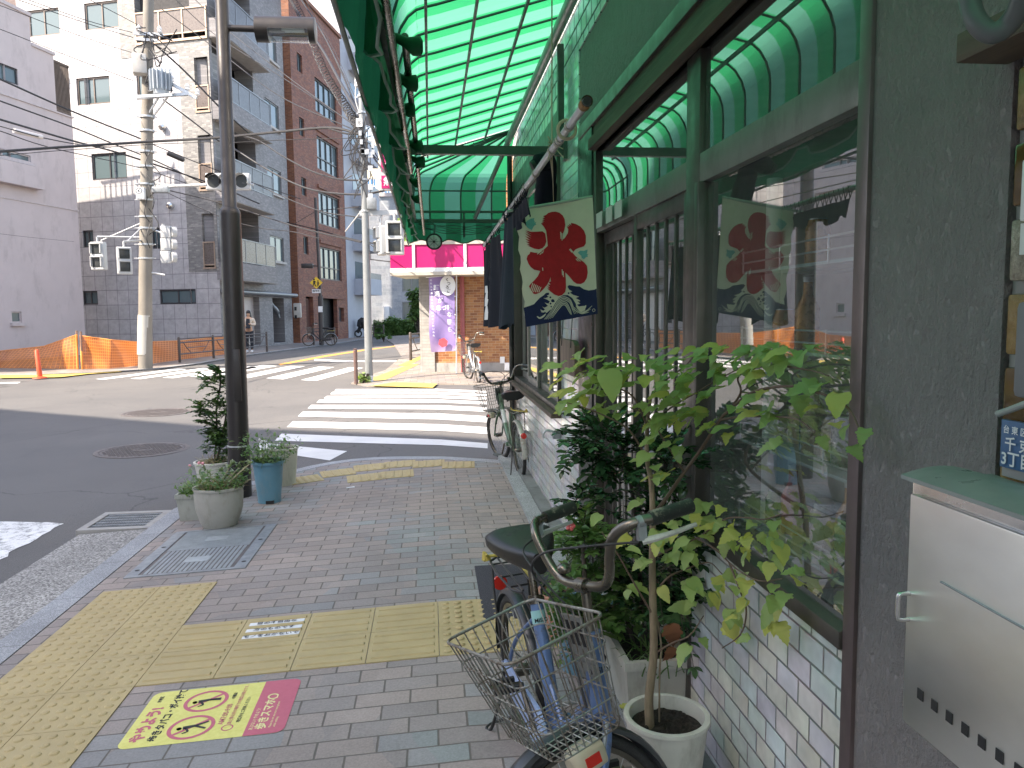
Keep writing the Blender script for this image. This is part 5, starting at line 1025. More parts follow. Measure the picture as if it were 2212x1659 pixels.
# fascia canopy
n = NB('magenta_fascia'); n.col((.45, .012, .12)).rough(.35); mg = n.m
FC = Fac((FS.at(0, 0, .9).x, FS.at(0, 0, .9).y), radians(100), 1); ca = FC.pix(843, 560); cb = FC.pix(843, 583); ct = FC.pix(843, 532); uL = ca[0]; zb_, zt_ = FC.pix(950, 578)[1], FC.pix(950, 528)[1]
m = MB(); FC.box(m, uL, Ls, zb_, zt_, -.06, 0); FC.box(m, uL, uL+.06, zb_, zt_, -1.6, -.06); m.build('pink_fascia', mg, sp)
m = MB(); FC.box(m, uL-.01, Ls, zb_-.09, zb_-.002, -.062, .012); m.build('white_stripe', M['white'], sp); m = MB(); FC.box(m, uL, Ls, zb_-.17, zb_-.092, -1.7, .04); FC.box(m, uL, Ls, zt_, zt_+.08, -1.7, .03); m.build('canopy_edge', plain('canopy_cream', (.4, .375, .32), .6), sp)
m = MB()
for x in (894, 1005, 1120): uu = FC.pix(x, 560)[0]; FC.box(m, uu-.03, uu+.03, zb_-.1, zt_, .0, .035)
m.build('fascia_joint', M['white'], sp)
# upper storey and roof of the store set back
m = MB(); FS.box(m, .6, Ls, 5.2, 5.35, -11, .1); m.build('roof_slab', M['concrete'], sp)
# vertical pink shop sign
a, b = PY(818, 268, 21.), PY(876, 412, 21.); vs = thing('projecting_sign', 'tall pink projecting sign with a white Japanese character', 'sign', ((a.x+b.x)/2, 21, (a.z+b.z)/2)); m = MB(); m.box((a.x, 20.9, b.z), (b.x, 21.1, a.z)); m.build('sign_case', plain('sign_case_white', (.45, .43, .43), .4), vs); m = MB(); w_ = (b.x-a.x)
zz1 = PY(0, 372, 21.).z; zz1 = PY(840, 379, 21.).z; z2_ = PY(840, 366, 21.).z; m.box((a.x+.05, 20.885, zz1+.0), (b.x-.05, 20.9, a.z-.05)) if False else None
m.box((a.x+.04, 20.885, PY(840, 372, 21.).z), (b.x-.04, 20.899, a.z-.04)); m.box((a.x+.04, 20.885, b.z+.04), (b.x-.04, 20.899, PY(840, 381, 21.).z)); m.build('pink_face', mg, vs)
m = MB(); text_mesh(m, '無', (PY(838, 395, 20.88).x, 20.884, PY(838, 393, 20.88).z), (1, 0, 0), (0, 0, 1), .24, bold=.02); p = PY(838, 352, 20.88); m.lathe(p+Vector((0, 0, -.09)), [(.0001, 0), (.06, .03), (.075, .07), (.03, .15), (.0001, .19)], 14); m.build('white_character', M['white'], vs); m = MB(); m.bar((b.x-.1, 21, a.z-.3), (b.x+.8, 21, a.z-.3), .06, .06); m.bar((b.x-.1, 21, b.z+.3), (b.x+.8, 21, b.z+.3), .06, .06); m.build('bracket', M['galv'], vs)
up = thing('upper_building', 'plain pale building behind the pink sign above the corner store', 'building', (4, 30, 0)); m = MB(); m.box((1.1, 21.5, 5.4), (9, 30, 12)); m.build('wall', plain('pale_grey_render', (.5, .5, .48), .8), up)
# nobori banner
n0 = PY(926, 597, 18.15); n1 = PY(981, 758, 18.15); nbn = thing('nobori_banner', 'purple and white vertical cloth banner with Japanese brush lettering beside the downpipe', 'banner', (n1.x, 18.15, 0))
def bn(x, y): return PY(x, y, 18.15)
n = NB('purple_banner_cloth'); sx = n.sep(); g = n.noise(2.5, 4); f = n.rng(n.math('ADD', n.math('ADD', sx[2], n.math('MULTIPLY', sx[0], .5)), n.math('MULTIPLY', g, .5)), -.2, 1.2, 0, 1); n.col(n.ramp(f, [(0, (.8, .74, .78)), (.28, (.78, .66, .76)), (.34, (.62, .42, .62)), (.6, (.52, .36, .58)), (.8, (.25, .18, .42)), (1, (.3, .22, .46))])).rough(.7); BNM = n.m
rows_ = []
for k in range(21):
    t = k/20; r = []
    for i in range(13): u = i/12; p = bn(926+4*t+(981-926)*u, 597+6*(1-u)*0+(758-597)*t+3*(1-u)*t); r.append(p+Vector((.03*t*sin(t*7)*(1-u), .05*sin(u*4+t*6)*(1-u), 0))-Vector((0, 0, 0)))
    rows_.append(r)
ORGB = Vector((n0.x, 18.15, (n0.z+n1.z)/2)); cl = MB().grid(rows_); 
o = cl.build('cloth', BNM, nbn, smooth=True, sharp=180)
m = MB()
for (x, y, r_) in ((967, 617, 17),):
    c = bn(x, y)+Vector((0, -.06, 0)); R_ = (bn(x+r_, y)-bn(x, y)).x; m.lathe(c, [(.001, 0), (R_, 0)], 24) if False else m.add([c+Vector((R_*cos(i*pi/14), 0, R_*1.25*sin(i*pi/14))) for i in range(28)], [tuple(range(28))])
m.build('white_disc', M['white'], nbn)
m = MB()
for s_, x, y, sz in (('くつろぎ', 966, 0, .09),): 
    for i, ch in enumerate(s_): text_mesh(m, ch, bn(x+(i % 2)*3, 605+i*8)+Vector((0, -.065, 0)), (1, 0, 0), (0, 0, 1), sz, bold=.02)
m.build('black_lettering', M['black'], nbn); m = MB()
for x, y, s_ in ((942, 622, '麺'), (944, 636, '通'), (951, 650, 'が'), (953, 666, '息づ'), (971, 665, '粋'), (971, 680, 'な'), (971, 696, '里'), (972, 712, 'ら')): text_mesh(m, s_, bn(x, y)+Vector((0, -.07, 0)), (1, 0, 0), (0, 0, 1), .13, bold=.02)
for i in range(18): text_mesh(m, 'のれんと湯の香り宿場町のにぎわい'[i % 16], bn(931+i*.35, 606+i*7)+Vector((0, -.07, 0)), (1, 0, 0), (0, 0, 1), .05, bold=.02)
m.build('white_lettering', M['white'], nbn); m = MB(); c = bn(957, 740)+Vector((0, -.06, 0)); m.add([c+Vector((.115*cos(i*pi/3+.3), 0, .115*sin(i*pi/3+.3))) for i in range(6)], [tuple(range(6))]); m.build('red_seal', plain('seal_red', (.6, .08, .1), .7), nbn)
m = MB(); q = FS.at(pr, 0, .3); m.tube([(bn(986, 800).x, 18.15, 0), (bn(986, 590).x, 18.15, bn(986, 592).z)], .016, 8); m.tube([bn(988, 594), bn(920, 599)], .012, 8)
for y in (640, 680, 720, 756): m.tube([bn(981, y), bn(987, y)], .012, 6)
m.build('banner_pole', M['white'], nbn)
# --- shaded side: the block behind the viewer that throws the shade over the near pavement
sb = thing('opposite_building', 'tall plain office block on the near left corner out of the picture', 'building', (-12, -2, 0)); m = MB(); hB = 14.; cx, cy = -10.6, .55; dd = Vector((-.83, .55, 0)); P_ = [Vector((cx, cy, 0)), Vector((cx, cy-34, 0)), Vector((cx-22, cy-34, 0)), Vector((cx, cy, 0))+dd*22]
m.add([p+Vector((0, 0, -.2)) for p in P_] + [p+Vector((0, 0, hB)) for p in P_], [(0, 1, 5, 4), (1, 2, 6, 5), (2, 3, 7, 6), (3, 0, 4, 7), (4, 5, 6, 7)]); m.build('wall', plain('office_render', (.62, .61, .6), .8), sb); m = MB()
for k in range(4):
    for j in range(8): y = cy-2-4*j; m.box((cx-.05, y-2.4, 1.2+3.4*k), (cx+.03, y, 2.9+3.4*k))
m.build('window', M['winglass'], sb)
# ================================================================== street furniture
def skin_mesh(name, pts, edges, rad, mat, parent, sub=1, root=0):
    me = bpy.data.meshes.new(name); org = ORG[parent.name]; me.from_pydata([Vector(p)-org for p in pts], edges, []); o = bpy.data.objects.new(name, me); COL.objects.link(o)
    md = o.modifiers.new('s', 'SKIN'); 
    sv = me.skin_vertices[0].data if me.skin_vertices else None
    if sv is None: me.skin_vertices.new(name='s') if hasattr(me.skin_vertices, 'new') else None; sv = me.skin_vertices[0].data
    for i, r in enumerate(rad): sv[i].radius = (r, r) if not isinstance(r, tuple) else r
    sv[root].use_root = True
    if sub: s2 = o.modifiers.new('u', 'SUBSURF'); s2.levels = sub; s2.render_levels = sub
    dg = bpy.context.evaluated_depsgraph_get(); dg.update(); nm = bpy.data.meshes.new_from_object(o.evaluated_get(dg)); bpy.data.objects.remove(o)
    nm.materials.clear(); nm.materials.append(mat); nm.polygons.foreach_set('use_smooth', [True]*len(nm.polygons)); r = bpy.data.objects.new(name, nm); COL.objects.link(r); r.parent = parent; ORG[r.name] = org; return r
# lamp post
b = Vector((-1.576, 6.406, H(-1.576))); lp = thing('street_lamp', 'dark brown street lamp post with a side arm and cylindrical lamp head at the kerb', 'street lamp', b)
top = PY(474, -130, 6.46); ax = (top-b)/(top.z-b.z); P_ = lambda z: b+ax*(z-b.z)
zc = PY(497, 455, 6.42).z; zr = PY(518, 962, 6.41).z
m = MB(); m.tube([P_(b.z-.02), P_(zr), P_(zr+.001), P_(zc-.03), P_(zc), P_(zc+.02), P_(zc+.03), P_(top.z)], [.089, .087, .083, .083, .079, .066, .056, .050], 32); m.build('post', M['lamp_brown'], lp, smooth=True, sharp=50)
m = MB(); m.tube([P_(zr-.006), P_(zr+.006)], .0885, 32); m.build('steel_band', M['galv'], lp, smooth=True); q = P_(1.02); m = MB(); m.hexa([q+Vector(v) for v in ((-.0, -.09, -.3), (.055, -.084, -.3), (.055, -.07, -.3), (0, -.07, -.3), (0, -.09, .12), (.055, -.084, .12), (.055, -.07, .12), (0, -.07, .12))]); m.build('inspection_cover', M['lamp_brown'], lp, bevel=.004)
za = PY(520, 62, 6.46).z; xa, xb = PY(553, 62, 6.46).x, PY(682, 62, 6.46).x; r_ = (PY(600, 35, 6.46).z-PY(600, 90, 6.46).z)/2
m = MB(); m.tube([P_(za), Vector((xa+.02, 6.46, za))], .026, 14); m.build('arm', M['lamp_brown'], lp, smooth=True)
hd = MB(); c = Vector((0, 6.46, za)); N = 32
def ringp(x, r, i): a = 2*pi*i/N; return Vector((x, 6.46+r*cos(a), za+r*sin(a)))
xc0, xc1 = xa+.10, xb-.05
hd.tube([(xa, 6.46, za), (xa+.002, 6.46, za), (xc0, 6.46, za)], [r_*.93, r_, r_], N); hd.tube([(xc1, 6.46, za), (xb-.003, 6.46, za), (xb, 6.46, za)], [r_, r_, r_*.94], N)
hd.grid([[ringp(x, r_, i) for i in range(-1, 18)] for x in (xc0, xc1)]); hd.grid([[ringp(x, r_*.96, i) for i in range(-1, 18)] for x in (xc0, xc1)])
hd.build('lamp_head', M['lamp_brown'], lp, smooth=True, sharp=50); m = MB(); m.grid([[ringp(x, r_*.985, i) for i in range(16, 33)] for x in (xc0, xc1)]); m.build('lens_cover', M['glass2'], lp, smooth=True)
m = MB(); m.tube([(xc0-.01, 6.46, za+.0), (xc0+.12, 6.46, za)], .022, 12); m.build('bulb_base', M['alu'], lp, smooth=True); m = MB()
for dy in (-.018, .018): m.tube([(xc0+.1, 6.46+dy, za), (xc0+.27, 6.46+dy, za)], .014, 10)
m.build('bulb', plain('bulb_glass_white', (.75, .76, .72), .3), lp, smooth=True)
# concrete pole
g0 = G(314, 797, -.12); cp = thing('utility_pole', 'concrete utility pole with a white painted band, transformer and traffic signals', 'utility pole', g0); Yp = g0.y
def cpp(y): return PY(312+(797-y)*.0112, y, Yp)
M['poleconc'] = plain('pole_concrete', (.2, .185, .16), .8, var=.14, scale=1.5, bump=.3, bscale=30, grime=(.18, .17, .15))
m = MB(); pts = [PY(314, 797, Yp), cpp(600), cpp(300), cpp(-150)]; m.tube(pts, [.2, .185, .16, .13], 24); m.build('shaft', M['poleconc'], cp, smooth=True)
m = MB(); m.tube([cpp(766), cpp(681)], [.206, .2], 24); m.build('white_band', plain('white_sheet_wrap', (.38, .375, .35), .5, var=.05), cp, smooth=True)
m = MB()
for y in (255, 285, 330, 362, 400, 434, 470, 495, 530, 560): q = cpp(y); m.tube([q, q+Vector((0, 0, .05))], .2, 16); m.tube([q+Vector((-.3, -.05, .02)), q+Vector((.3, -.05, .02))], .018, 6)
m.build('clamp_band', M['galv'], cp, smooth=True)
def pc(x, y, dy=0): return PY(x, y, Yp+dy)
a, c = pc(326, 146, -.45), pc(368, 205, -.45); cxm = (a+c)/2; rr_ = (c.x-a.x)*.42; m = MB(); m.lathe(Vector((cxm.x, Yp-.45, c.z)), [(rr_*.92, 0), (rr_, .04), (rr_, (a.z-c.z)*.82), (rr_*.85, (a.z-c.z)*.93), (rr_*.3, (a.z-c.z))], 24); TM = plain('transformer_grey', (.36, .40, .43), .45, .2, var=.06)
tr_ = m.build('transformer', TM, cp, smooth=True, sharp=50); m = MB()
for i in range(9): an = pi+pi*i/8; d = Vector((cos(an), sin(an), 0)); q = Vector((cxm.x, Yp-.45, c.z+.1)); m.bar(q+d*rr_, q+d*(rr_+.09), .02, .02) if False else m.hexa([q+d*rr_+Vector((-.012*sin(an), .012*cos(an), 0))*s+Vector((0, 0, z)) if k == 0 else q+d*(rr_+.1)+Vector((-.012*sin(an), .012*cos(an), 0))*s+Vector((0, 0, z)) for z in (0, .55) for k, s in ((0, -1), (0, 1), (1, 1), (1, -1))])
m.build('cooling_fin', TM, tr_)
m = MB(); m.bar(pc(295, 212, -.3), pc(405, 203, -.3), .08, .08); m.bar(pc(295, 209, -.7), pc(372, 205, -.7), .08, .08); m.bar(pc(343, 210, -.3), pc(312, 260, 0), .04, .04); m.bar(pc(362, 210, -.3), pc(326, 258, 0), .04, .04); m.bar(pc(289, 72, -.2), pc(352, 76, -.2), .08, .08); m.bar(pc(292, 84, -.2), pc(340, 88, -.2), .07, .07); m.bar(pc(372, 182, -.3), pc(425, 212, -.3), .09, .09); m.build('crossarm', M['galv'], cp)
m = MB()
for x, y in ((372, 178), (405, 196), (427, 207), (300, 70), (345, 72), (367, 160)): q = pc(x, y, -.3); m.lathe(q, [(.03, 0), (.07, .04), (.04, .08), (.07, .12), (.03, .18), (.02, .2)], 12)
m.build('insulator', M['white'], cp, smooth=True)
m = MB(); q = pc(300, 139, -.3); m.box((q.x-.16, q.y-.2, q.z-.28), (q.x+.2, q.y+.2, q.z+.26), rot=.3); m.build('switch_box', plain('beige_box', (.52, .49, .44), .5), cp, bevel=.02)
rr = random.Random(4); m = MB()
for k in range(15):
    a = pc(rr.uniform(305, 345), rr.uniform(45, 190), -.25); c = pc(rr.uniform(310, 385), rr.uniform(60, 215), -.4); mid = (a+c)/2+Vector((rr.uniform(-.4, .5), rr.uniform(-.3, .1), rr.uniform(-.5, .1))); m.tube(bez([a, mid, c], 7), .016, 5)
for k in range(8): a = pc(rr.uniform(315, 330), 300+k*25, -.22); c = pc(rr.uniform(318, 330), 340+k*28, -.25); m.tube(bez([a, (a+c)/2+Vector((rr.uniform(-.1, .35), -.1, -.1)), c], 6), .014, 5)
m.build('pole_cabling', M['wire'], cp, smooth=True)
m = MB(); q0, q1 = pc(295, 405, -.25), pc(314, 431, -.25); m.box((q0.x, q0.y-.1, q1.z), (q1.x, q0.y+.08, q0.z)); m.build('control_box', M['white'], cp, bevel=.015); m = MB(); text_mesh(m, 'Ⓚ', ((q0.x+q1.x)/2-.02, q0.y-.103, (q0.z+q1.z)/2+.05), (1, 0, 0), (0, 0, 1), .2, bold=.01); m.build('box_letter', M['black'], cp)
DL = plain('dark_signal_lens', (.04, .045, .045), .2); SW = plain('signal_white', (.42, .435, .44), .4, var=.05)
def ped_signal(c, w, h, ang, lab, arm):
    o = thing('pedestrian_signal', lab, 'traffic signal', c, 'unlit pedestrian signals'); R = Matrix.Rotation(ang, 3, 'Z')
    def bx(m, x0, x1, y0, y1, z0, z1): m.hexa([c + R @ Vector((x, y, z)) for z in (z0, z1) for x, y in ((x0, y0), (x1, y0), (x1, y1), (x0, y1))])
    m = MB(); bx(m, -w/2, w/2, -.06, .12, -h/2, h/2); m.build('housing', SW, o, bevel=.03, bseg=3)
    for s in (1, -1):
        m = MB(); z = s*h*.235; bx(m, -w*.34, w*.34, -.066, -.058, z-h*.17, z+h*.17); m.build('lens', DL, o, bevel=.003)
        m = MB(); t = .02; bx(m, -w*.4, w*.4, -.15, -.055, z+h*.19, z+h*.19+t); bx(m, -w*.4, -w*.4+t, -.14, -.055, z-h*.15, z+h*.19-.001); bx(m, w*.4-t, w*.4, -.14, -.055, z-h*.15, z+h*.19-.001); m.build('visor', SW, o)
    m = MB(); m.tube([c+Vector((0, 0, h/2)), c+Vector((0, 0, h/2+.15))], .03, 8); m.tube([c+Vector((0, 0, h/2+.15)), arm], .028, 8); m.build('mounting_arm', M['galv'], o); return o
ped_signal(PY(212, 553, Yp-.3), .42, .80, -.25, 'left unlit pedestrian signal hanging from a strut of the concrete pole', pc(312, 513)); ped_signal(PY(269, 563, Yp-.9), .38, .76, .45, 'unlit pedestrian signal nearer the concrete pole, turned sideways', pc(312, 519))
m = MB(); m.tube([pc(218, 520), pc(310, 480)], .02, 6); m.tube([pc(272, 524, -.7), pc(312, 486)], .02, 6); m.build('signal_strut', M['galv'], cp)
vs_ = thing('vehicle_signal', 'white backed upright three lamp vehicle signal seen from behind on the concrete pole', 'traffic signal', PY(359, 528, Yp)); 
for k in range(3):
    m = MB(); a, c = pc(347, 488+k*27), pc(370, 514+k*27); m.box((a.x, Yp-.06, c.z), (c.x, Yp+.1, a.z)); m.build('lamp_case', SW, vs_, bevel=.02); m = MB(); q = Vector((c.x, Yp, (a.z+c.z)/2)); m.tube([q, q+Vector((.1, .08, 0))], [.15, .16], 14); m.build('lens_hood', SW, vs_)
m = MB(); m.tube([pc(322, 493), pc(349, 503)], .03, 8); m.tube([pc(322, 588), pc(356, 594)], .03, 8); m.tube([pc(352, 489), pc(352, 484)], .04, 8); m.build('bracket', M['galv'], vs_)
hs = thing('vehicle_signal', 'horizontal three lamp vehicle signal on a long arm behind the street lamp post', 'traffic signal', PY(492, 392, Yp-.6)); y_ = Yp-.6
for k, x in enumerate((462, 492, 522)):
    c = PY(x, 392, y_); m = MB(); m.box((c.x-.235, c.y-.02, c.z-.24), (c.x+.235, c.y+.15, c.z+.24)); m.build('lamp_case', SW, hs, bevel=.05, bseg=3); m = MB(); m.tube([c+Vector((0, -.02, 0)), c+Vector((0, -.025, 0))], [.18, .18], 24); m.build('lens', DL, hs)
    m = MB(); m.grid([[c+Vector((r*cos(t), y, r*sin(t))) for t in [(-.25+1.5*i/16)*pi*.667+.1 for i in range(17)]] for y, r in ((-.02, .2), (-.26 , .205))]); m.build('visor', SW if k else M['black'], hs, smooth=True)
m = MB(); m.tube([pc(330, 404), PY(446, 399, y_)], [.055, .04], 10); m.tube([pc(330, 394), PY(380, 402, Yp-.3)], .02, 6); m.tube([PY(535, 395, y_), PY(548, 399, y_)], .03, 8); m.build('signal_arm', SW, hs, smooth=True); m = MB(); c = PY(345, 409, Yp-.3); m.box((c.x-.2, c.y-.1, c.z-.1), (c.x+.25, c.y+.1, c.z+.06)); m.build('sensor', M['steel'], hs, bevel=.02)
# grey steel pole on the far corner with signals
g1 = G(797, 825); gp = thing('steel_pole', 'light grey steel pole on the far corner carrying pedestrian signals', 'pole', g1); Yg = g1.y
def gq(x, y, dy=0): return PY(x, y, Yg+dy)
m = MB(); m.tube([gq(798, 826), gq(797, 800), gq(790, 500), gq(779, 140)], [.088, .085, .078, .062], 20); m.build('shaft', plain('light_grey_pole', (.22, .235, .24), .5, .2, var=.08, scale=3), gp, smooth=True); m = MB(); m.tube([gq(798, 826), gq(797.6, 811)], .09, 20); m.build('white_base', M['white'], gp, smooth=True)
m = MB()
for y in (210, 245, 300, 330, 390, 458): x = 779+(y-140)*.029; m.tube([gq(x, y), gq(x, y-4)], .09, 14); m.bar(gq(x-12, y), gq(x+12, y), .025, .025)
m.tube(bez([gq(775, 240), gq(768, 215), gq(770, 185), gq(780, 178)], 5), .014, 6); m.build('clamp_band', M['galv'], gp)
m = MB(); a, c = gq(769, 256, -.1), gq(783, 274, -.1); m.box((a.x, Yg-.12, c.z), (c.x, Yg-.09, a.z)); m.build('number_plate', M['white'], gp); m = MB(); text_mesh(m, 'Ⓚ', gq(776, 265, -.125), (1, 0, 0), (0, 0, 1), .1, bold=.01); m.build('plate_letter', M['black'], gp); m = MB(); c = gq(771, 150, -.05); m.tube([c, c-Vector((0, 0, .35))], [.045, .055], 12); m.build('antenna_pod', M['white'], gp, smooth=True)
rr = random.Random(8); m = MB()
for k in range(26):
    a = gq(779+rr.uniform(-12, 16), 300+rr.uniform(-45, 45), -.1); c = gq(779+rr.uniform(-25, 35), 305+rr.uniform(-60, 130), -.1); m.tube(bez([a, (a+c)/2+Vector((rr.uniform(-.3, .3), 0, rr.uniform(-.35, .1))), c], 6), .011, 5)
m.build('pole_cabling', M['wire'], gp, smooth=True); m = MB()
for k in range(12): c = gq(779+rr.uniform(-10, 30), 300+rr.uniform(-30, 30), -.12); m.box(c-Vector((.03, .02, .05)), c+Vector((.03, .02, .05)))
for y in (330, 360, 400, 420): c = gq(800, y, -.1); m.box(c-Vector((.05, .02, .1)), c+Vector((.05, .02, .02)))
m.build('cable_fitting', M['galv'], gp)
m = MB(); m.bar(gq(777, 461), gq(858, 459), .07, .1); m.bar(gq(812, 418), gq(838, 454), .03, .03); m.bar(gq(781, 455), gq(746, 500, 1.5), .02, .02); m.build('signal_crossarm', SW, gp)
m = MB(); c = gq(803, 440, -.1); m.box(c-Vector((.1, .08, .12)), c+Vector((.1, .08, .12))); m.build('loudspeaker', M['steel'], gp, bevel=.02)
ped_signal(gq(853, 514, -.15), .38, .72, -.05, 'unlit white pedestrian signal facing us on the grey steel pole', gq(850, 462)); ped_signal(gq(823, 520, .0), .34, .62, -1.25, 'white pedestrian signal turned sideways beside the one facing us on the grey pole', gq(826, 462))
# bollards, delineator
def bollard(px, py, ytop, r, lab, g='brown steel bollards'):
    p = G(px, py); t = PY(px, ytop, p.y); o = thing('bollard', lab, 'bollard', p, g); m = MB(); m.lathe(p, [(r, 0), (r, t.z-p.z-.04), (r*.8, t.z-p.z-.03), (r*1.05, t.z-p.z-.01), (r*.6, t.z-p.z)], 16); m.build('post', plain('brown_bollard', (.13, .08, .07), .45), o, smooth=True, sharp=40); return o
bollard(769.5, 829, 753, .043, 'slim brown steel bollard in front of the grey steel pole')
p = G(86.7, 817); t = PY(79, 755, p.y); o = thing('delineator_post', 'flexible orange red delineator post at the edge of the yellow paving', 'bollard', p); RD = plain('orange_red_plastic', (.75, .09, .03), .5); m = MB(); m.tube([p+Vector((0, 0, 0)), p+Vector((0, 0, .03)), p+Vector((0, 0, .05)), t-Vector((0, 0, .03)), t], [.17, .16, .06, .05, .02], 16); m.build('post', RD, o, smooth=True, sharp=50)
# railings
def railing(A, B, h, n, lab, pat=True):
    A = Vector(A); B = Vector(B); o = thing('guard_rail', lab, 'railing', A, 'brown pedestrian guard rails'); br = bpy.data.materials.get('brown_rail') or plain('brown_rail', (.07, .055, .05), .45, .2); d = (B-A).normalized(); L = (B-A).length
    for i in range(n+1): q = A+(B-A)*i/n; MB().lathe(q, [(.045, 0), (.045, h+.03), (.03, h+.06), (.0001, h+.07)], 10).build('rail_post', br, o, smooth=True)
    m = MB()
    for z in (h, h*.84, h*.35): m.tube([A+Vector((0, 0, z)), B+Vector((0, 0, z))], .022, 8)
    m.build('rail_bar', br, o, smooth=True); m = MB()
    if pat:
        for i in range(n):
            q = A+(B-A)*i/n; s = L/n
            for a, b in ((.12, .34), (.88, .66)): m.tube(bez([q+d*s*a+Vector((0, 0, h*.84)), q+d*s*(a*.6+b*.4)+Vector((0, 0, h*.6)), q+d*s*b+Vector((0, 0, h*.35))], 4), .013, 6)
            m.tube([q+d*s*.2+Vector((0, 0, h*.6)), q+d*s*.8+Vector((0, 0, h*.6))], .013, 6)
        m.build('rail_pattern', br, o)
    return o
A = G(388.6, 783, -.1); B = G(577, 760, -.1); railing(A, B, .78, 3, 'brown guard rail in front of the orange netting and the standing person')
railing(G(678, 745, -.1), G(723, 743, -.1), .82, 1, 'short brown guard rail by the bicycle at the brick building'); railing(G(807, 728, -.1), G(829, 728, -.1), .8, 1, 'short guard rail by the hedge far down the street', False); railing(G(887.5, 779), G(930, 769), .82, 1, 'brown guard rail on the corner by the purple banner')
# orange nets
n = NB('orange_net'); t = n.t; uvn = t.nodes.new('ShaderNodeUVMap'); u_, v_, _ = n.sep(uvn.outputs[0]) ; cu = n.math('FRACT', n.math('MULTIPLY', u_, 1.)); cv = n.math('FRACT', v_)
g = n.math('MAXIMUM', n.rng(n.math('ABSOLUTE', n.math('SUBTRACT', cu, .5)), .38, .46, 0, 1), n.rng(n.math('ABSOLUTE', n.math('SUBTRACT', cv, .5)), .38, .46, 0, 1)); al = n.rng(g, 0, 1, .62, .95); n.col(n.mix(g, (.75, .2, .015), (.85, .36, .08))).rough(.6)
tl = t.nodes.new('ShaderNodeBsdfTranslucent'); tl.inputs[0].default_value = (.8, .24, .03, 1); m1 = t.nodes.new('ShaderNodeMixShader'); m1.inputs[0].default_value = .35; t.links.new(n.b.outputs[0], m1.inputs[1]); t.links.new(tl.outputs[0], m1.inputs[2]); trn = t.nodes.new('ShaderNodeBsdfTransparent'); m2 = t.nodes.new('ShaderNodeMixShader'); t.links.new(al, m2.inputs[0]); t.links.new(trn.outputs[0], m2.inputs[1]); t.links.new(m1.outputs[0], m2.inputs[2]); t.links.new(m2.outputs[0], n.out.inputs[0]); NET = n.m
def net(base, tops, lab, seed):
    rr = random.Random(seed); o = thing('safety_net', lab, 'net', base[0], 'orange safety nets'); cols = []; NX = 90
    def along(L, t): k = t*(len(L)-1); i = min(int(k), len(L)-2); return L[i].lerp(L[i+1], k-i)
    rows_ = []; vs = []
    for j in range(11):
        r = []
        for i in range(NX+1):
            t = i/NX; a = along(base, t); b = along(tops, t); s = j/10; p = a.lerp(b, s); w = .09*sin(t*19+s*3+seed)*sin(pi*s)+.05*sin(t*47+s*5); p = p+Vector((w*.4, -w, 0)); r.append(p)
        rows_.append(r)
    mb = MB().grid(rows_); ob = mb.build('mesh_sheet', NET, o, smooth=True, sharp=180); L = sum((base[i+1]-base[i]).length for i in range(len(base)-1)); uv = ob.data.uv_layers.new(name='uv')
    nc = NX+1
    for lp_ in ob.data.loops: i = lp_.vertex_index % nc; j = lp_.vertex_index//nc; uv.data[lp_.index].uv = (L/.13*i/NX, j*1.0)
    m = MB(); m.tube(rows_[-1], .014, 5); 
    for k in (0, -1): m.tube([r[k] for r in rows_], .035, 6)
    m.build('net_edging', plain('orange_rope', (.75, .28, .06), .8) if 'orange_rope' not in bpy.data.materials else bpy.data.materials['orange_rope'], o, smooth=True)
    for L_ in (base[0], base[-1], along(base, .5)): i = 0
    for k, q in enumerate((base[0], base[-1])): tq = (tops[0], tops[-1])[k]; MB().tube([q, tq+Vector((0, .03, .12))], .03, 8).build('stake', M['woodboard'], o)
    return o
b1 = [G(-60, 793, -.1), G(0, 795, -.1), G(168, 797, -.1)]; t1 = [PY(-60, 760, b1[0].y), PY(0, 758, b1[1].y), PY(95, 748, (b1[1].y+b1[2].y)/2), PY(165, 723, b1[2].y)]
net(b1, t1, 'orange safety net in front of the pinkish building, left of the gap', 1)
b2 = [G(178, 797, -.1), G(240, 796, -.1), G(300, 790, -.1), G(390, 777, -.1), G(450, 770, -.1), G(497, 764, -.1)]; yy = [p.y for p in b2]; t2 = [PY(174, 725, yy[0]), PY(240, 734, yy[1]), PY(302, 739, yy[2]), PY(390, 736, yy[3]), PY(450, 730, yy[4]), PY(497, 725, yy[5])]
net(b2, t2, 'longer orange safety net running behind the concrete pole and guard rail', 2)
# school zone sign
g2 = G(695, 745, -.1); ss = thing('school_sign', 'tall dark pole with a yellow diamond children crossing sign and small white plate', 'sign', g2); Ys = g2.y
def sq(x, y, dy=0): return PY(x, y, Ys+dy)
m = MB(); m.tube([sq(695, 745), sq(692, 640)], .13, 14); m.tube([sq(692, 640), sq(681, 427)], [.075, .07], 12); m.tube([sq(684, 455), sq(775, 447, -6)], .02, 6); m.tube([sq(684, 455), sq(634, 485)], .015, 5); m.build('pole', plain('dark_pole', (.05, .045, .045), .5), ss, smooth=True)
m = MB(); c = sq(657, 574, -.1); m.box(c-Vector((.12, .2, .12)), c+Vector((.45, .2, .1))); m.bar(c+Vector((.4, 0, 0)), sq(688, 575), .06, .06); m.build('road_lamp', M['lamp_brown'], ss, bevel=.03)
c = sq(683, 610.5, -.2); R_ = (sq(697, 610, -.2).x-c.x)*1.0; m = MB(); m.hexa([c+Vector((x*R_, y, z*R_)) for y in (0, .02) for x, z in ((0, -.93), (1, 0), (0, .93), (-1, 0))]); m.build('diamond_plate', plain('sign_yellow', (.78, .5, .03), .45), ss)
m = MB(); e = c+Vector((0, -.012, 0)); b_ = [(-.02, -.0), ]
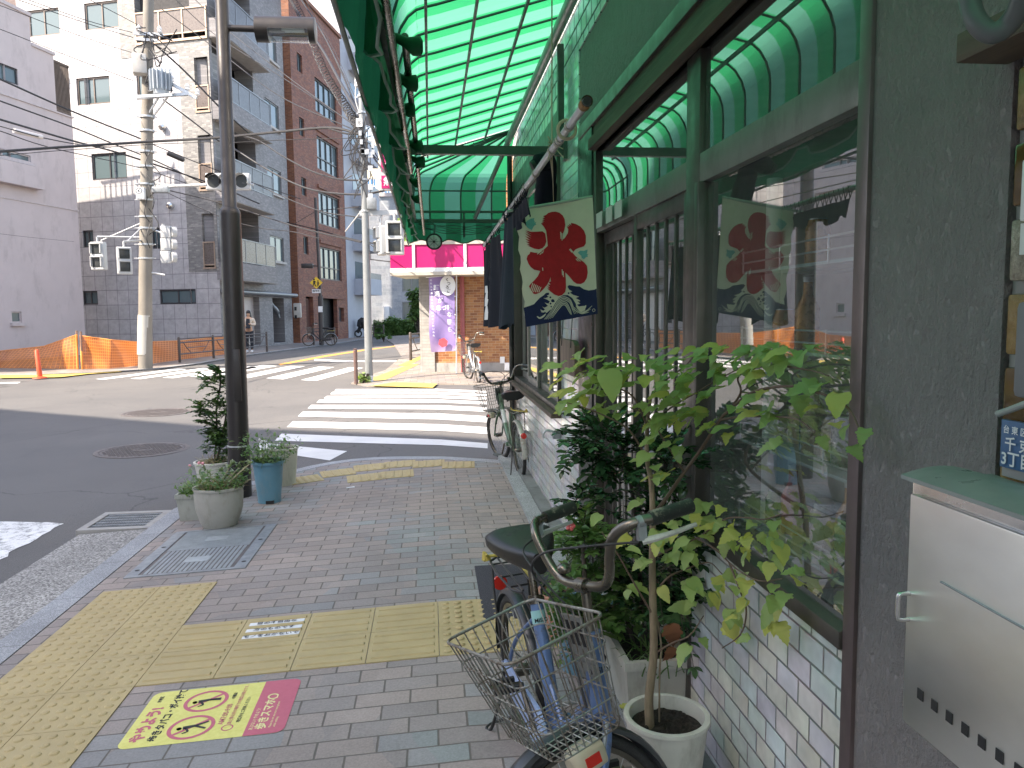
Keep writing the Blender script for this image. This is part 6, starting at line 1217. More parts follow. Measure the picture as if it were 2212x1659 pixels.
def fig(x, z, k):
    m.add([e+Vector((x+.045*k*cos(i*pi/6), 0, z+.16*k+.045*k*sin(i*pi/6))) for i in range(12)], [tuple(range(12))])
    for q in ([(-.05, .1), (.05, .1), (.045, -.06), (-.045, -.06)], [(-.045, -.06), (.0, -.06), (-.05, -.2), (-.09, -.2)], [(0, -.06), (.045, -.06), (.1, -.19), (.06, -.2)], [(.04, .09), (.12, .02), (.1, 0), (.04, .05)]): m.add([e+Vector((x+a*k, 0, z+b*k)) for a, b in q], [(0, 1, 2, 3)])
fig(-.1, .0, 1.0); fig(.09, -.05, .8); m.build('children_symbol', M['black'], ss); m = MB(); a, c = sq(674, 625, -.2), sq(692.5, 633, -.2); m.box((a.x, Ys-.22, c.z), (c.x, Ys-.2, a.z)); m.build('name_plate', M['white'], ss); m = MB(); text_mesh(m, '通学路', ((a.x+c.x)/2, Ys-.222, (a.z+c.z)/2), (1, 0, 0), (0, 0, 1), .13, bold=.02); m.build('plate_text', M['black'], ss)
m = MB(); c = sq(692, 668, -.15); m.box(c-Vector((.1, .05, .15)), c+Vector((.1, .05, .15))); m.build('meter', M['white'], ss)
m = MB(); u, z = FB.pix(635, 655); u2, z2 = FB.pix(648, 696); o = thing('meter_cabinet', 'cream meter cabinet hung on the corner of the brick building', 'cabinet', FB.at(-.1, z2, .2)); c = PY(641, 655, 43.4); d_ = PY(648, 690, 43.4); m.box((c.x-.18, 43.3, d_.z+.1), (c.x+.22, 43.6, c.z)); m.build('box', plain('cream_cabinet', (.5, .47, .42), .5), o, bevel=.05); m = MB()
for z in (.3, .75): m.box((c.x-.12, 43.28, c.z-z-.1), (c.x-.0, 43.3, c.z-z+.1))
m.build('meter_window', M['black'], o)
# vending machine and covered motorcycle
a = G(755, 727, -.1); o = thing('vending_machine', 'pale green drinks vending machine beyond the brick building', 'vending machine', a); b = G(771, 727, -.1); m = MB(); m.box((a.x, a.y, a.z), (b.x, a.y+.8, 1.75)); m.build('cabinet', plain('vending_white', (.5, .58, .5), .4), o, bevel=.03); m = MB(); m.box((a.x+.1, a.y-.02, .75), (b.x-.1, a.y-.001, 1.6)); m.build('display_window', M['curtain'], o); m = MB()
for i in range(3):
    for j in range(6): x = a.x+.16+(b.x-a.x-.3)*j/6; m.box((x, a.y-.03, .85+.24*i), (x+.06, a.y-.021, 1.0+.24*i))
m.build('drink_sample', canm[2], o)
a = G(782, 728, -.1); o = thing('covered_motorbike', 'dark covered scooter parked beside the vending machine', 'scooter', a); m = MB()
m.tube(bez([a+Vector((-.3, 0, .3)), a+Vector((-.1, 0, .7)), a+Vector((.0, 0, 1.1)), a+Vector((.3, 0, .75)), a+Vector((.45, 0, .35))], 5), [.12]*5+[.25]*6+[.3]*5+[.28]*4+[.1], 12); m.build('body', M['black'], o, smooth=True); m = MB()
for s in (-.25, .4): m.tube([a+Vector((s+.22*cos(t), 0, .24+.22*sin(t))) for t in [i*pi/8 for i in range(16)]], .05, 8, closed=True)
m.build('wheel', M['rubber'], o, smooth=True)
# person
pz = -.1; g3 = G(540, 761, pz); o = thing('person', 'person with long black hair in a cream jacket and dark trousers standing by the rail', 'person', g3)
def pp(x, y, z): return g3+Vector((x, y, z))
SK = plain('skin', (.5, .3, .2), .6, var=.03); hair = plain('black_hair', (.012, .01, .01), .4); jk = cloth('cream_jacket', (.62, .54, .44), 0); dk = cloth('dark_trousers', (.03, .035, .045), 0)
skin_mesh('body', [pp(0, 0, .95), pp(0, 0, 1.2), pp(0, 0, 1.42), pp(0, -.01, 1.5), pp(0, -.03, 1.58), pp(.0, -.035, 1.64), pp(-.09, .0, .85), pp(-.1, 0, .5), pp(-.11, 0, .1), pp(.09, 0, .85), pp(.1, -.02, .5), pp(.09, .02, .1), pp(-.17, 0, 1.38), pp(-.21, -.02, 1.15), pp(-.1, -.2, 1.1), pp(.17, 0, 1.38), pp(.23, 0, 1.15), pp(.08, -.2, 1.18), pp(-.04, -.23, 1.12), pp(.03, -.23, 1.2)], [(0, 1), (1, 2), (2, 3), (3, 4), (4, 5), (0, 6), (6, 7), (7, 8), (0, 9), (9, 10), (10, 11), (2, 12), (12, 13), (13, 14), (2, 15), (15, 16), (16, 17), (14, 18), (17, 19)], [.13, .12, .1, .045, .085, .075, .085, .06, .04, .085, .06, .04, .05, .04, .03, .05, .04, .03, .03, .03], SK, o)
skin_mesh('jacket', [pp(0, 0, 1.0), pp(0, 0, 1.2), pp(0, 0, 1.40), pp(-.18, 0, 1.38), pp(-.23, -.01, 1.15), pp(-.12, -.18, 1.1), pp(.18, 0, 1.38), pp(.25, 0, 1.14), pp(.1, -.18, 1.17)], [(0, 1), (1, 2), (2, 3), (3, 4), (4, 5), (2, 6), (6, 7), (7, 8)], [.17, .155, .125, .075, .068, .05, .075, .075, .05], jk, o)
m = MB(); m.tube([pp(0, -.14, 1.4), pp(0, -.17, 1.2), pp(0, -.17, 1.0)], [.07, .085, .1], 12); m.build('dark_top', dk, o, smooth=True)
skin_mesh('trousers', [pp(0, 0, .98), pp(-.09, 0, .86), pp(-.1, 0, .5), pp(-.1, 0, .12), pp(.09, 0, .86), pp(.1, -.02, .5), pp(.09, .02, .12)], [(0, 1), (1, 2), (2, 3), (0, 4), (4, 5), (5, 6)], [.15, .11, .085, .065, .11, .085, .065], dk, o)
m = MB()
for x, y in ((-.1, -.05), (.09, -.03)): m.tube([pp(x, y+.1, .045), pp(x, y-.04, .045), pp(x, y-.14, .03)], [.04, .05, .03], 10)
m.build('shoe', M['white'], o, smooth=True); m = MB(); m.tube([pp(0, .03, 1.7), pp(0, .045, 1.64), pp(0.0, .055, 1.55), pp(.03, .06, 1.42), pp(.05, .05, 1.25)], [.04, .098, .105, .1, .05], 14); m.ball(pp(0, -.0, 1.665), .098, 14, 8); m.build('hair', hair, o, smooth=True); m = MB(); m.box(pp(-.035, -.235, 1.14), pp(.0, -.225, 1.26)); m.build('phone', M['black'], o)
# ------------------------------------------------------------------ overhead cables
ci = [0]
def cable(pts, r, lab, sag=0):
    P_ = [PD(*p) for p in pts]; mb = MB(); mb.tube(bez(P_, 8), r, 6); return tag(mb.build('overhead_cable', M['wire'], smooth=True), lab, 'cable', 'overhead cables')
LA = 'thin black overhead cable strung past the concrete pole'; LB = 'black overhead cable sloping from the left edge down to the right past the pole'; LC = 'thick black overhead bundle crossing nearly level in front of the buildings'; LD = 'overhead cable running across the grey and brick buildings to the steel pole'
for pts, r, l in [([(-60, 145, 17), (0, 171, 18), (155, 240, 21), (305, 300, 24.5)], .024, LB), ([(305, 300, 24.8), (335, 314, 25), (475, 370, 26), (650, 430, 29)], .014, LB),
    ([(-60, 195, 17), (0, 218, 18), (160, 276, 21), (250, 313, 23), (330, 345, 25), (480, 415, 28)], .02, LB), ([(-60, 240, 17), (0, 258, 18), (160, 305, 21), (275, 336, 24), (470, 402, 27), (560, 440, 29)], .028, LB),
    ([(-60, 330, 15), (0, 327, 16), (130, 318, 17), (325, 306, 18), (475, 297, 18), (600, 285, 17.8), (712, 276, 17.5), (775, 289, 17.2)], .03, LC), ([(712, 278, 17.5), (745, 288, 17.3), (776, 290, 17.2)], .02, LC),
    ([(-60, 262, 17), (0, 273, 18), (30, 281, 18), (90, 297, 19), (170, 312, 21), (240, 318, 22)], .014, LB), ([(-60, 268, 17), (0, 283, 18), (110, 319, 20), (300, 362, 24.5), (420, 402, 26)], .013, LB),
    ([(10, -8, 21), (40, 0, 21), (180, 48, 23), (287, 81, 25)], .012, LA), ([(40, -8, 21), (62, 0, 21), (190, 45, 23), (285, 70, 25)], .012, LA), ([(-60, 45, 18), (0, 63, 19), (150, 122, 22), (292, 176, 25)], .01, LA), ([(0, 12, 19), (35, 25, 20), (180, 80, 22), (305, 120, 25)], .01, LA), ([(170, -10, 22), (195, 0, 22), (310, 60, 25)], .012, LA),
    ([(334, 95, 25), (400, 155, 25.5), (475, 232, 26), (540, 290, 27)], .03, 'thick black cable bundle dropping right from the head of the concrete pole'), ([(352, 215, 25), (400, 250, 25.5), (478, 308, 26), (549, 345, 27)], .022, LD), ([(350, 20, 25), (466, 105, 25), (600, 205, 22), (775, 285, 17.5)], .014, LD), ([(380, 0, 25), (466, 76, 25), (614, 170, 22), (770, 272, 17.5)], .012, LD), ([(412, -10, 25), (466, 42, 25), (497, 70, 25), (640, 180, 21), (778, 280, 17.2)], .012, LD),
    ([(480, 290, 22), (549, 300, 21), (610, 337, 20), (669, 368, 19), (725, 386, 18), (779, 390, 17.2)], .02, LD), ([(480, 305, 24), (507, 322, 23), (575, 365, 22), (644, 400, 20), (700, 415, 18.5), (776, 420, 17.2), (830, 412, 17)], .024, LD), ([(540, 392, 24), (628, 432, 22), (700, 458, 19), (782, 470, 17.2)], .014, LD), ([(360, 410, 25), (482, 440, 25), (628, 486, 22), (700, 505, 19), (780, 523, 17.2)], .018, LD), ([(335, 404, 25), (475, 468, 25), (560, 492, 24), (628, 500, 22), (690, 515, 20)], .012, LD), ([(620, 480, 40), (700, 500, 38), (775, 520, 30), (840, 530, 26)], .025, LD),
    ([(504, 308, 18), (620, 302, 17.8), (775, 298, 17.2)], .008, 'thin messenger wire under the thick level bundle'), ([(0, 336, 16), (120, 326, 17), (325, 312, 18), (475, 306, 18)], .008, 'thin messenger wire under the thick level bundle'),
    ([(620, -15, 42), (634, 10, 40), (665, 62, 34), (699, 112, 28), (742, 190, 21), (779, 252, 17.3)], .045, 'thick cable running along the brick building roofline to the steel pole'), ([(640, -15, 42), (690, 60, 34), (735, 150, 25), (781, 262, 17.3)], .03, 'upper cable running down past the roof railing to the steel pole'), ([(644, -15, 40), (700, 80, 32), (760, 195, 21), (783, 256, 17.3)], .012, 'thin cable running down against the sky to the steel pole'), ([(652, -15, 40), (668, 14, 38), (720, 105, 30), (784, 250, 17.3)], .01, 'thin cable running down against the sky to the steel pole'),
    ([(780, 300, 17.2), (800, 330, 16.8), (830, 372, 16), (850, 400, 15.5)], .02, 'short cable from the steel pole towards the pink sign'), ([(783, 285, 17.2), (810, 270, 16.5), (850, 262, 15)], .01, 'thin wire leaving the steel pole over the awning'), ([(783, 300, 17.2), (820, 290, 16.5), (870, 300, 15)], .012, 'thin wire leaving the steel pole over the awning'), ([(790, 523, 17), (830, 545, 16.5), (850, 548, 16.5)], .01, 'loose loop of wire below the signal arm'), ([(797, 560, 30), (850, 566, 28), (900, 570, 28)], .02, 'dark cable behind the signals'),
    ([(0, 505, 19), (60, 512, 20), (160, 522, 22)], .004, 'faint thin wire on the pinkish wall')]: cable(pts, r, l)
# coiled guard along the roofline bundle
P_ = bez([PD(*p) for p in ((628, -10, 42), (662, 58, 34), (699, 150, 28), (744, 225, 21), (782, 287, 17.3))], 40); mb = MB(); q = []
for i in range(len(P_)-1):
    for k in range(2): t = k/2; a = (i+t)*2.2; p = P_[i].lerp(P_[i+1], t); w = .13*(p.y/40)+.05; q.append(p+Vector((w*cos(a), 0, w*sin(a))))
mb.tube(q, .014, 5); tag(mb.build('cable_coil', M['wire'], smooth=True), 'loosely coiled cable spiralling along the bundle beside the brick building', 'cable', None)
for pts in (((60, 286.5, 18.5), (92, 295, 19)),): a = PD(30, 282, 18.2); b = PD(90, 296, 19); tag(MB().tube([a, b], .055, 10).build('cable_sleeve', plain('cream_sleeve', (.6, .56, .54), .5), smooth=True), 'pale sleeve around a cable against the pinkish wall', 'cable cover')
a = PD(362, 331, 25); b = PD(397, 346, 25.2); tag(MB().tube([a-(b-a)*.05, a, b, b+(b-a)*.05], [.02, .075, .075, .02], 10).build('cable_joint', M['wire'], smooth=True), 'fat black cable joint right of the concrete pole', 'cable joint')
# ================================================================== bicycles
H0 = Vector((.88, 0, .57)); H1 = Vector((.81, 0, .89)); SAX = (H1-H0).normalized()
def bicycle(label, loc, hd, steer, lean, k, frame, accent, loaded=True, group=None, name='bicycle', basket=True, fender=None, blue=False, bar='up', dirty=True):
    """city bicycle: local x forward, y left, z up"""
    root = thing(name, label, 'bicycle', loc, group); org = Vector(loc)
    RL = Matrix.Rotation(hd, 3, 'Z') @ Matrix.Rotation(lean, 3, 'X')
    RS = Matrix.Rotation(steer, 3, SAX)
    def A(p): return org + RL @ (Vector(p)*k)
    def S(p): return org + RL @ ((H0 + RS @ (Vector(p)-H0))*k)
    r = .27; ft = frame; n_sp = 28
    def bld(mb, nm, mat, par=root, **kw): return mb.build(nm, mat, par, smooth=True, **kw)
    def wheel(T, c, nm='wheel'):
        c = Vector(c); m = MB(); m.tube([T(c+Vector((r*cos(a), 0, r*sin(a)))) for a in [2*pi*i/56 for i in range(56)]], .0185*k, 12, closed=True); w = bld(m, 'wheel', M['rubber'])
        m = MB(); R2 = r-.022; rows_ = []
        for i in range(57): a = 2*pi*i/56; d = Vector((cos(a), 0, sin(a))); rows_.append([T(c+d*(R2+q)+Vector((0, y, 0))) for q, y in ((.006, -.013), (-.008, -.009), (-.008, .009), (.006, .013))])
        m.grid(rows_); bld(m, 'rim', M['chrome'], w); m = MB()
        for i in range(n_sp): a = 2*pi*i/n_sp; s = 1 if i % 2 else -1; h = a+(.55 if (i//2) % 2 else -.55); m.tube([T(c+Vector((.018*cos(h), s*.028, .018*sin(h)))), T(c+Vector((R2*cos(a), 0, R2*sin(a))))], .0009*k, 4, cap=False)
        bld(m, 'spokes', M['galv'], w); m = MB(); m.tube([T(c+Vector((0, -.05, 0))), T(c+Vector((0, -.032, 0))), T(c+Vector((0, .032, 0))), T(c+Vector((0, .05, 0)))], [.01*k, .024*k, .024*k, .01*k], 14); bld(m, 'hub', M['chrome'], w)
    wheel(A, (0, 0, r)); wheel(S, (1.05, 0, r))
    fm = fender or M['steel']
    def guard(T, c, a0, a1, nm):
        m = MB(); rows_ = []; c = Vector(c)
        for i in range(25): a = a0+(a1-a0)*i/24; d = Vector((cos(a), 0, sin(a))); rows_.append([T(c+d*(r+q)+Vector((0, y, 0))) for y, q in ((-.028, .022), (-.024, .034), (-.01, .041), (.01, .041), (.024, .034), (.028, .022))])
        m.grid(rows_); m.tube([T(c+Vector((0, .045, 0))), T(c+Vector((cos(a1)*(r+.025), .028, sin(a1)*(r+.025))))], .003*k, 6); m.tube([T(c+Vector((0, -.045, 0))), T(c+Vector((cos(a1)*(r+.025), -.028, sin(a1)*(r+.025))))], .003*k, 6); return bld(m, 'mudguard', fm)
    guard(A, (0, 0, r), radians(20), radians(188), 'rear'); guard(S, (1.05, 0, r), radians(35), radians(200), 'front')
    # frame
    BB = (.43, 0, .27); m = MB(); m.tube([A(BB), A((.35, 0, .5)), A((.285, 0, .665))], [.026*k, .024*k, .022*k], 14)
    m.tube([A(p) for p in bez([(.862, 0, .665), (.80, 0, .56), (.68, 0, .42), (.56, 0, .335), (.44, 0, .275)], 8)], .0275*k, 16)
    m.tube([A((.833, 0, .77)), A((.885, 0, .565))], .0285*k, 16); m.tube([A((.40, -.06, .27)), A((.40, .06, .27))], .024*k, 14)
    for s in (1, -1):
        m.tube([A(p) for p in bez([(.42, s*.03, .27), (.25, s*.045, .275), (0, s*.055, r)], 5)], .0095*k, 8); m.tube([A(p) for p in bez([(.305, s*.016, .60), (.15, s*.05, .46), (0, s*.055, r)], 5)], .008*k, 8)
    m.tube([A((.52, 0, .318)), A((.378, 0, .42))], .009*k, 8)
    fr = bld(m, 'frame', ft)
    if accent: m = MB(); m.tube([A(p) for p in bez([(.835, 0, .607), (.78, 0, .535), (.70, 0, .445)], 6)], .0282*k, 16); bld(m, 'white_panel', accent, fr)
    m = MB(); m.tube([A((.292, 0, .645)), A((.283, 0, .672))], .025*k, 14); m.tube([A((.292, -.028, .66)), A((.292, .028, .66))], .009*k, 10); bld(m, 'seat_clamp', M['chrome'])
    m = MB(); m.tube([A((.287, 0, .65)), A((.245, 0, .80))], .0135*k, 14); bld(m, 'seat_post', M['chrome'])
    # saddle
    rows_ = []; N = 22
    for i in range(15):
        t = i/14; x = .085+.30*t; w = (.108*(1-t)**.55+.024)*(1 if t > .02 else .75) if t < .98 else .015; w = max(.018, .124*(1-t**1.6)+.024*t) * (.8 if i == 0 else 1); hgt = .068*(1-.25*t); zt = .825+.018*(1-t)**2+.006*t; ring = []
        for j in range(N):
            a = 2*pi*j/N; y = w*cos(a)*(1 if abs(cos(a)) < 2 else 1); z = sin(a); y = w*abs(cos(a))**.65*(1 if cos(a) > 0 else -1); z = (abs(sin(a))**.7)*(1 if sin(a) > 0 else -1); ring.append(A((x, y, zt+(z*.022 if z > 0 else z*hgt))))
        rows_.append(ring)
    m = MB(); m.grid(rows_, close=True); k0 = len(m.v); m.add(rows_[0], [tuple(range(N))]); m.add(rows_[-1], [tuple(range(N))]); sdl = bld(m, 'saddle', SADM, sharp=70)
    m = MB()
    for s in (1, -1): m.tube([A(p) for p in bez([(.12, s*.035, .79), (.18, s*.03, .765), (.27, s*.02, .765), (.34, s*.01, .79)], 4)], .0035*k, 6)
    for s in (1, -1): m.tube([A((.13+.02*i/4 + .004*(i % 2), s*.05+.006*(i % 2), .775-.012*i/4)) for i in range(5)], .008*k, 8)
    bld(m, 'saddle_springs', M['black_metal'], sdl)
    # steered parts
    m = MB()
    for s in (1, -1): m.tube([S(p) for p in bez([(.888, s*.03, .555), (.92, s*.045, .50), (.985, s*.048, .40), (1.05, s*.05, r)], 6)], [.0125*k]*6+[.0125*k]*6+[.009*k]*7, 12)
    m.tube([S((.888, -.05, .552)), S((.888, .05, .552))], .0155*k, 12); bld(m, 'fork', ft)
    m = MB(); m.tube([S((.84, 0, .75)), S((.808, 0, .895))], .0135*k, 14); m.tube([S((.835, 0, .765)), S((.84, 0, .745))], .026*k, 14); m.tube([S((.814, -.022, .893)), S((.814, .022, .893))], .021*k, 14); m.tube([S((.79, 0, .875)), S((.775, 0, .868))], .007*k, 8); bld(m, 'stem', M['chrome'])
    hb = [(.62, .285, 1.045), (.70, .275, 1.05), (.765, .245, 1.055), (.80, .205, 1.035), (.81, .175, .985), (.812, .14, .925), (.812, .09, .897), (.812, 0, .893)]
    if bar == 'up': pts = hb + [(x, -y, z) for x, y, z in hb[-2::-1]]
    m = MB(); m.tube([S(p) for p in bez(pts, 7)], .0138*k, 14); bar_ = bld(m, 'handlebar', M['chrome'])
    for s in (1, -1):
        m = MB(); g = [Vector((.60, s*.287, 1.043)), Vector((.72, s*.268, 1.052))]; rs = []; q = []
        for i in range(25): t = i/24; q.append(S(g[0].lerp(g[1], t))); rs.append((.0185+.0012*(i % 2))*k)
        m.tube(q, rs, 14); bld(m, 'grip', GRIPM, bar_)
        m = MB(); m.tube([S(p) for p in ((.742, s*.262, 1.054), (.755, s*.258, 1.054))], .017*k, 12); m.bar(S((.748, s*.262, 1.05)), S((.76, s*.262, 1.01)), .022*k, .02*k); bld(m, 'brake_bracket', M['steel'], bar_)
        m = MB(); m.tube([S(p) for p in ((.76, s*.262, 1.008), (.73, s*.283, 1.006), (.68, s*.295, 1.002), (.615, s*.30, .998))], [.010*k, .009*k, .007*k, .006*k], 8); bld(m, 'brake_lever', plain('worn_white_lever', (.5, .5, .46), .5, .2, var=.2, scale=60) if 'worn_white_lever' not in bpy.data.materials else bpy.data.materials['worn_white_lever'], bar_)
    m = MB(); m.tube([S(p) for p in bez([(.77, .262, 1.01), (.86, .16, 1.03), (.90, .0, 1.02), (.90, -.10, .96), (.88, -.06, .85), (.90, -.02, .74), (.93, .02, .6)], 8)], .0032*k, 7); m.tube([S(p) for p in bez([(.77, -.262, 1.01), (.86, -.2, 1.0), (.885, -.08, .93), (.87, .0, .84)], 8)] + [A(p) for p in bez([(.86, .03, .7), (.70, .03, .46), (.5, .03, .33), (.2, .05, .3), (.03, .05, .3)], 6)], .0032*k, 7); bld(m, 'brake_cable', M['wire'])
    m = MB(); m.ball(S((.80, -.10, .93)), .022*k, 12, 8, sz=.7); bld(m, 'bell', M['chrome'], bar_)
    # lamp and front bracket
    m = MB(); c = Vector((1.0, .075, .52)); 
    rows_ = []
    for t, w in ((-.045, .024), (-.04, .034), (0, .037), (.03, .036), (.05, .030), (.054, .02)): rows_.append([S(c+Vector((t, (w*abs(cos(a))**.6)*(1 if cos(a) > 0 else -1), w*.95*(abs(sin(a))**.6)*(1 if sin(a) > 0 else -1)))) for a in [2*pi*j/20 for j in range(20)]])
    m.grid(rows_, close=True); m.add(rows_[0], [tuple(range(20))]); m.add(rows_[-1], [tuple(range(20))]); lm = bld(m, 'headlamp', CREAMP, sharp=60)
    m = MB(); q = c+Vector((.005, .036, 0)); m.hexa([S(q+Vector(v)) for v in ((-.024, 0, -.012), (.02, 0, -.012), (.02, 0, .014), (-.024, 0, .014), (-.024, .004, -.012), (.02, .004, -.012), (.02, .004, .014), (-.024, .004, .014))]); bld(m, 'side_reflector', REDP, lm); m = MB(); m.tube([S((.95, .07, .50)), S((.90, .05, .555))], .006*k, 8); bld(m, 'lamp_bracket', M['steel'])
    m = MB(); m.hexa([S((x, y, z)) for z in (.70, .835) for x, y in ((.875, -.05), (.875, .05), (.881, .05), (.881, -.05))]); m.hexa([S((x, y, z)) for z in (.655, .699) for x, y in ((.872, -.038), (.872, .038), (.885, .038), (.885, -.038))]); br_ = bld(m, 'basket_bracket', plain('grey_bracket', (.24, .25, .24), .4, .5) if 'grey_bracket' not in bpy.data.materials else bpy.data.materials['grey_bracket']); m = MB()
    for y in (-.028, 0, .028): m.hexa([S((x, yy, z)) for z in (.75, .82) for x, yy in ((.8745, y-.007), (.8745, y+.007), (.8825, y+.007), (.8825, y-.007))])
    bld(m, 'slots', M['black'], br_)
    # basket: tapered wire mesh
    if basket:
        x0, x1, zt, zb = .885, 1.175, .865, .575; tw, bw_ = .195, .14; xb0, xb1 = .90, 1.11; rd = .035
        def ringb(t, nn=0):
            a0, a1 = x0+(xb0-x0)*t, x1+(xb1-x1)*t; w = tw+(bw_-tw)*t; z = zt+(zb-zt)*t; out = []
            for cx, cy, s_ in ((a1-rd, w-rd, 0), (a0+rd, w-rd, 1), (a0+rd, -w+rd, 2), (a1-rd, -w+rd, 3)):
                for i in range(5): th = (s_+i/4)*pi/2; out.append(Vector((cx+rd*cos(th), cy+rd*sin(th), z)))
            return out
        bk = MB(); bk.tube([S(p) for p in ringb(0)], .0042*k, 8, closed=True)
        for t in (.24, .48, .72, 1.0): bk.tube([S(p) for p in ringb(t)], .0023*k, 6, closed=True)
        rw = .0021*k
        for i in range(11):     # front and back walls, joined through the bottom
            u = -1+2*(i+.5)/11; bk.tube([S((x0, u*(tw-.02), zt)), S((xb0, u*(bw_-.01), zb)), S((xb1, u*(bw_-.01), zb)), S((x1, u*(tw-.02), zt))], rw, 5)
        for i in range(9):
            u = (i+.5)/9; xa_ = x0+.02+(x1-x0-.04)*u; xb_ = xb0+.01+(xb1-xb0-.02)*u; bk.tube([S((xa_, -tw, zt)), S((xb_, -bw_, zb)), S((xb_, bw_, zb)), S((xa_, tw, zt))], rw, 5)
        bld(bk, 'basket', BASKM)
    # rear rack
    m = MB(); zr = .67; m.tube([A(p) for p in [(.24, .035, zr), (.20, .06, zr), (.0, .07, zr), (-.13, .06, zr), (-.165, .03, zr), (-.165, -.03, zr), (-.13, -.06, zr), (0, -.07, zr), (.20, -.06, zr), (.24, -.035, zr)]], .0048*k, 8)
    for y in (-.025, .025): m.tube([A((.22, y, zr)), A((-.16, y, zr))], .0038*k, 6)
    for x in (-.1, .05, .16): m.tube([A((x, -.065, zr-.003)), A((x, .065, zr-.003))], .0038*k, 6)
    for s in (1, -1): m.tube([A((-.08, s*.065, zr)), A((-.06, s*.07, .58)), A((0, s*.065, r+.01))], .0042*k, 6); m.tube([A((.24, s*.035, zr)), A((.30, s*.02, .62))], .004*k, 6)
    rk = bld(m, 'rear_rack', M['black_metal'] if blue else M['chrome'])
    m = MB(); m.tube(bez([A((-.16, -.07, zr+.012)), A((-.13, -.01, zr+.018)), A((-.08, .02, zr+.02)), A((.05, .03, zr+.012)), A((.18, .02, zr+.02))], 8), .0065*k, 8)
    for i in range(6): a = i*1.1; m.tube([A((-.15+.012*cos(a), -.07+.015*sin(a), zr+.0)), A((-.15+.02*sin(a), -.075, zr+.03))], .006*k, 6)
    bld(m, 'bungee_cord', YELC, rk)
    m = MB(); c = Vector((-.305, 0, .46)) if not blue else Vector((-.26, 0, .53)); m.tube([A(c+Vector((.01, 0, 0))), A(c+Vector((-.012, 0, 0)))], [.03*k, .026*k], 16); bld(m, 'rear_reflector', REDP)
    # chain guard, crank, pedals, stand
    m = MB()
    for y0, y1 in ((-.052, -.066),):
        out = [];  
        for i in range(17): a = pi/2+pi*i/16; out.append((0+.05*cos(a), r+.05*sin(a)))
        for i in range(17): a = -pi/2+pi*i/16; out.append((.43+.085*cos(a), .27+.085*sin(a)))
        nn = len(out); m.add([A((x, y, z)) for y in (y0, y1) for x, z in out], [tuple(range(nn)), tuple(range(2*nn-1, nn-1, -1))] + [(i, (i+1) % nn, (i+1) % nn+nn, i+nn) for i in range(nn)])
    m.build('chain_guard', CHM if blue else ft, root, bevel=.002)
    m = MB(); 
    for s, a in ((1, .9), (-1, .9+pi)):
        e = (.43+.16*cos(a), s*.085, .27-.16*sin(a)); m.tube([A((.43, s*.072, .27)), A(e)], .009*k, 8); m.tube([A(e), A((e[0], s*.19, e[2]))], .006*k, 8)
    bld(m, 'crank', M['chrome']); 
    for s, a in ((1, .9), (-1, .9+pi)):
        e = (.43+.16*cos(a), .27-.16*sin(a)); m = MB()
        for dx in (-.03, .03): m.hexa([A((e[0]+dx+x, s*y, e[1]+z)) for z in (-.01, .01) for x, y in ((-.008, .10), (.008, .10), (.008, .185), (-.008, .185))])
        m.build('pedal', M['black'] if blue else M['steel'], root)
    m = MB(); gz_ = .0; m.tube([A(p) for p in bez([(.02, .07, .30), (-.02, .085, .17), (-.07, .12, .02), (-.1, .135, .008), (-.13, .09, .008), (-.10, 0, .03), (-.13, -.09, .008), (-.1, -.135, .008), (-.07, -.12, .02), (-.02, -.085, .17), (.02, -.07, .30)], 5)], .0065*k, 8); bld(m, 'kickstand', M['black_metal'])
    if blue:   # maker style lettering bands on the tubes as plain coloured decals
        m = MB(); m.tube([A((.318, 0, .585)), A((.302, 0, .625))], .0248*k, 14, cap=False); bld(m, 'decal_band', plain('decal_teal', (.25, .5, .5), .35), fr)
        tm_ = MB()
        p0 = A((.315, 0, .595)); ux = (A((.315, -.1, .595))-A((.315, .1, .595))).normalized()*-1; uz = (A((.29, 0, .66))-A((.34, 0, .53))).normalized(); nrm = ux.cross(uz)
        text_mesh(tm_, 'MISIO', p0+nrm*.027*k, ux, uz, .016, bold=.02); p1 = A((.858, 0, .67)); text_mesh(tm_, 'MISIO', p1+nrm*.0315*k, ux, uz, .017, bold=.02)
        tm_.build('tube_lettering', M['black'], fr)
    return root
def dirty(name, c, metal=.0, rough=.35, rust=(.14, .07, .035), amt=.62):
    n = NB(name); f = n.noise(9, 7, .7); g = n.noise(60, 5, .7); k_ = n.rng(n.math('ADD', n.math('MULTIPLY', f, .6), n.math('MULTIPLY', g, .4)), amt-.06, amt+.04, 0, 1)
    cc = n.mix(n.rng(n.noise(4, 4), .3, .7, 0, 1), sc(c, .8), sc(c, 1.15)); n.col(n.mix(n.math('MULTIPLY', k_, .8), cc, rust)).metal(metal); n.rough(n.rng(k_, 0, 1, rough, .75)); n.bump(g, .12, .002); return n.m
SADM = dirty('black_vinyl', (.014, .014, .014), 0, .42, (.04, .04, .04), .6); GRIPM = dirty('grip_rubber', (.02, .025, .022), 0, .5, (.3, .29, .22), .60)
CREAMP = dirty('yellowed_plastic', (.52, .46, .33), 0, .35, (.25, .18, .1)); REDP = NB('red_reflector').col((.55, .03, .02)).rough(.15).m; BASKM = dirty('basket_wire', (.30, .30, .28), .7, .35, (.16, .12, .09), .52); YELC = dirty('yellow_cord', (.42, .33, .06), 0, .7, (.15, .12, .04)); CHM = dirty('pale_blue_guard', (.27, .36, .56), 0, .35, (.2, .17, .15), .64)
BLUE = dirty('faded_blue_paint', (.10, .17, .33), .2, .3, (.1, .1, .11), .60); GREEN = dirty('sage_green_paint', (.12, .19, .13), .2, .32, (.2, .15, .1), .60); SILV = dirty('silver_paint', (.4, .42, .43), .5, .3)
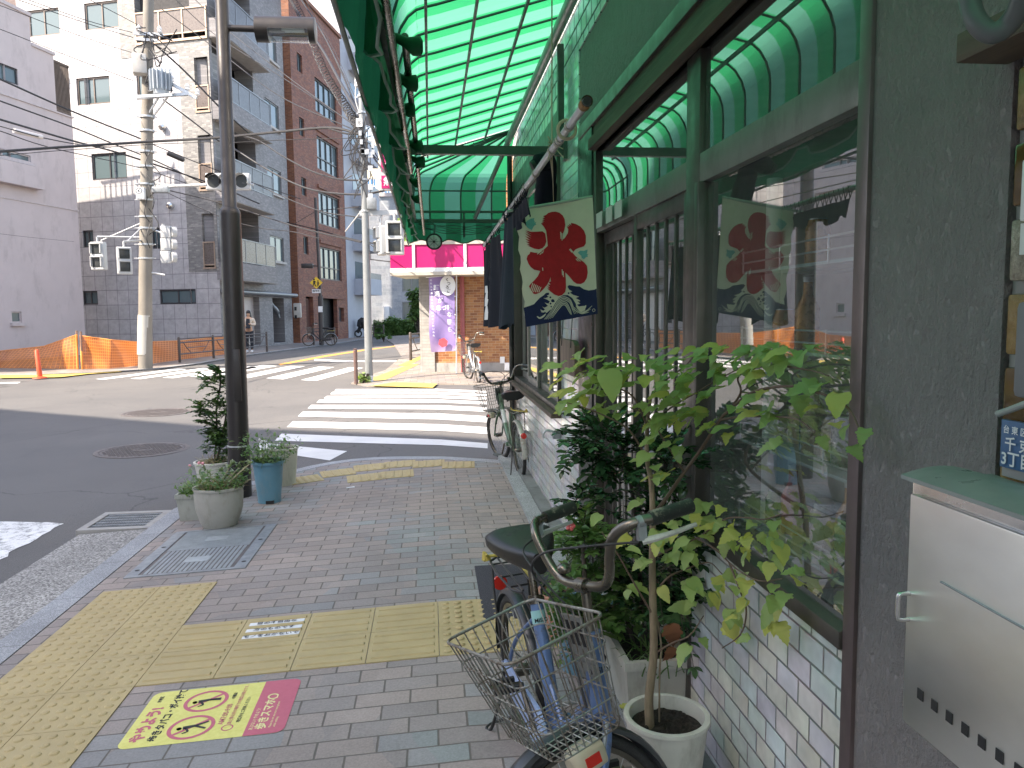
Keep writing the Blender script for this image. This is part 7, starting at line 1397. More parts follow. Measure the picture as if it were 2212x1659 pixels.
bicycle('faded blue city bicycle with wire basket parked on its stand in the foreground', (.289, 2.4156, .004), -1.4161, -1.3358, .0635, .8533, BLUE, None, blue=True, fender=dirty('dull_guard', (.06, .065, .07), .5, .35))
p = G(1113, 1029); q = G(1057, 1004); hd = atan2(q.y-p.y, q.x-p.x)
bicycle('old green and white small wheel bicycle leaning by the tiled shop wall', (p.x+.05, p.y+.02, .004), radians(95), radians(16), -.06, .84, GREEN, plain('white_accent', (.6, .62, .6), .35, var=.1, grime=(.25, .2, .17)), fender=dirty('guard_pale', (.42, .42, .38), .3, .4, (.2, .15, .1), .55))
p = G(1034, 826); bicycle('silver city bicycle parked at the orange brick wall of the corner store', (p.x, p.y, .0), radians(98), radians(15), -.05, .93, SILV, None)
p = G(676, 747, -.1); bicycle('dark city bicycle parked in front of the brick building behind the short rail', (p.x+.9, p.y, -.08), radians(190), 0, 0, 1.05, dirty('dark_bike_paint', (.03, .03, .035)), None)
# ================================================================== plants
def leaf_outline(kind):
    if kind == 'lobed': half = [(0, 0), (.16, -.10), (.34, -.06), (.42, .06), (.36, .12), (.50, .24), (.48, .34), (.34, .36), (.37, .46), (.28, .52), (.30, .62), (.20, .66), (.20, .78), (.10, .84), (.0, 1.0)]
    elif kind == 'broad': half = [(0, 0), (.2, -.08), (.38, .02), (.45, .18), (.44, .34), (.40, .40), (.38, .52), (.30, .58), (.27, .70), (.17, .78), (.12, .88), (0, 1.0)]
    elif kind == 'oval': half = [(0, 0), (.18, .12), (.31, .32), (.33, .5), (.26, .72), (.12, .9), (0, 1.)]
    else: half = [(0, 0), (.06, .15), (.09, .45), (.06, .8), (0, 1.)]
    return half
def add_leaf(mb, base, d, nrm, size, kind, curl=.25, fold=.25, rr=random):
    """leaf blade: two halves folded on the midrib, tip drooping"""
    d = Vector(d).normalized(); nrm = Vector(nrm); nrm = (nrm-d*nrm.dot(d)); nrm = nrm.normalized() if nrm.length > 1e-4 else d.orthogonal().normalized(); s = d.cross(nrm); h = leaf_outline(kind); base = Vector(base); cu = curl*rr.uniform(.5, 1.4); fo = fold*rr.uniform(.2, 1.3); asym = rr.uniform(.85, 1.15)
    def P(x, y): return base + (d*y + s*x + nrm*(fo*abs(x)-cu*y*y+.04*sin(x*11+y*7)))*size
    mid = [P(0, y) for x, y in h]
    for sg in (1, -1):
        e = [P(sg*x*.82*(asym if sg > 0 else 2-asym), y) for x, y in h]; k0 = len(mb.v); n = len(h); mb.v += mid+e
        for i in range(n-1): mb.f.append([k0+i, k0+i+1, k0+n+i+1, k0+n+i] if sg > 0 else [k0+n+i, k0+n+i+1, k0+i+1, k0+i]); mb.m.append(mb.cur)
def leafbuild(mb, name, mat, par):
    me = bpy.data.meshes.new(name); org = ORG.get(par.name, Vector()); me.from_pydata([p-org for p in mb.v], [], mb.f); bm = bmesh.new(); bm.from_mesh(me); bmesh.ops.remove_doubles(bm, verts=bm.verts, dist=1e-6); bm.to_mesh(me); bm.free()
    mats = mat if isinstance(mat, list) else [mat]
    for m_ in mats: me.materials.append(m_)
    if len(mats) > 1 and len(me.polygons) == len(mb.m): me.polygons.foreach_set('material_index', mb.m)
    me.polygons.foreach_set('use_smooth', [True]*len(me.polygons)); o = bpy.data.objects.new(name, me); COL.objects.link(o); o.parent = par; ORG[o.name] = org; return o
LV = leafmat('vine_leaf', (.22, .33, .12), (.29, .40, .15), (.37, .46, .19), .4, .45); LV2 = leafmat('yellowing_leaf', (.42, .46, .13), (.48, .5, .16), (.5, .48, .13), .4, .5); LD = leafmat('glossy_dark_leaf', (.02, .06, .025), (.035, .09, .04), (.08, .15, .055), .15, .22); LM = leafmat('mid_green_leaf', (.06, .13, .04), (.1, .2, .06), (.17, .26, .08), .3, .4); LG = leafmat('grey_green_leaf', (.13, .19, .11), (.2, .26, .16), (.28, .33, .22), .25, .5); LY = leafmat('dry_straw', (.24, .2, .11), (.32, .27, .16), (.36, .32, .2), .2, .8)
BARK = (lambda n: (n.col(n.ramp(n.noise(20, 6, .65, stretch=(3, 3, .5)), [(.3, (.13, .095, .06)), (.65, (.26, .2, .13))])), n.rough(.8), n.bump(n.noise(50, 5, .65, stretch=(2, 2, .5)), .5, .003), n.m)[-1])(NB('bark')); BARKD = plain('dark_bark', (.06, .045, .035), .8)
SOIL = (lambda n: (n.col(n.mix(n.rng(n.noise(60, 6, .7), .4, .65, 0, 1), (.018, .013, .01), (.06, .045, .034))), n.rough(.95), n.bump(n.noise(45, 6, .8), 1., .02), n.m)[-1])(NB('potting_soil'))
def soil(c, r, z, par, sx=1, sy=1, rot=0, seed=0):
    rr = random.Random(seed); m = MB(); c = Vector(c); rows_ = []
    for i in range(9):
        q = []
        for j in range(28): a = 2*pi*j/28; R_ = r*i/8; x = R_*cos(a)*sx; y = R_*sin(a)*sy; q.append(Vector((c.x+x*cos(rot)-y*sin(rot), c.y+x*sin(rot)+y*cos(rot), z+rr.uniform(-.006, .01)*(i < 8)+.01*(1-i/8))))
        rows_.append(q)
    m.grid(rows_, close=True)
    for i in range(40): a = rr.uniform(0, 6.3); R_ = r*.85*sqrt(rr.random()); m.ball((c.x+R_*cos(a)*sx, c.y+R_*sin(a)*sy, z+.006), rr.uniform(.004, .009), 6, 4)
    return m.build('soil', SOIL, par, smooth=True)
def potm(name, c, grime, rough=.55): return plain(name, c, rough, 0, var=.08, scale=7, bump=.08, bscale=40, grime=grime)
def round_pot(par, c, rt, rb, h, mat, lip=.02, th=.01, belly=0, n=44):
    m = MB(); prof = [(.001, .012), (rb-th, .012), (rt-th, h-.002), (rt-th*.3, h), (rt+lip*.6, h-.002), (rt+lip*.65, h-lip), (rt+lip*.1, h-lip*1.2), (rt-.003+belly*.3, h*.8), ((rt+rb)/2+belly, h*.45), (rb+belly*.8, h*.12), (rb, .0), (.001, 0)]
    m.lathe(c, prof, n); return m.build('pot', mat, par, smooth=True, sharp=45)
# --- young tree in the white pot, foreground
WP = potm('white_pot_plastic', (.56, .55, .49), (.33, .31, .26))
pc0 = G(1440, 1545, .26); pr0 = .5*(PD(1531, 1545, (pc0-Vector((0, 0, CZ))).dot(_F))-PD(1347, 1545, (pc0-Vector((0, 0, CZ))).dot(_F))).length
pc_ = Vector((pc0.x, pc0.y, .006)); tree = thing('potted_tree', 'young broad leaved tree with pale green leaves in a round white pot by the window', 'potted plant', pc_)
round_pot(tree, pc_, pr0*.94, pr0*.72, .26, WP, .012, .008); soil(pc_, pr0*.88, .225, tree, seed=3)
D0_ = (PD(1410, 1500, 1)-Vector((0, 0, CZ))); tb = G(1404, 1566, .235); TDp = (tb-Vector((0, 0, CZ))).dot(_F)
def T(x, y, dd=0):
    p = PD(x, y, TDp+dd)
    if p.x > XW-.06: p = W(x, y, XW-.06)
    return p
trunk = bez([tb-Vector((0, 0, .02)), T(1402, 1505), T(1412, 1412), T(1410, 1292), T(1409, 1205), T(1410, 1133), T(1407, 1045, .02), T(1398, 992, .04), T(1398, 921, .06), T(1405, 860, .08)], 5)
m = MB(); nT = len(trunk); m.tube(trunk, [.0125*(1-.72*i/nT)+.001 for i in range(nT)], 12); m.tube(bez([tb+Vector((.03, .01, -.02)), T(1425, 1450), T(1428, 1390, .02), T(1411, 1292, .02)], 6), .0028, 6); m.build('trunk', BARK, tree, smooth=True)
B = {'a': [(1405, 1120, 0), (1440, 1075, .05), (1478, 1020, .10), (1510, 977, .15), (1556, 907, .2), (1573, 889, .22), (1620, 850, .25), (1676, 836, .25), (1733, 836, .2), (1768, 850, .15)],
 'b': [(1573, 889, .22), (1600, 848, .25), (1596, 812, .27), (1660, 790, .27), (1750, 800, .22), (1790, 812, .18)], 'c': [(1398, 992, .04), (1360, 930, 0), (1310, 900, -.04), (1260, 880, -.06), (1225, 870, -.06)], 'd': [(1398, 921, .06), (1370, 860, .02), (1330, 835, 0), (1290, 812, -.02), (1240, 800, -.03)],
 'e': [(1405, 860, .08), (1440, 820, .12), (1480, 790, .15), (1510, 755, .18)], 'f': [(1398, 921, .06), (1450, 880, .14), (1500, 850, .18), (1560, 815, .2), (1640, 775, .22)], 'g': [(1733, 836, .2), (1800, 860, .12), (1835, 885, .08), (1855, 925, .04), (1870, 955, .03)],
 'h': [(1410, 1205, 0), (1460, 1180, .02), (1506, 1162, .06), (1563, 1123, .1), (1609, 1118, .12), (1650, 1122, .12), (1690, 1110, .12)], 'i': [(1506, 1162, .06), (1550, 1190, .06), (1575, 1215, .06), (1600, 1235, .06), (1640, 1255, .06), (1690, 1250, .08)], 'j': [(1410, 1292, 0), (1440, 1250, -.02), (1480, 1230, .02), (1530, 1215, .05), (1560, 1240, .05)], 'k': [(1575, 1215, .05), (1600, 1280, .0), (1612, 1320, -.02), (1600, 1370, -.03), (1560, 1400, -.04)],
 'l': [(1411, 1330, 0), (1370, 1260, -.05), (1330, 1190, -.08), (1300, 1150, -.08)], 'm': [(1413, 1412, 0), (1450, 1390, -.02), (1490, 1372, -.03), (1520, 1330, -.02)], 'n': [(1556, 907, .2), (1600, 900, .2), (1660, 900, .2), (1720, 905, .18), (1760, 935, .15)], 'o': [(1478, 1020, .1), (1440, 960, .05), (1400, 900, .02), (1360, 880, 0)]}
m = MB(); lf_ = MB(); rr = random.Random(21)
for k_, pts in B.items():
    q = bez([T(*p) for p in pts], 6); n_ = len(q); r0 = .0055 if k_ == 'a' else .0026; m.tube(q, [r0*(1-.7*i/n_)+.0006 for i in range(n_)], 7)
m.build('branches', BARKD if False else plain('twig_brown', (.13, .085, .06), .7), tree, smooth=True)
REG = [((1195, 790, 1290, 900), 18), ((1230, 770, 1340, 900), 21), ((1290, 780, 1420, 900), 33), ((1340, 800, 1500, 930), 40), ((1420, 760, 1560, 880), 32), ((1500, 745, 1520, 790), 3), ((1540, 755, 1700, 830), 21), ((1640, 760, 1790, 800), 9), ((1390, 900, 1470, 1060), 22), ((1480, 880, 1590, 960), 12), ((1600, 850, 1730, 910), 10), ((1730, 830, 1835, 900), 6), ((1765, 900, 1830, 960), 2), ((1825, 930, 1890, 985), 3), ((1660, 960, 1700, 1000), 1), ((1510, 1060, 1560, 1150), 5), ((1370, 1090, 1470, 1180), 12), ((1290, 1120, 1330, 1180), 2), ((1350, 1150, 1500, 1290), 24), ((1440, 1120, 1560, 1200), 7), ((1540, 1130, 1690, 1200), 14), ((1600, 1180, 1690, 1240), 6), ((1640, 1230, 1740, 1310), 6), ((1480, 1250, 1620, 1340), 16), ((1560, 1310, 1690, 1370), 9), ((1530, 1350, 1620, 1400), 2), ((1480, 1370, 1520, 1420), 2)]
for (x0, y0, x1, y1), n_ in REG:
    for i in range(n_):
        x, y = rr.uniform(x0, x1), rr.uniform(y0, y1); b = T(x+rr.uniform(-6, 6), y-14, rr.uniform(-.07, .12) + (.12 if x > 1500 and y < 1000 else 0)); low = y > 1080
        d = Vector((rr.gauss(-.75 if not low else -.35, .35), rr.gauss(-.4, .4), rr.gauss(-.16, .2))) if not low or rr.random() < .6 else Vector((rr.gauss(.2, .5), rr.gauss(-.4, .3), rr.gauss(-.45, .25))); nrm = Vector((rr.gauss(-.3, .28), rr.gauss(-.12 if not low else -.4, .28), 1.0)); 
        lf_.mat(1 if rr.random() < (.2 if not low else .3) else 0); add_leaf(lf_, b, d, nrm, rr.uniform(.034, .064), rr.choice(('lobed', 'broad', 'broad', 'lobed')), .3, .22, rr)
lf_.mat(0); add_leaf(lf_, T(1312, 800, -.12), (.05, -.5, -.85), (.1, -1, .2), .095, 'broad', .1, .1, rr); add_leaf(lf_, T(1512, 778, .12), (.3, -.2, .9), (-.5, -.6, .1), .055, 'lobed', .2, .2, rr)
leafbuild(lf_, 'foliage', [LV, LV2], tree)
dl = tag(leafbuild((lambda q: (add_leaf(q, T(1452, 1352), (.1, -.1, -1), (-.2, -1, .1), .075, 'lobed', .6, .5, rr), add_leaf(q, T(1448, 1400), (-.2, -.1, -.8), (.2, -1, .1), .05, 'lobed', .7, .6, rr), q)[-1])(MB()), 'dead_leaf', plain('dead_leaf_brown', (.16, .06, .025), .8), tree) and thing('fallen_leaf', 'curled yellow leaf lying on the soil of the white pot', 'leaf', G(1352, 1520, .25)), 'yellow leaf lying on the soil near the rim of the white pot', 'leaf'); q = MB(); add_leaf(q, G(1345, 1528, .255), (1, .4, .1), (0, 0, 1), .05, 'lobed', .5, .4, rr); leafbuild(q, 'blade', LV2, dl)
# --- dark glossy shrubs by the door
def pinnate(mb, st, base, d, L, n_, ls, rr, kind='oval', droop=.3):
    d = Vector(d).normalized(); base = Vector(base); P_ = []
    for i in range(n_+1): t = i/n_; P_.append(base+d*L*t+Vector((0, 0, -droop*L*t*t)))
    st.tube(P_, .0014, 5)
    for i in range(1, n_+1):
        t = (P_[i]-P_[i-1]).normalized(); s = t.cross(Vector((0, 0, 1))); s = s.normalized() if s.length > .01 else Vector((1, 0, 0))
        for sg in (1, -1):
            if rr.random() < .1: continue
            add_leaf(mb, P_[i], t*.6+s*sg*rr.uniform(.6, 1.1)+Vector((0, 0, rr.uniform(-.1, .35))), Vector((rr.gauss(0, .25), rr.gauss(0, .25), 1)), ls*rr.uniform(.8, 1.2), kind, .2, .3, rr)
    add_leaf(mb, P_[-1], P_[-1]-P_[-2], (0, 0, 1), ls, kind, .2, .2, rr)
def bush(par, blobs, n_, ls, mats, depth, spread, seed, kind='oval', L=.12, stem_to=None, dro=.3, stems=None):
    rr = random.Random(seed); mb = MB(); st = MB()
    for (x0, y0, x1, y1, w) in blobs:
        cx, cy = (x0+x1)/2, (y0+y1)/2
        for i in range(int(n_*w)):
            a = rr.uniform(0, 2*pi); R_ = sqrt(rr.random()); x = cx+(x1-x0)/2*R_*cos(a); y = cy+(y1-y0)/2*R_*sin(a); dz = rr.uniform(-spread, spread)*sqrt(max(0, 1-R_*R_*.8)); b = PD(x, y, depth+dz)
            if b.x > XW-.05: b = W(x, y, XW-.05)
            out = Vector((cos(a)*R_, -.5+rr.uniform(-.5, .5), -sin(a)*R_*.6+.5)); pinnate(mb, st, b-out.normalized()*L*.4, out+Vector((rr.gauss(0, .3), rr.gauss(0, .3), rr.gauss(0, .2))), L*rr.uniform(.7, 1.2), rr.randint(5, 8), ls, rr, kind, dro)
    for s in stems or []: st.tube(bez(s, 6), .008, 8)
    st.build('stems', BARKD, par, smooth=True); leafbuild(mb, 'foliage', mats, par)
shc = G(1400, 1490, .02); dS = 2.75
pl = thing('potted_shrub', 'dark glossy leaved shrub in a long white planter behind the bicycle', 'potted plant', (shc.x, shc.y+.35, .01)); 
pA, pB = G(1332, 1392, .25), G(1470, 1392, .25); cx = (pA.x+pB.x)/2+.0; cy = pA.y+.05; hw = (pB.x-pA.x)/2+.0; m = MB()
def rbox(m, cx, cy, w, d, z0, z1, w2, d2, th=.012):
    def R(w_, d_, z): return [Vector((cx-w_, cy-d_, z)), Vector((cx+w_, cy-d_, z)), Vector((cx+w_, cy+d_, z)), Vector((cx-w_, cy+d_, z))]
    L_ = [R(w2, d2, z0), R(w, d, z1-.03), R(w+.008, d+.008, z1-.03), R(w+.008, d+.008, z1), R(w-th, d-th, z1), R(w2-th, d2-th, z0+.02)]
    for a, b in zip(L_, L_[1:]):
        for i in range(4): m.add([a[i], a[(i+1) % 4], b[(i+1) % 4], b[i]], [(0, 1, 2, 3)])
    m.add(L_[0], [(3, 2, 1, 0)]); m.add(L_[-1], [(0, 1, 2, 3)])
rbox(m, cx, cy, hw, .19, .01, .25, hw*.85, .17); m.build('planter', WP, pl, bevel=.004); m = MB(); m.box((cx-hw+.01, cy-.18, .15), (cx+hw-.01, cy+.18, .215)); m.build('soil', SOIL, pl, bevel=.01)
stems = [[(cx, cy, .2), PD(1380, 1200, 2.85), PD(1365, 1060, 2.9), PD(1340, 950, 2.95)], [(cx-.03, cy, .2), PD(1330, 1250, 2.8), PD(1290, 1180, 2.8)], [(cx+.03, cy, .2), PD(1440, 1280, 2.7), PD(1450, 1180, 2.8)]]
bush(pl, [(1225, 900, 1420, 1010, 1.3), (1310, 980, 1400, 1080, .35), (1410, 960, 1500, 1040, .3), (1215, 1050, 1290, 1110, .3), (1420, 1090, 1510, 1210, .5), (1320, 1080, 1480, 1330, 1.6), (1440, 1250, 1530, 1360, .35)], 66, .036, LD, 2.85, .16, 31, stems=[[Vector(p) for p in s] for s in stems])
pl2 = thing('potted_shrub', 'mixed green potted bush beside the saddle with a pink flower', 'potted plant', G(1250, 1450, .01)); c2 = G(1262, 1440, .01); BP = potm('blue_pot_plastic', (.10, .22, .30), (.2, .26, .28)); round_pot(pl2, c2, .115, .09, .26, BP, .014); soil(c2, .10, .23, pl2, seed=5)
stems = [[(c2.x, c2.y, .2), PD(1265, 1320, 2.6), PD(1260, 1180, 2.65)]]
bush(pl2, [(1215, 1100, 1330, 1290, 1.0), (1205, 1270, 1340, 1370, .9)], 70, .033, LM, 2.75, .14, 33, stems=[[Vector(p) for p in s] for s in stems])
m = MB(); c = PD(1232, 1136, 2.5)
for i in range(5): a = i*1.256; m.ball(c+Vector((.009*cos(a), -.004, .009*sin(a))), .008, 8, 5)
m.build('flower', plain('coral_pink', (.7, .14, .14), .5), pl2, smooth=True)
tp_ = thing('potted_shrub', 'low green plant in a terracotta pot half hidden by the rear rack', 'potted plant', G(1215, 1380, .01)); c3 = G(1213, 1372, .01); round_pot(tp_, c3, .10, .075, .2, potm('pale_terracotta', (.42, .2, .14), (.3, .2, .16)), .014); soil(c3, .09, .18, tp_, seed=6); bush(tp_, [(1185, 1200, 1255, 1300, 1)], 26, .03, LM, 3.0, .08, 35, kind='blade', L=.1)
# grassy weeds in the planter
def tuft(mb, c, n_, h, spread, rr, w=.003, lean=.6):
    for i in range(n_):
        a = rr.uniform(0, 2*pi); R_ = spread*sqrt(rr.random()); b = Vector(c)+Vector((R_*cos(a), R_*sin(a), 0)); d = Vector((rr.gauss(0, lean), rr.gauss(0, lean), 1)).normalized(); L = h*rr.uniform(.5, 1.2); s = d.cross(Vector((cos(a), sin(a), .2))).normalized()*w; P_ = [b, b+d*L*.4, b+d*L*.75+Vector((0, 0, -.08*L)), b+d*L+Vector((d.x*.2*L, d.y*.2*L, -.3*L))]
        k0 = len(mb.v); mb.v += [P_[0]-s, P_[0]+s, P_[1]-s, P_[1]+s, P_[2]-s*.7, P_[2]+s*.7, P_[3]]; mb.f += [[k0, k0+1, k0+3, k0+2], [k0+2, k0+3, k0+5, k0+4], [k0+4, k0+5, k0+6]]; mb.m += [mb.cur]*3
rr = random.Random(17); q = MB(); tuft(q, (cx, cy-.12, .21), 60, .11, .13, rr, .0025); leafbuild(q, 'weeds', LM, pl)
# --- five pots round the lamp post
def weedpot(mb, c, rx, n_, h, rr, kinds=('oval',), ls=.03, z=0):
    for i in range(n_):
        a = rr.uniform(0, 2*pi); R_ = rx*sqrt(rr.random()); b = Vector(c)+Vector((R_*cos(a), R_*sin(a), z)); d = Vector((cos(a)*.7*R_/rx+rr.gauss(0, .3), sin(a)*.7*R_/rx+rr.gauss(0, .3), 1)).normalized(); L = h*rr.uniform(.4, 1.1)
        for j in range(5): t = (j+1)/5; add_leaf(mb, b+d*L*t, Vector((rr.gauss(0, .8), rr.gauss(0, .8), rr.gauss(.3, .4))), (0, 0, 1), ls*rr.uniform(.6, 1.2), rr.choice(kinds), .3, .2, rr)
GP = potm('weathered_grey_pot', (.36, .35, .31), (.25, .25, .2), .7); GP2 = potm('pale_stone_pot', (.33, .34, .30), (.2, .21, .17), .7)
def rimw(x0, x1, y, z): a = G(x0, y, z); b = G(x1, y, z); return (a-b).length/2, (a+b)/2
rr = random.Random(40)
c = G(475, 1100, H(-1.6)); c = Vector((c.x, c.y+.0, H(c.x))); hA = .29; r_, cc = rimw(421, 523, 1049, c.z+hA); pa_ = thing('flower_pot', 'large pale grey plastic pot of straggling succulents and weeds at the kerb', 'potted plant', c, 'pots round the lamp post'); c = Vector((cc.x, cc.y, c.z)); round_pot(pa_, c, r_*.95, r_*.66, hA, GP, .016, .01, belly=.022); soil(c, r_*.9, c.z+hA-.035, pa_, seed=7)
q = MB(); weedpot(q, c, r_*.9, 120, .17, rr, ('oval',), .035, hA-.04); leafbuild(q, 'green_weeds', LM, pa_); q = MB(); tuft(q, c+Vector((0, 0, hA-.04)), 130, .17, r_*.8, rr, .0022, .8); leafbuild(q, 'dry_stalks', LY, pa_); q = MB()
for (x, y) in ((495, 1010), (503, 1003), (516, 1010), (524, 1000), (530, 1008), (538, 1003), (525, 1020), (478, 1018), (500, 1022), (535, 1018)):
    b = PY(x, y, c.y+rr.uniform(-.05, .05)); 
    for j in range(7): add_leaf(q, b, Vector((rr.gauss(0, .7), rr.gauss(0, .7), rr.uniform(.2, 1))), (0, 0, 1), rr.uniform(.03, .045), 'broad', .2, .2, rr)
leafbuild(q, 'succulent_leaves', LG, pa_); m = MB()
for (x, y) in ((495, 1010), (516, 1010), (530, 1008), (538, 1003), (500, 1022), (542, 1035), (536, 1040)): b = PY(x, y, c.y); m.tube(bez([c+Vector((rr.uniform(-.05, .08), 0, hA-.03)), (c+b)/2+Vector((0, -.04, .12)), b], 5), .004, 6)
m.build('stems', plain('pale_stem', (.3, .27, .17), .8), pa_, smooth=True)
c = G(418, 1098, H(-1.85)); hB_ = .2; r_, cc = rimw(383, 437, 1063, c.z+hB_); pb_ = thing('flower_pot', 'squarish weathered stone planter with grassy weeds on the kerb', 'potted plant', c, 'pots round the lamp post'); c = Vector((cc.x+.02, cc.y, c.z)); m = MB(); rbox(m, c.x, c.y, r_, r_*.85, c.z, c.z+hB_, r_*.82, r_*.7); m.build('planter', GP2, pb_, bevel=.012, bseg=3); m = MB(); m.box((c.x-r_*.85, c.y-r_*.7, c.z+.1), (c.x+r_*.85, c.y+r_*.7, c.z+hB_-.02)); m.build('soil', SOIL, pb_)
q = MB(); tuft(q, c+Vector((0, 0, hB_-.02)), 150, .13, r_*.85, rr, .003, .5); weedpot(q, c, r_*.85, 70, .12, rr, ('oval', 'blade'), .03, hB_-.02); leafbuild(q, 'grassy_weeds', LM, pb_)
q = MB(); b0 = c+Vector((.1, .02, hB_))
for i in range(16): b = PY(rr.uniform(405, 450), rr.uniform(1002, 1030), c.y+.05); add_leaf(q, b, Vector((rr.gauss(0, .5), rr.gauss(0, .5), -.6)), (0, 0, 1), .05, 'oval', .3, .2, rr)
leafbuild(q, 'broad_leaves', LG, pb_); m = MB()
for (x, y) in ((410, 1006), (430, 1000), (438, 1001)): m.ball(PY(x, y, c.y+.05), .012, 8, 6)
m.build('pink_bud', plain('pink_petal', (.7, .3, .34), .6), pb_, smooth=True)
c = G(462, 1046, H(-1.7)); hC = .26; r_, cc = rimw(424, 500, 995, c.z+hC); pcx = thing('potted_shrub', 'tall leafy shrub in a white pot standing behind the lamp post', 'potted plant', c, 'pots round the lamp post'); c = Vector((cc.x, cc.y, c.z)); round_pot(pcx, c, r_, r_*.75, hC, WP, .016); soil(c, r_*.9, c.z+hC-.03, pcx, seed=9); q = MB(); tuft(q, c+Vector((0, 0, hC-.03)), 160, .12, r_*.9, rr, .002, .7); leafbuild(q, 'dry_grass', LY, pcx)
dC = (PY(468, 973, c.y)-Vector((0, 0, CZ))).dot(_F); stems = [[c+Vector((0, 0, hC-.03)), PD(468, 940, dC), PD(468, 880, dC), PD(476, 830, dC), PD(472, 790, dC)], [c+Vector((.02, 0, hC-.03)), PD(482, 930, dC), PD(492, 880, dC)]]
bush(pcx, [(432, 865, 505, 945, 1.0), (448, 925, 512, 978, .8), (455, 790, 505, 865, .7), (430, 805, 480, 830, .25), (422, 868, 445, 890, .2)], 64, .04, LM if False else leafmat('shrub_leaf', (.03, .075, .025), (.05, .12, .035), (.12, .2, .06), .25, .35), dC, .13, 41, L=.11, dro=.2, stems=stems)
c = G(580, 1072, H(-1.25)); hD = .33; r_, cc = rimw(546, 612, 994, c.z+hD); pdx = thing('flower_pot', 'blue plastic pot of small white flowers right of the lamp post', 'potted plant', c, 'pots round the lamp post'); c = Vector((cc.x, cc.y, c.z)); m = MB(); pot = round_pot(pdx, c, r_*.93, r_*.72, hD, potm('teal_blue_plastic', (.11, .26, .34), (.18, .28, .32), .4), .02, .008); m.box((c.x-.01, c.y-r_*.78, c.z), (c.x+.05, c.y-r_*.6, c.z+.025)); m.build('drain_notch', M['black'], pdx); soil(c, r_*.86, c.z+hD-.03, pdx, seed=10); q = MB(); weedpot(q, c, r_*.95, 200, .27, rr, ('oval', 'blade'), .036, hD-.04); leafbuild(q, 'foliage', LM, pdx); m = MB()
for i in range(16): b = PY(rr.uniform(560, 608), rr.uniform(948, 990), c.y-rr.uniform(0, .12)); m.ball(b, .0075, 6, 4)
m.ball(PY(566, 954, c.y), .012, 6, 4); m.build('white_flower', M['white'], pdx, smooth=True); m = MB()
for i in range(9): b = c+Vector((rr.gauss(0, .06), rr.gauss(0, .06), hD-.04)); m.tube([b, b+Vector((rr.gauss(0, .05), rr.gauss(0, .04), .2))], .002, 5)
m.build('stems', plain('green_stem', (.1, .15, .05), .7), pdx)
c = G(612, 1052, H(-1.15)); hE = .33; pex = thing('flower_pot', 'cream tall pot standing directly behind the blue pot', 'potted plant', c, 'pots round the lamp post'); c = Vector((c.x-.02, c.y+.14, H(c.x))); round_pot(pex, c, .125, .10, hE, potm('cream_pot', (.5, .49, .4), (.32, .31, .24)), .016); soil(c, .115, c.z+hE-.03, pex, seed=12)
# --- far greenery
def crown(name, label, cat, px0, py0, px1, py1, Y, n_, ls, mat, seed, trunkto=None, kind=None, group=None, dx=0):
    rr = random.Random(seed); a = PY(px0, py1, Y); b = PY(px1, py0, Y); c = (a+b)/2; o = thing(name, label, cat, (c.x, Y, a.z), group); mb = MB(); st = MB(); w = (b.x-a.x)/2; h = (b.z-a.z)/2; cl = [(c+Vector((rr.uniform(-w, w)*.8, rr.uniform(-w, w)*.5, rr.uniform(-h, h)*.8)), rr.uniform(.25, .5)*max(min(w, h), .2)) for _ in range(max(8, n_//60))]
    for i in range(n_): q, r_ = rr.choice(cl); v = Vector((rr.gauss(0, 1), rr.gauss(0, 1), rr.gauss(0, 1))).normalized()*r_*rr.random()**.4; add_leaf(mb, q+v, v+Vector((rr.gauss(0, .3), rr.gauss(0, .3), -.1)), (rr.gauss(0, .5), rr.gauss(0, .5), 1), ls*rr.uniform(.7, 1.3), 'oval', .2, .2, rr)
    base = Vector((c.x+dx, Y, H(c.x) if trunkto is None else trunkto))
    for q, r_ in cl[::2]: st.tube([base, (base+q)/2+Vector((rr.uniform(-.1, .1), 0, .1)), q], [min(.06, .05*max(.4, w*.4)), .03, .01], 6)
    st.build('trunk', BARKD, o, smooth=True); leafbuild(mb, 'crown', mat, o); return o
for i, (x0, x1) in enumerate(((812, 838), (835, 862), (858, 886), (880, 916))): crown('hedge_shrub', ('leftmost low shrub of the clipped hedge before the white tiled building', 'second low hedge shrub before the white tiled building', 'third low hedge shrub before the white tiled building', 'rightmost low hedge shrub next to the purple banner')[i], 'shrub', x0-4, 690-3*(i % 2), x1+4, 724, 57., 2200, .2, LM, 50+i, group='low hedge shrubs')
crown('small_tree', 'small dark tree above the hedge beside the pale tiled pillar', 'tree', 886, 625, 925, 690, 50., 1300, .28, LM, 60, trunkto=-.1); crown('roadside_tree', 'yellow green tree showing over the canopy behind the signal', 'tree', 843, 450, 925, 545, 30., 1500, .22, LV, 61, trunkto=-.1, dx=3.)
crown('weed_tuft', 'small weed growing at the foot of the slim bollard and steel pole', 'weed', 777, 806, 792, 826, 16.9, 60, .12, LV, 62); crown('weed_tuft', 'low weeds along the kerb at the short far rail', 'weed', 808, 722, 850, 730, 44., 300, .15, LM, 63)
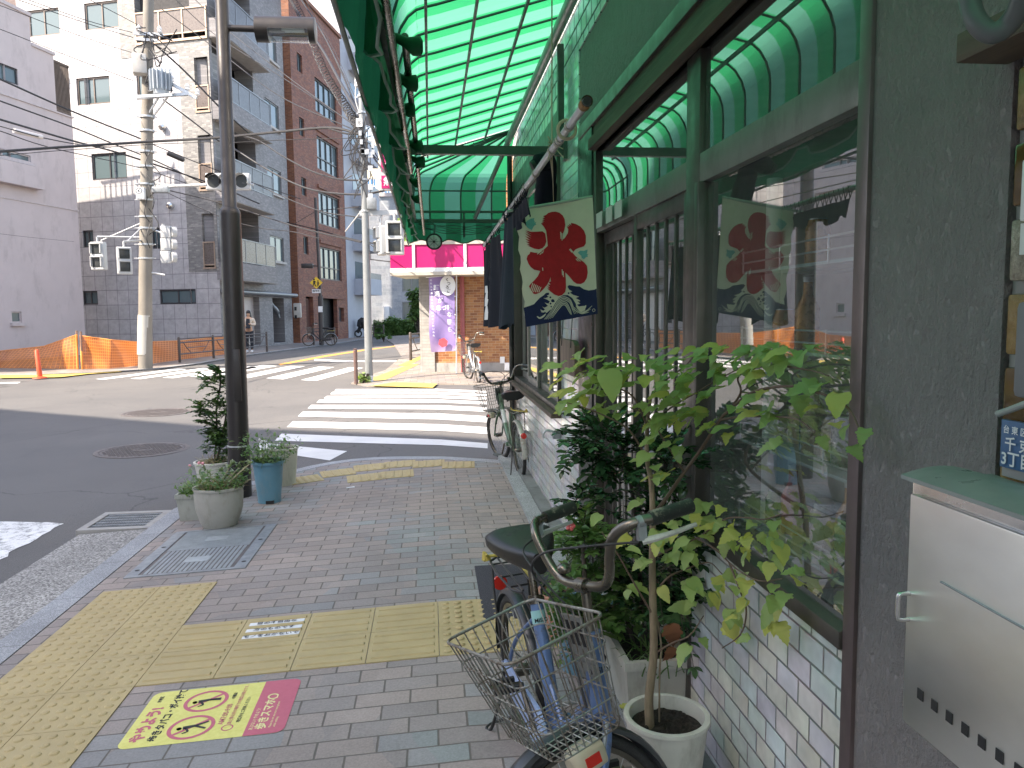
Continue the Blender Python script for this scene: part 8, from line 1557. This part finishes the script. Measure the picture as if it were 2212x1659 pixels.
o = thing('wall_box', 'small cream box on the corner of the brick wall beyond the drain pipe', 'wall box', PY(1097, 790, 18.3)); a, b = PY(1090, 784, 18.25), PY(1100, 800, 18.25); m = MB(); m.box((a.x, 18.2, b.z), (b.x, 18.35, a.z)); m.build('box', M['white'], o, bevel=.01)

# ------------------------------------------------------------------ every separate piece becomes a part of its own
def split_loose(o):
    me = o.data; n = len(me.vertices); par = list(range(n))
    def find(i):
        while par[i] != i: par[i] = par[par[i]]; i = par[i]
        return i
    for e in me.edges: a, b = find(e.vertices[0]), find(e.vertices[1]); par[a] = b
    comp = {}
    for p in me.polygons: comp.setdefault(find(p.vertices[0]), []).append(p)
    if len(comp) < 2: return
    base = o.name.split('.')[0]
    for ps in comp.values():
        idx = {}; vs = []; fs = []
        for p in ps:
            f = []
            for v in p.vertices:
                if v not in idx: idx[v] = len(vs); vs.append(tuple(me.vertices[v].co))
                f.append(idx[v])
            fs.append(f)
        m2 = bpy.data.meshes.new(base); m2.from_pydata(vs, [], fs)
        for mt_ in me.materials: m2.materials.append(mt_)
        m2.polygons.foreach_set('use_smooth', [p.use_smooth for p in ps]); m2.polygons.foreach_set('material_index', [p.material_index for p in ps])
        if ps[0].use_smooth:
            try: m2.set_sharp_from_angle(angle=radians(40))
            except Exception: pass
        q = bpy.data.objects.new(base, m2); COL.objects.link(q); q.parent = o.parent
    bpy.data.objects.remove(o)
SPL = {'signal_arm', 'hanging_loops', 'pole_cabling', 'tile_wainscot', 'mullion', 'clamp_band', 'door_notice', 'outer_frame', 'bar_bracket', 'tape_wrap', 'saddle_springs', 'shoe', 'insulator', 'vent_hole', 'lifting_hole', 'fascia_joint', 'signal_strut', 'crossarm', 'cable_fitting', 'bulb', 'teal_bird', 'pink_bud', 'spot', 'slots', 'net_edging', 'rail_bar', 'wheel_pair', 'meter_window', 'cord', 'bracket', 'upper_tiles', 'lower_tiles', 'stucco_wall', 'pink_fascia', 'canopy_edge', 'concrete_base'}
for o in list(bpy.data.objects):
    if o.type == 'MESH' and o.parent and not o.children and o.name.split('.')[0] in SPL: split_loose(o)
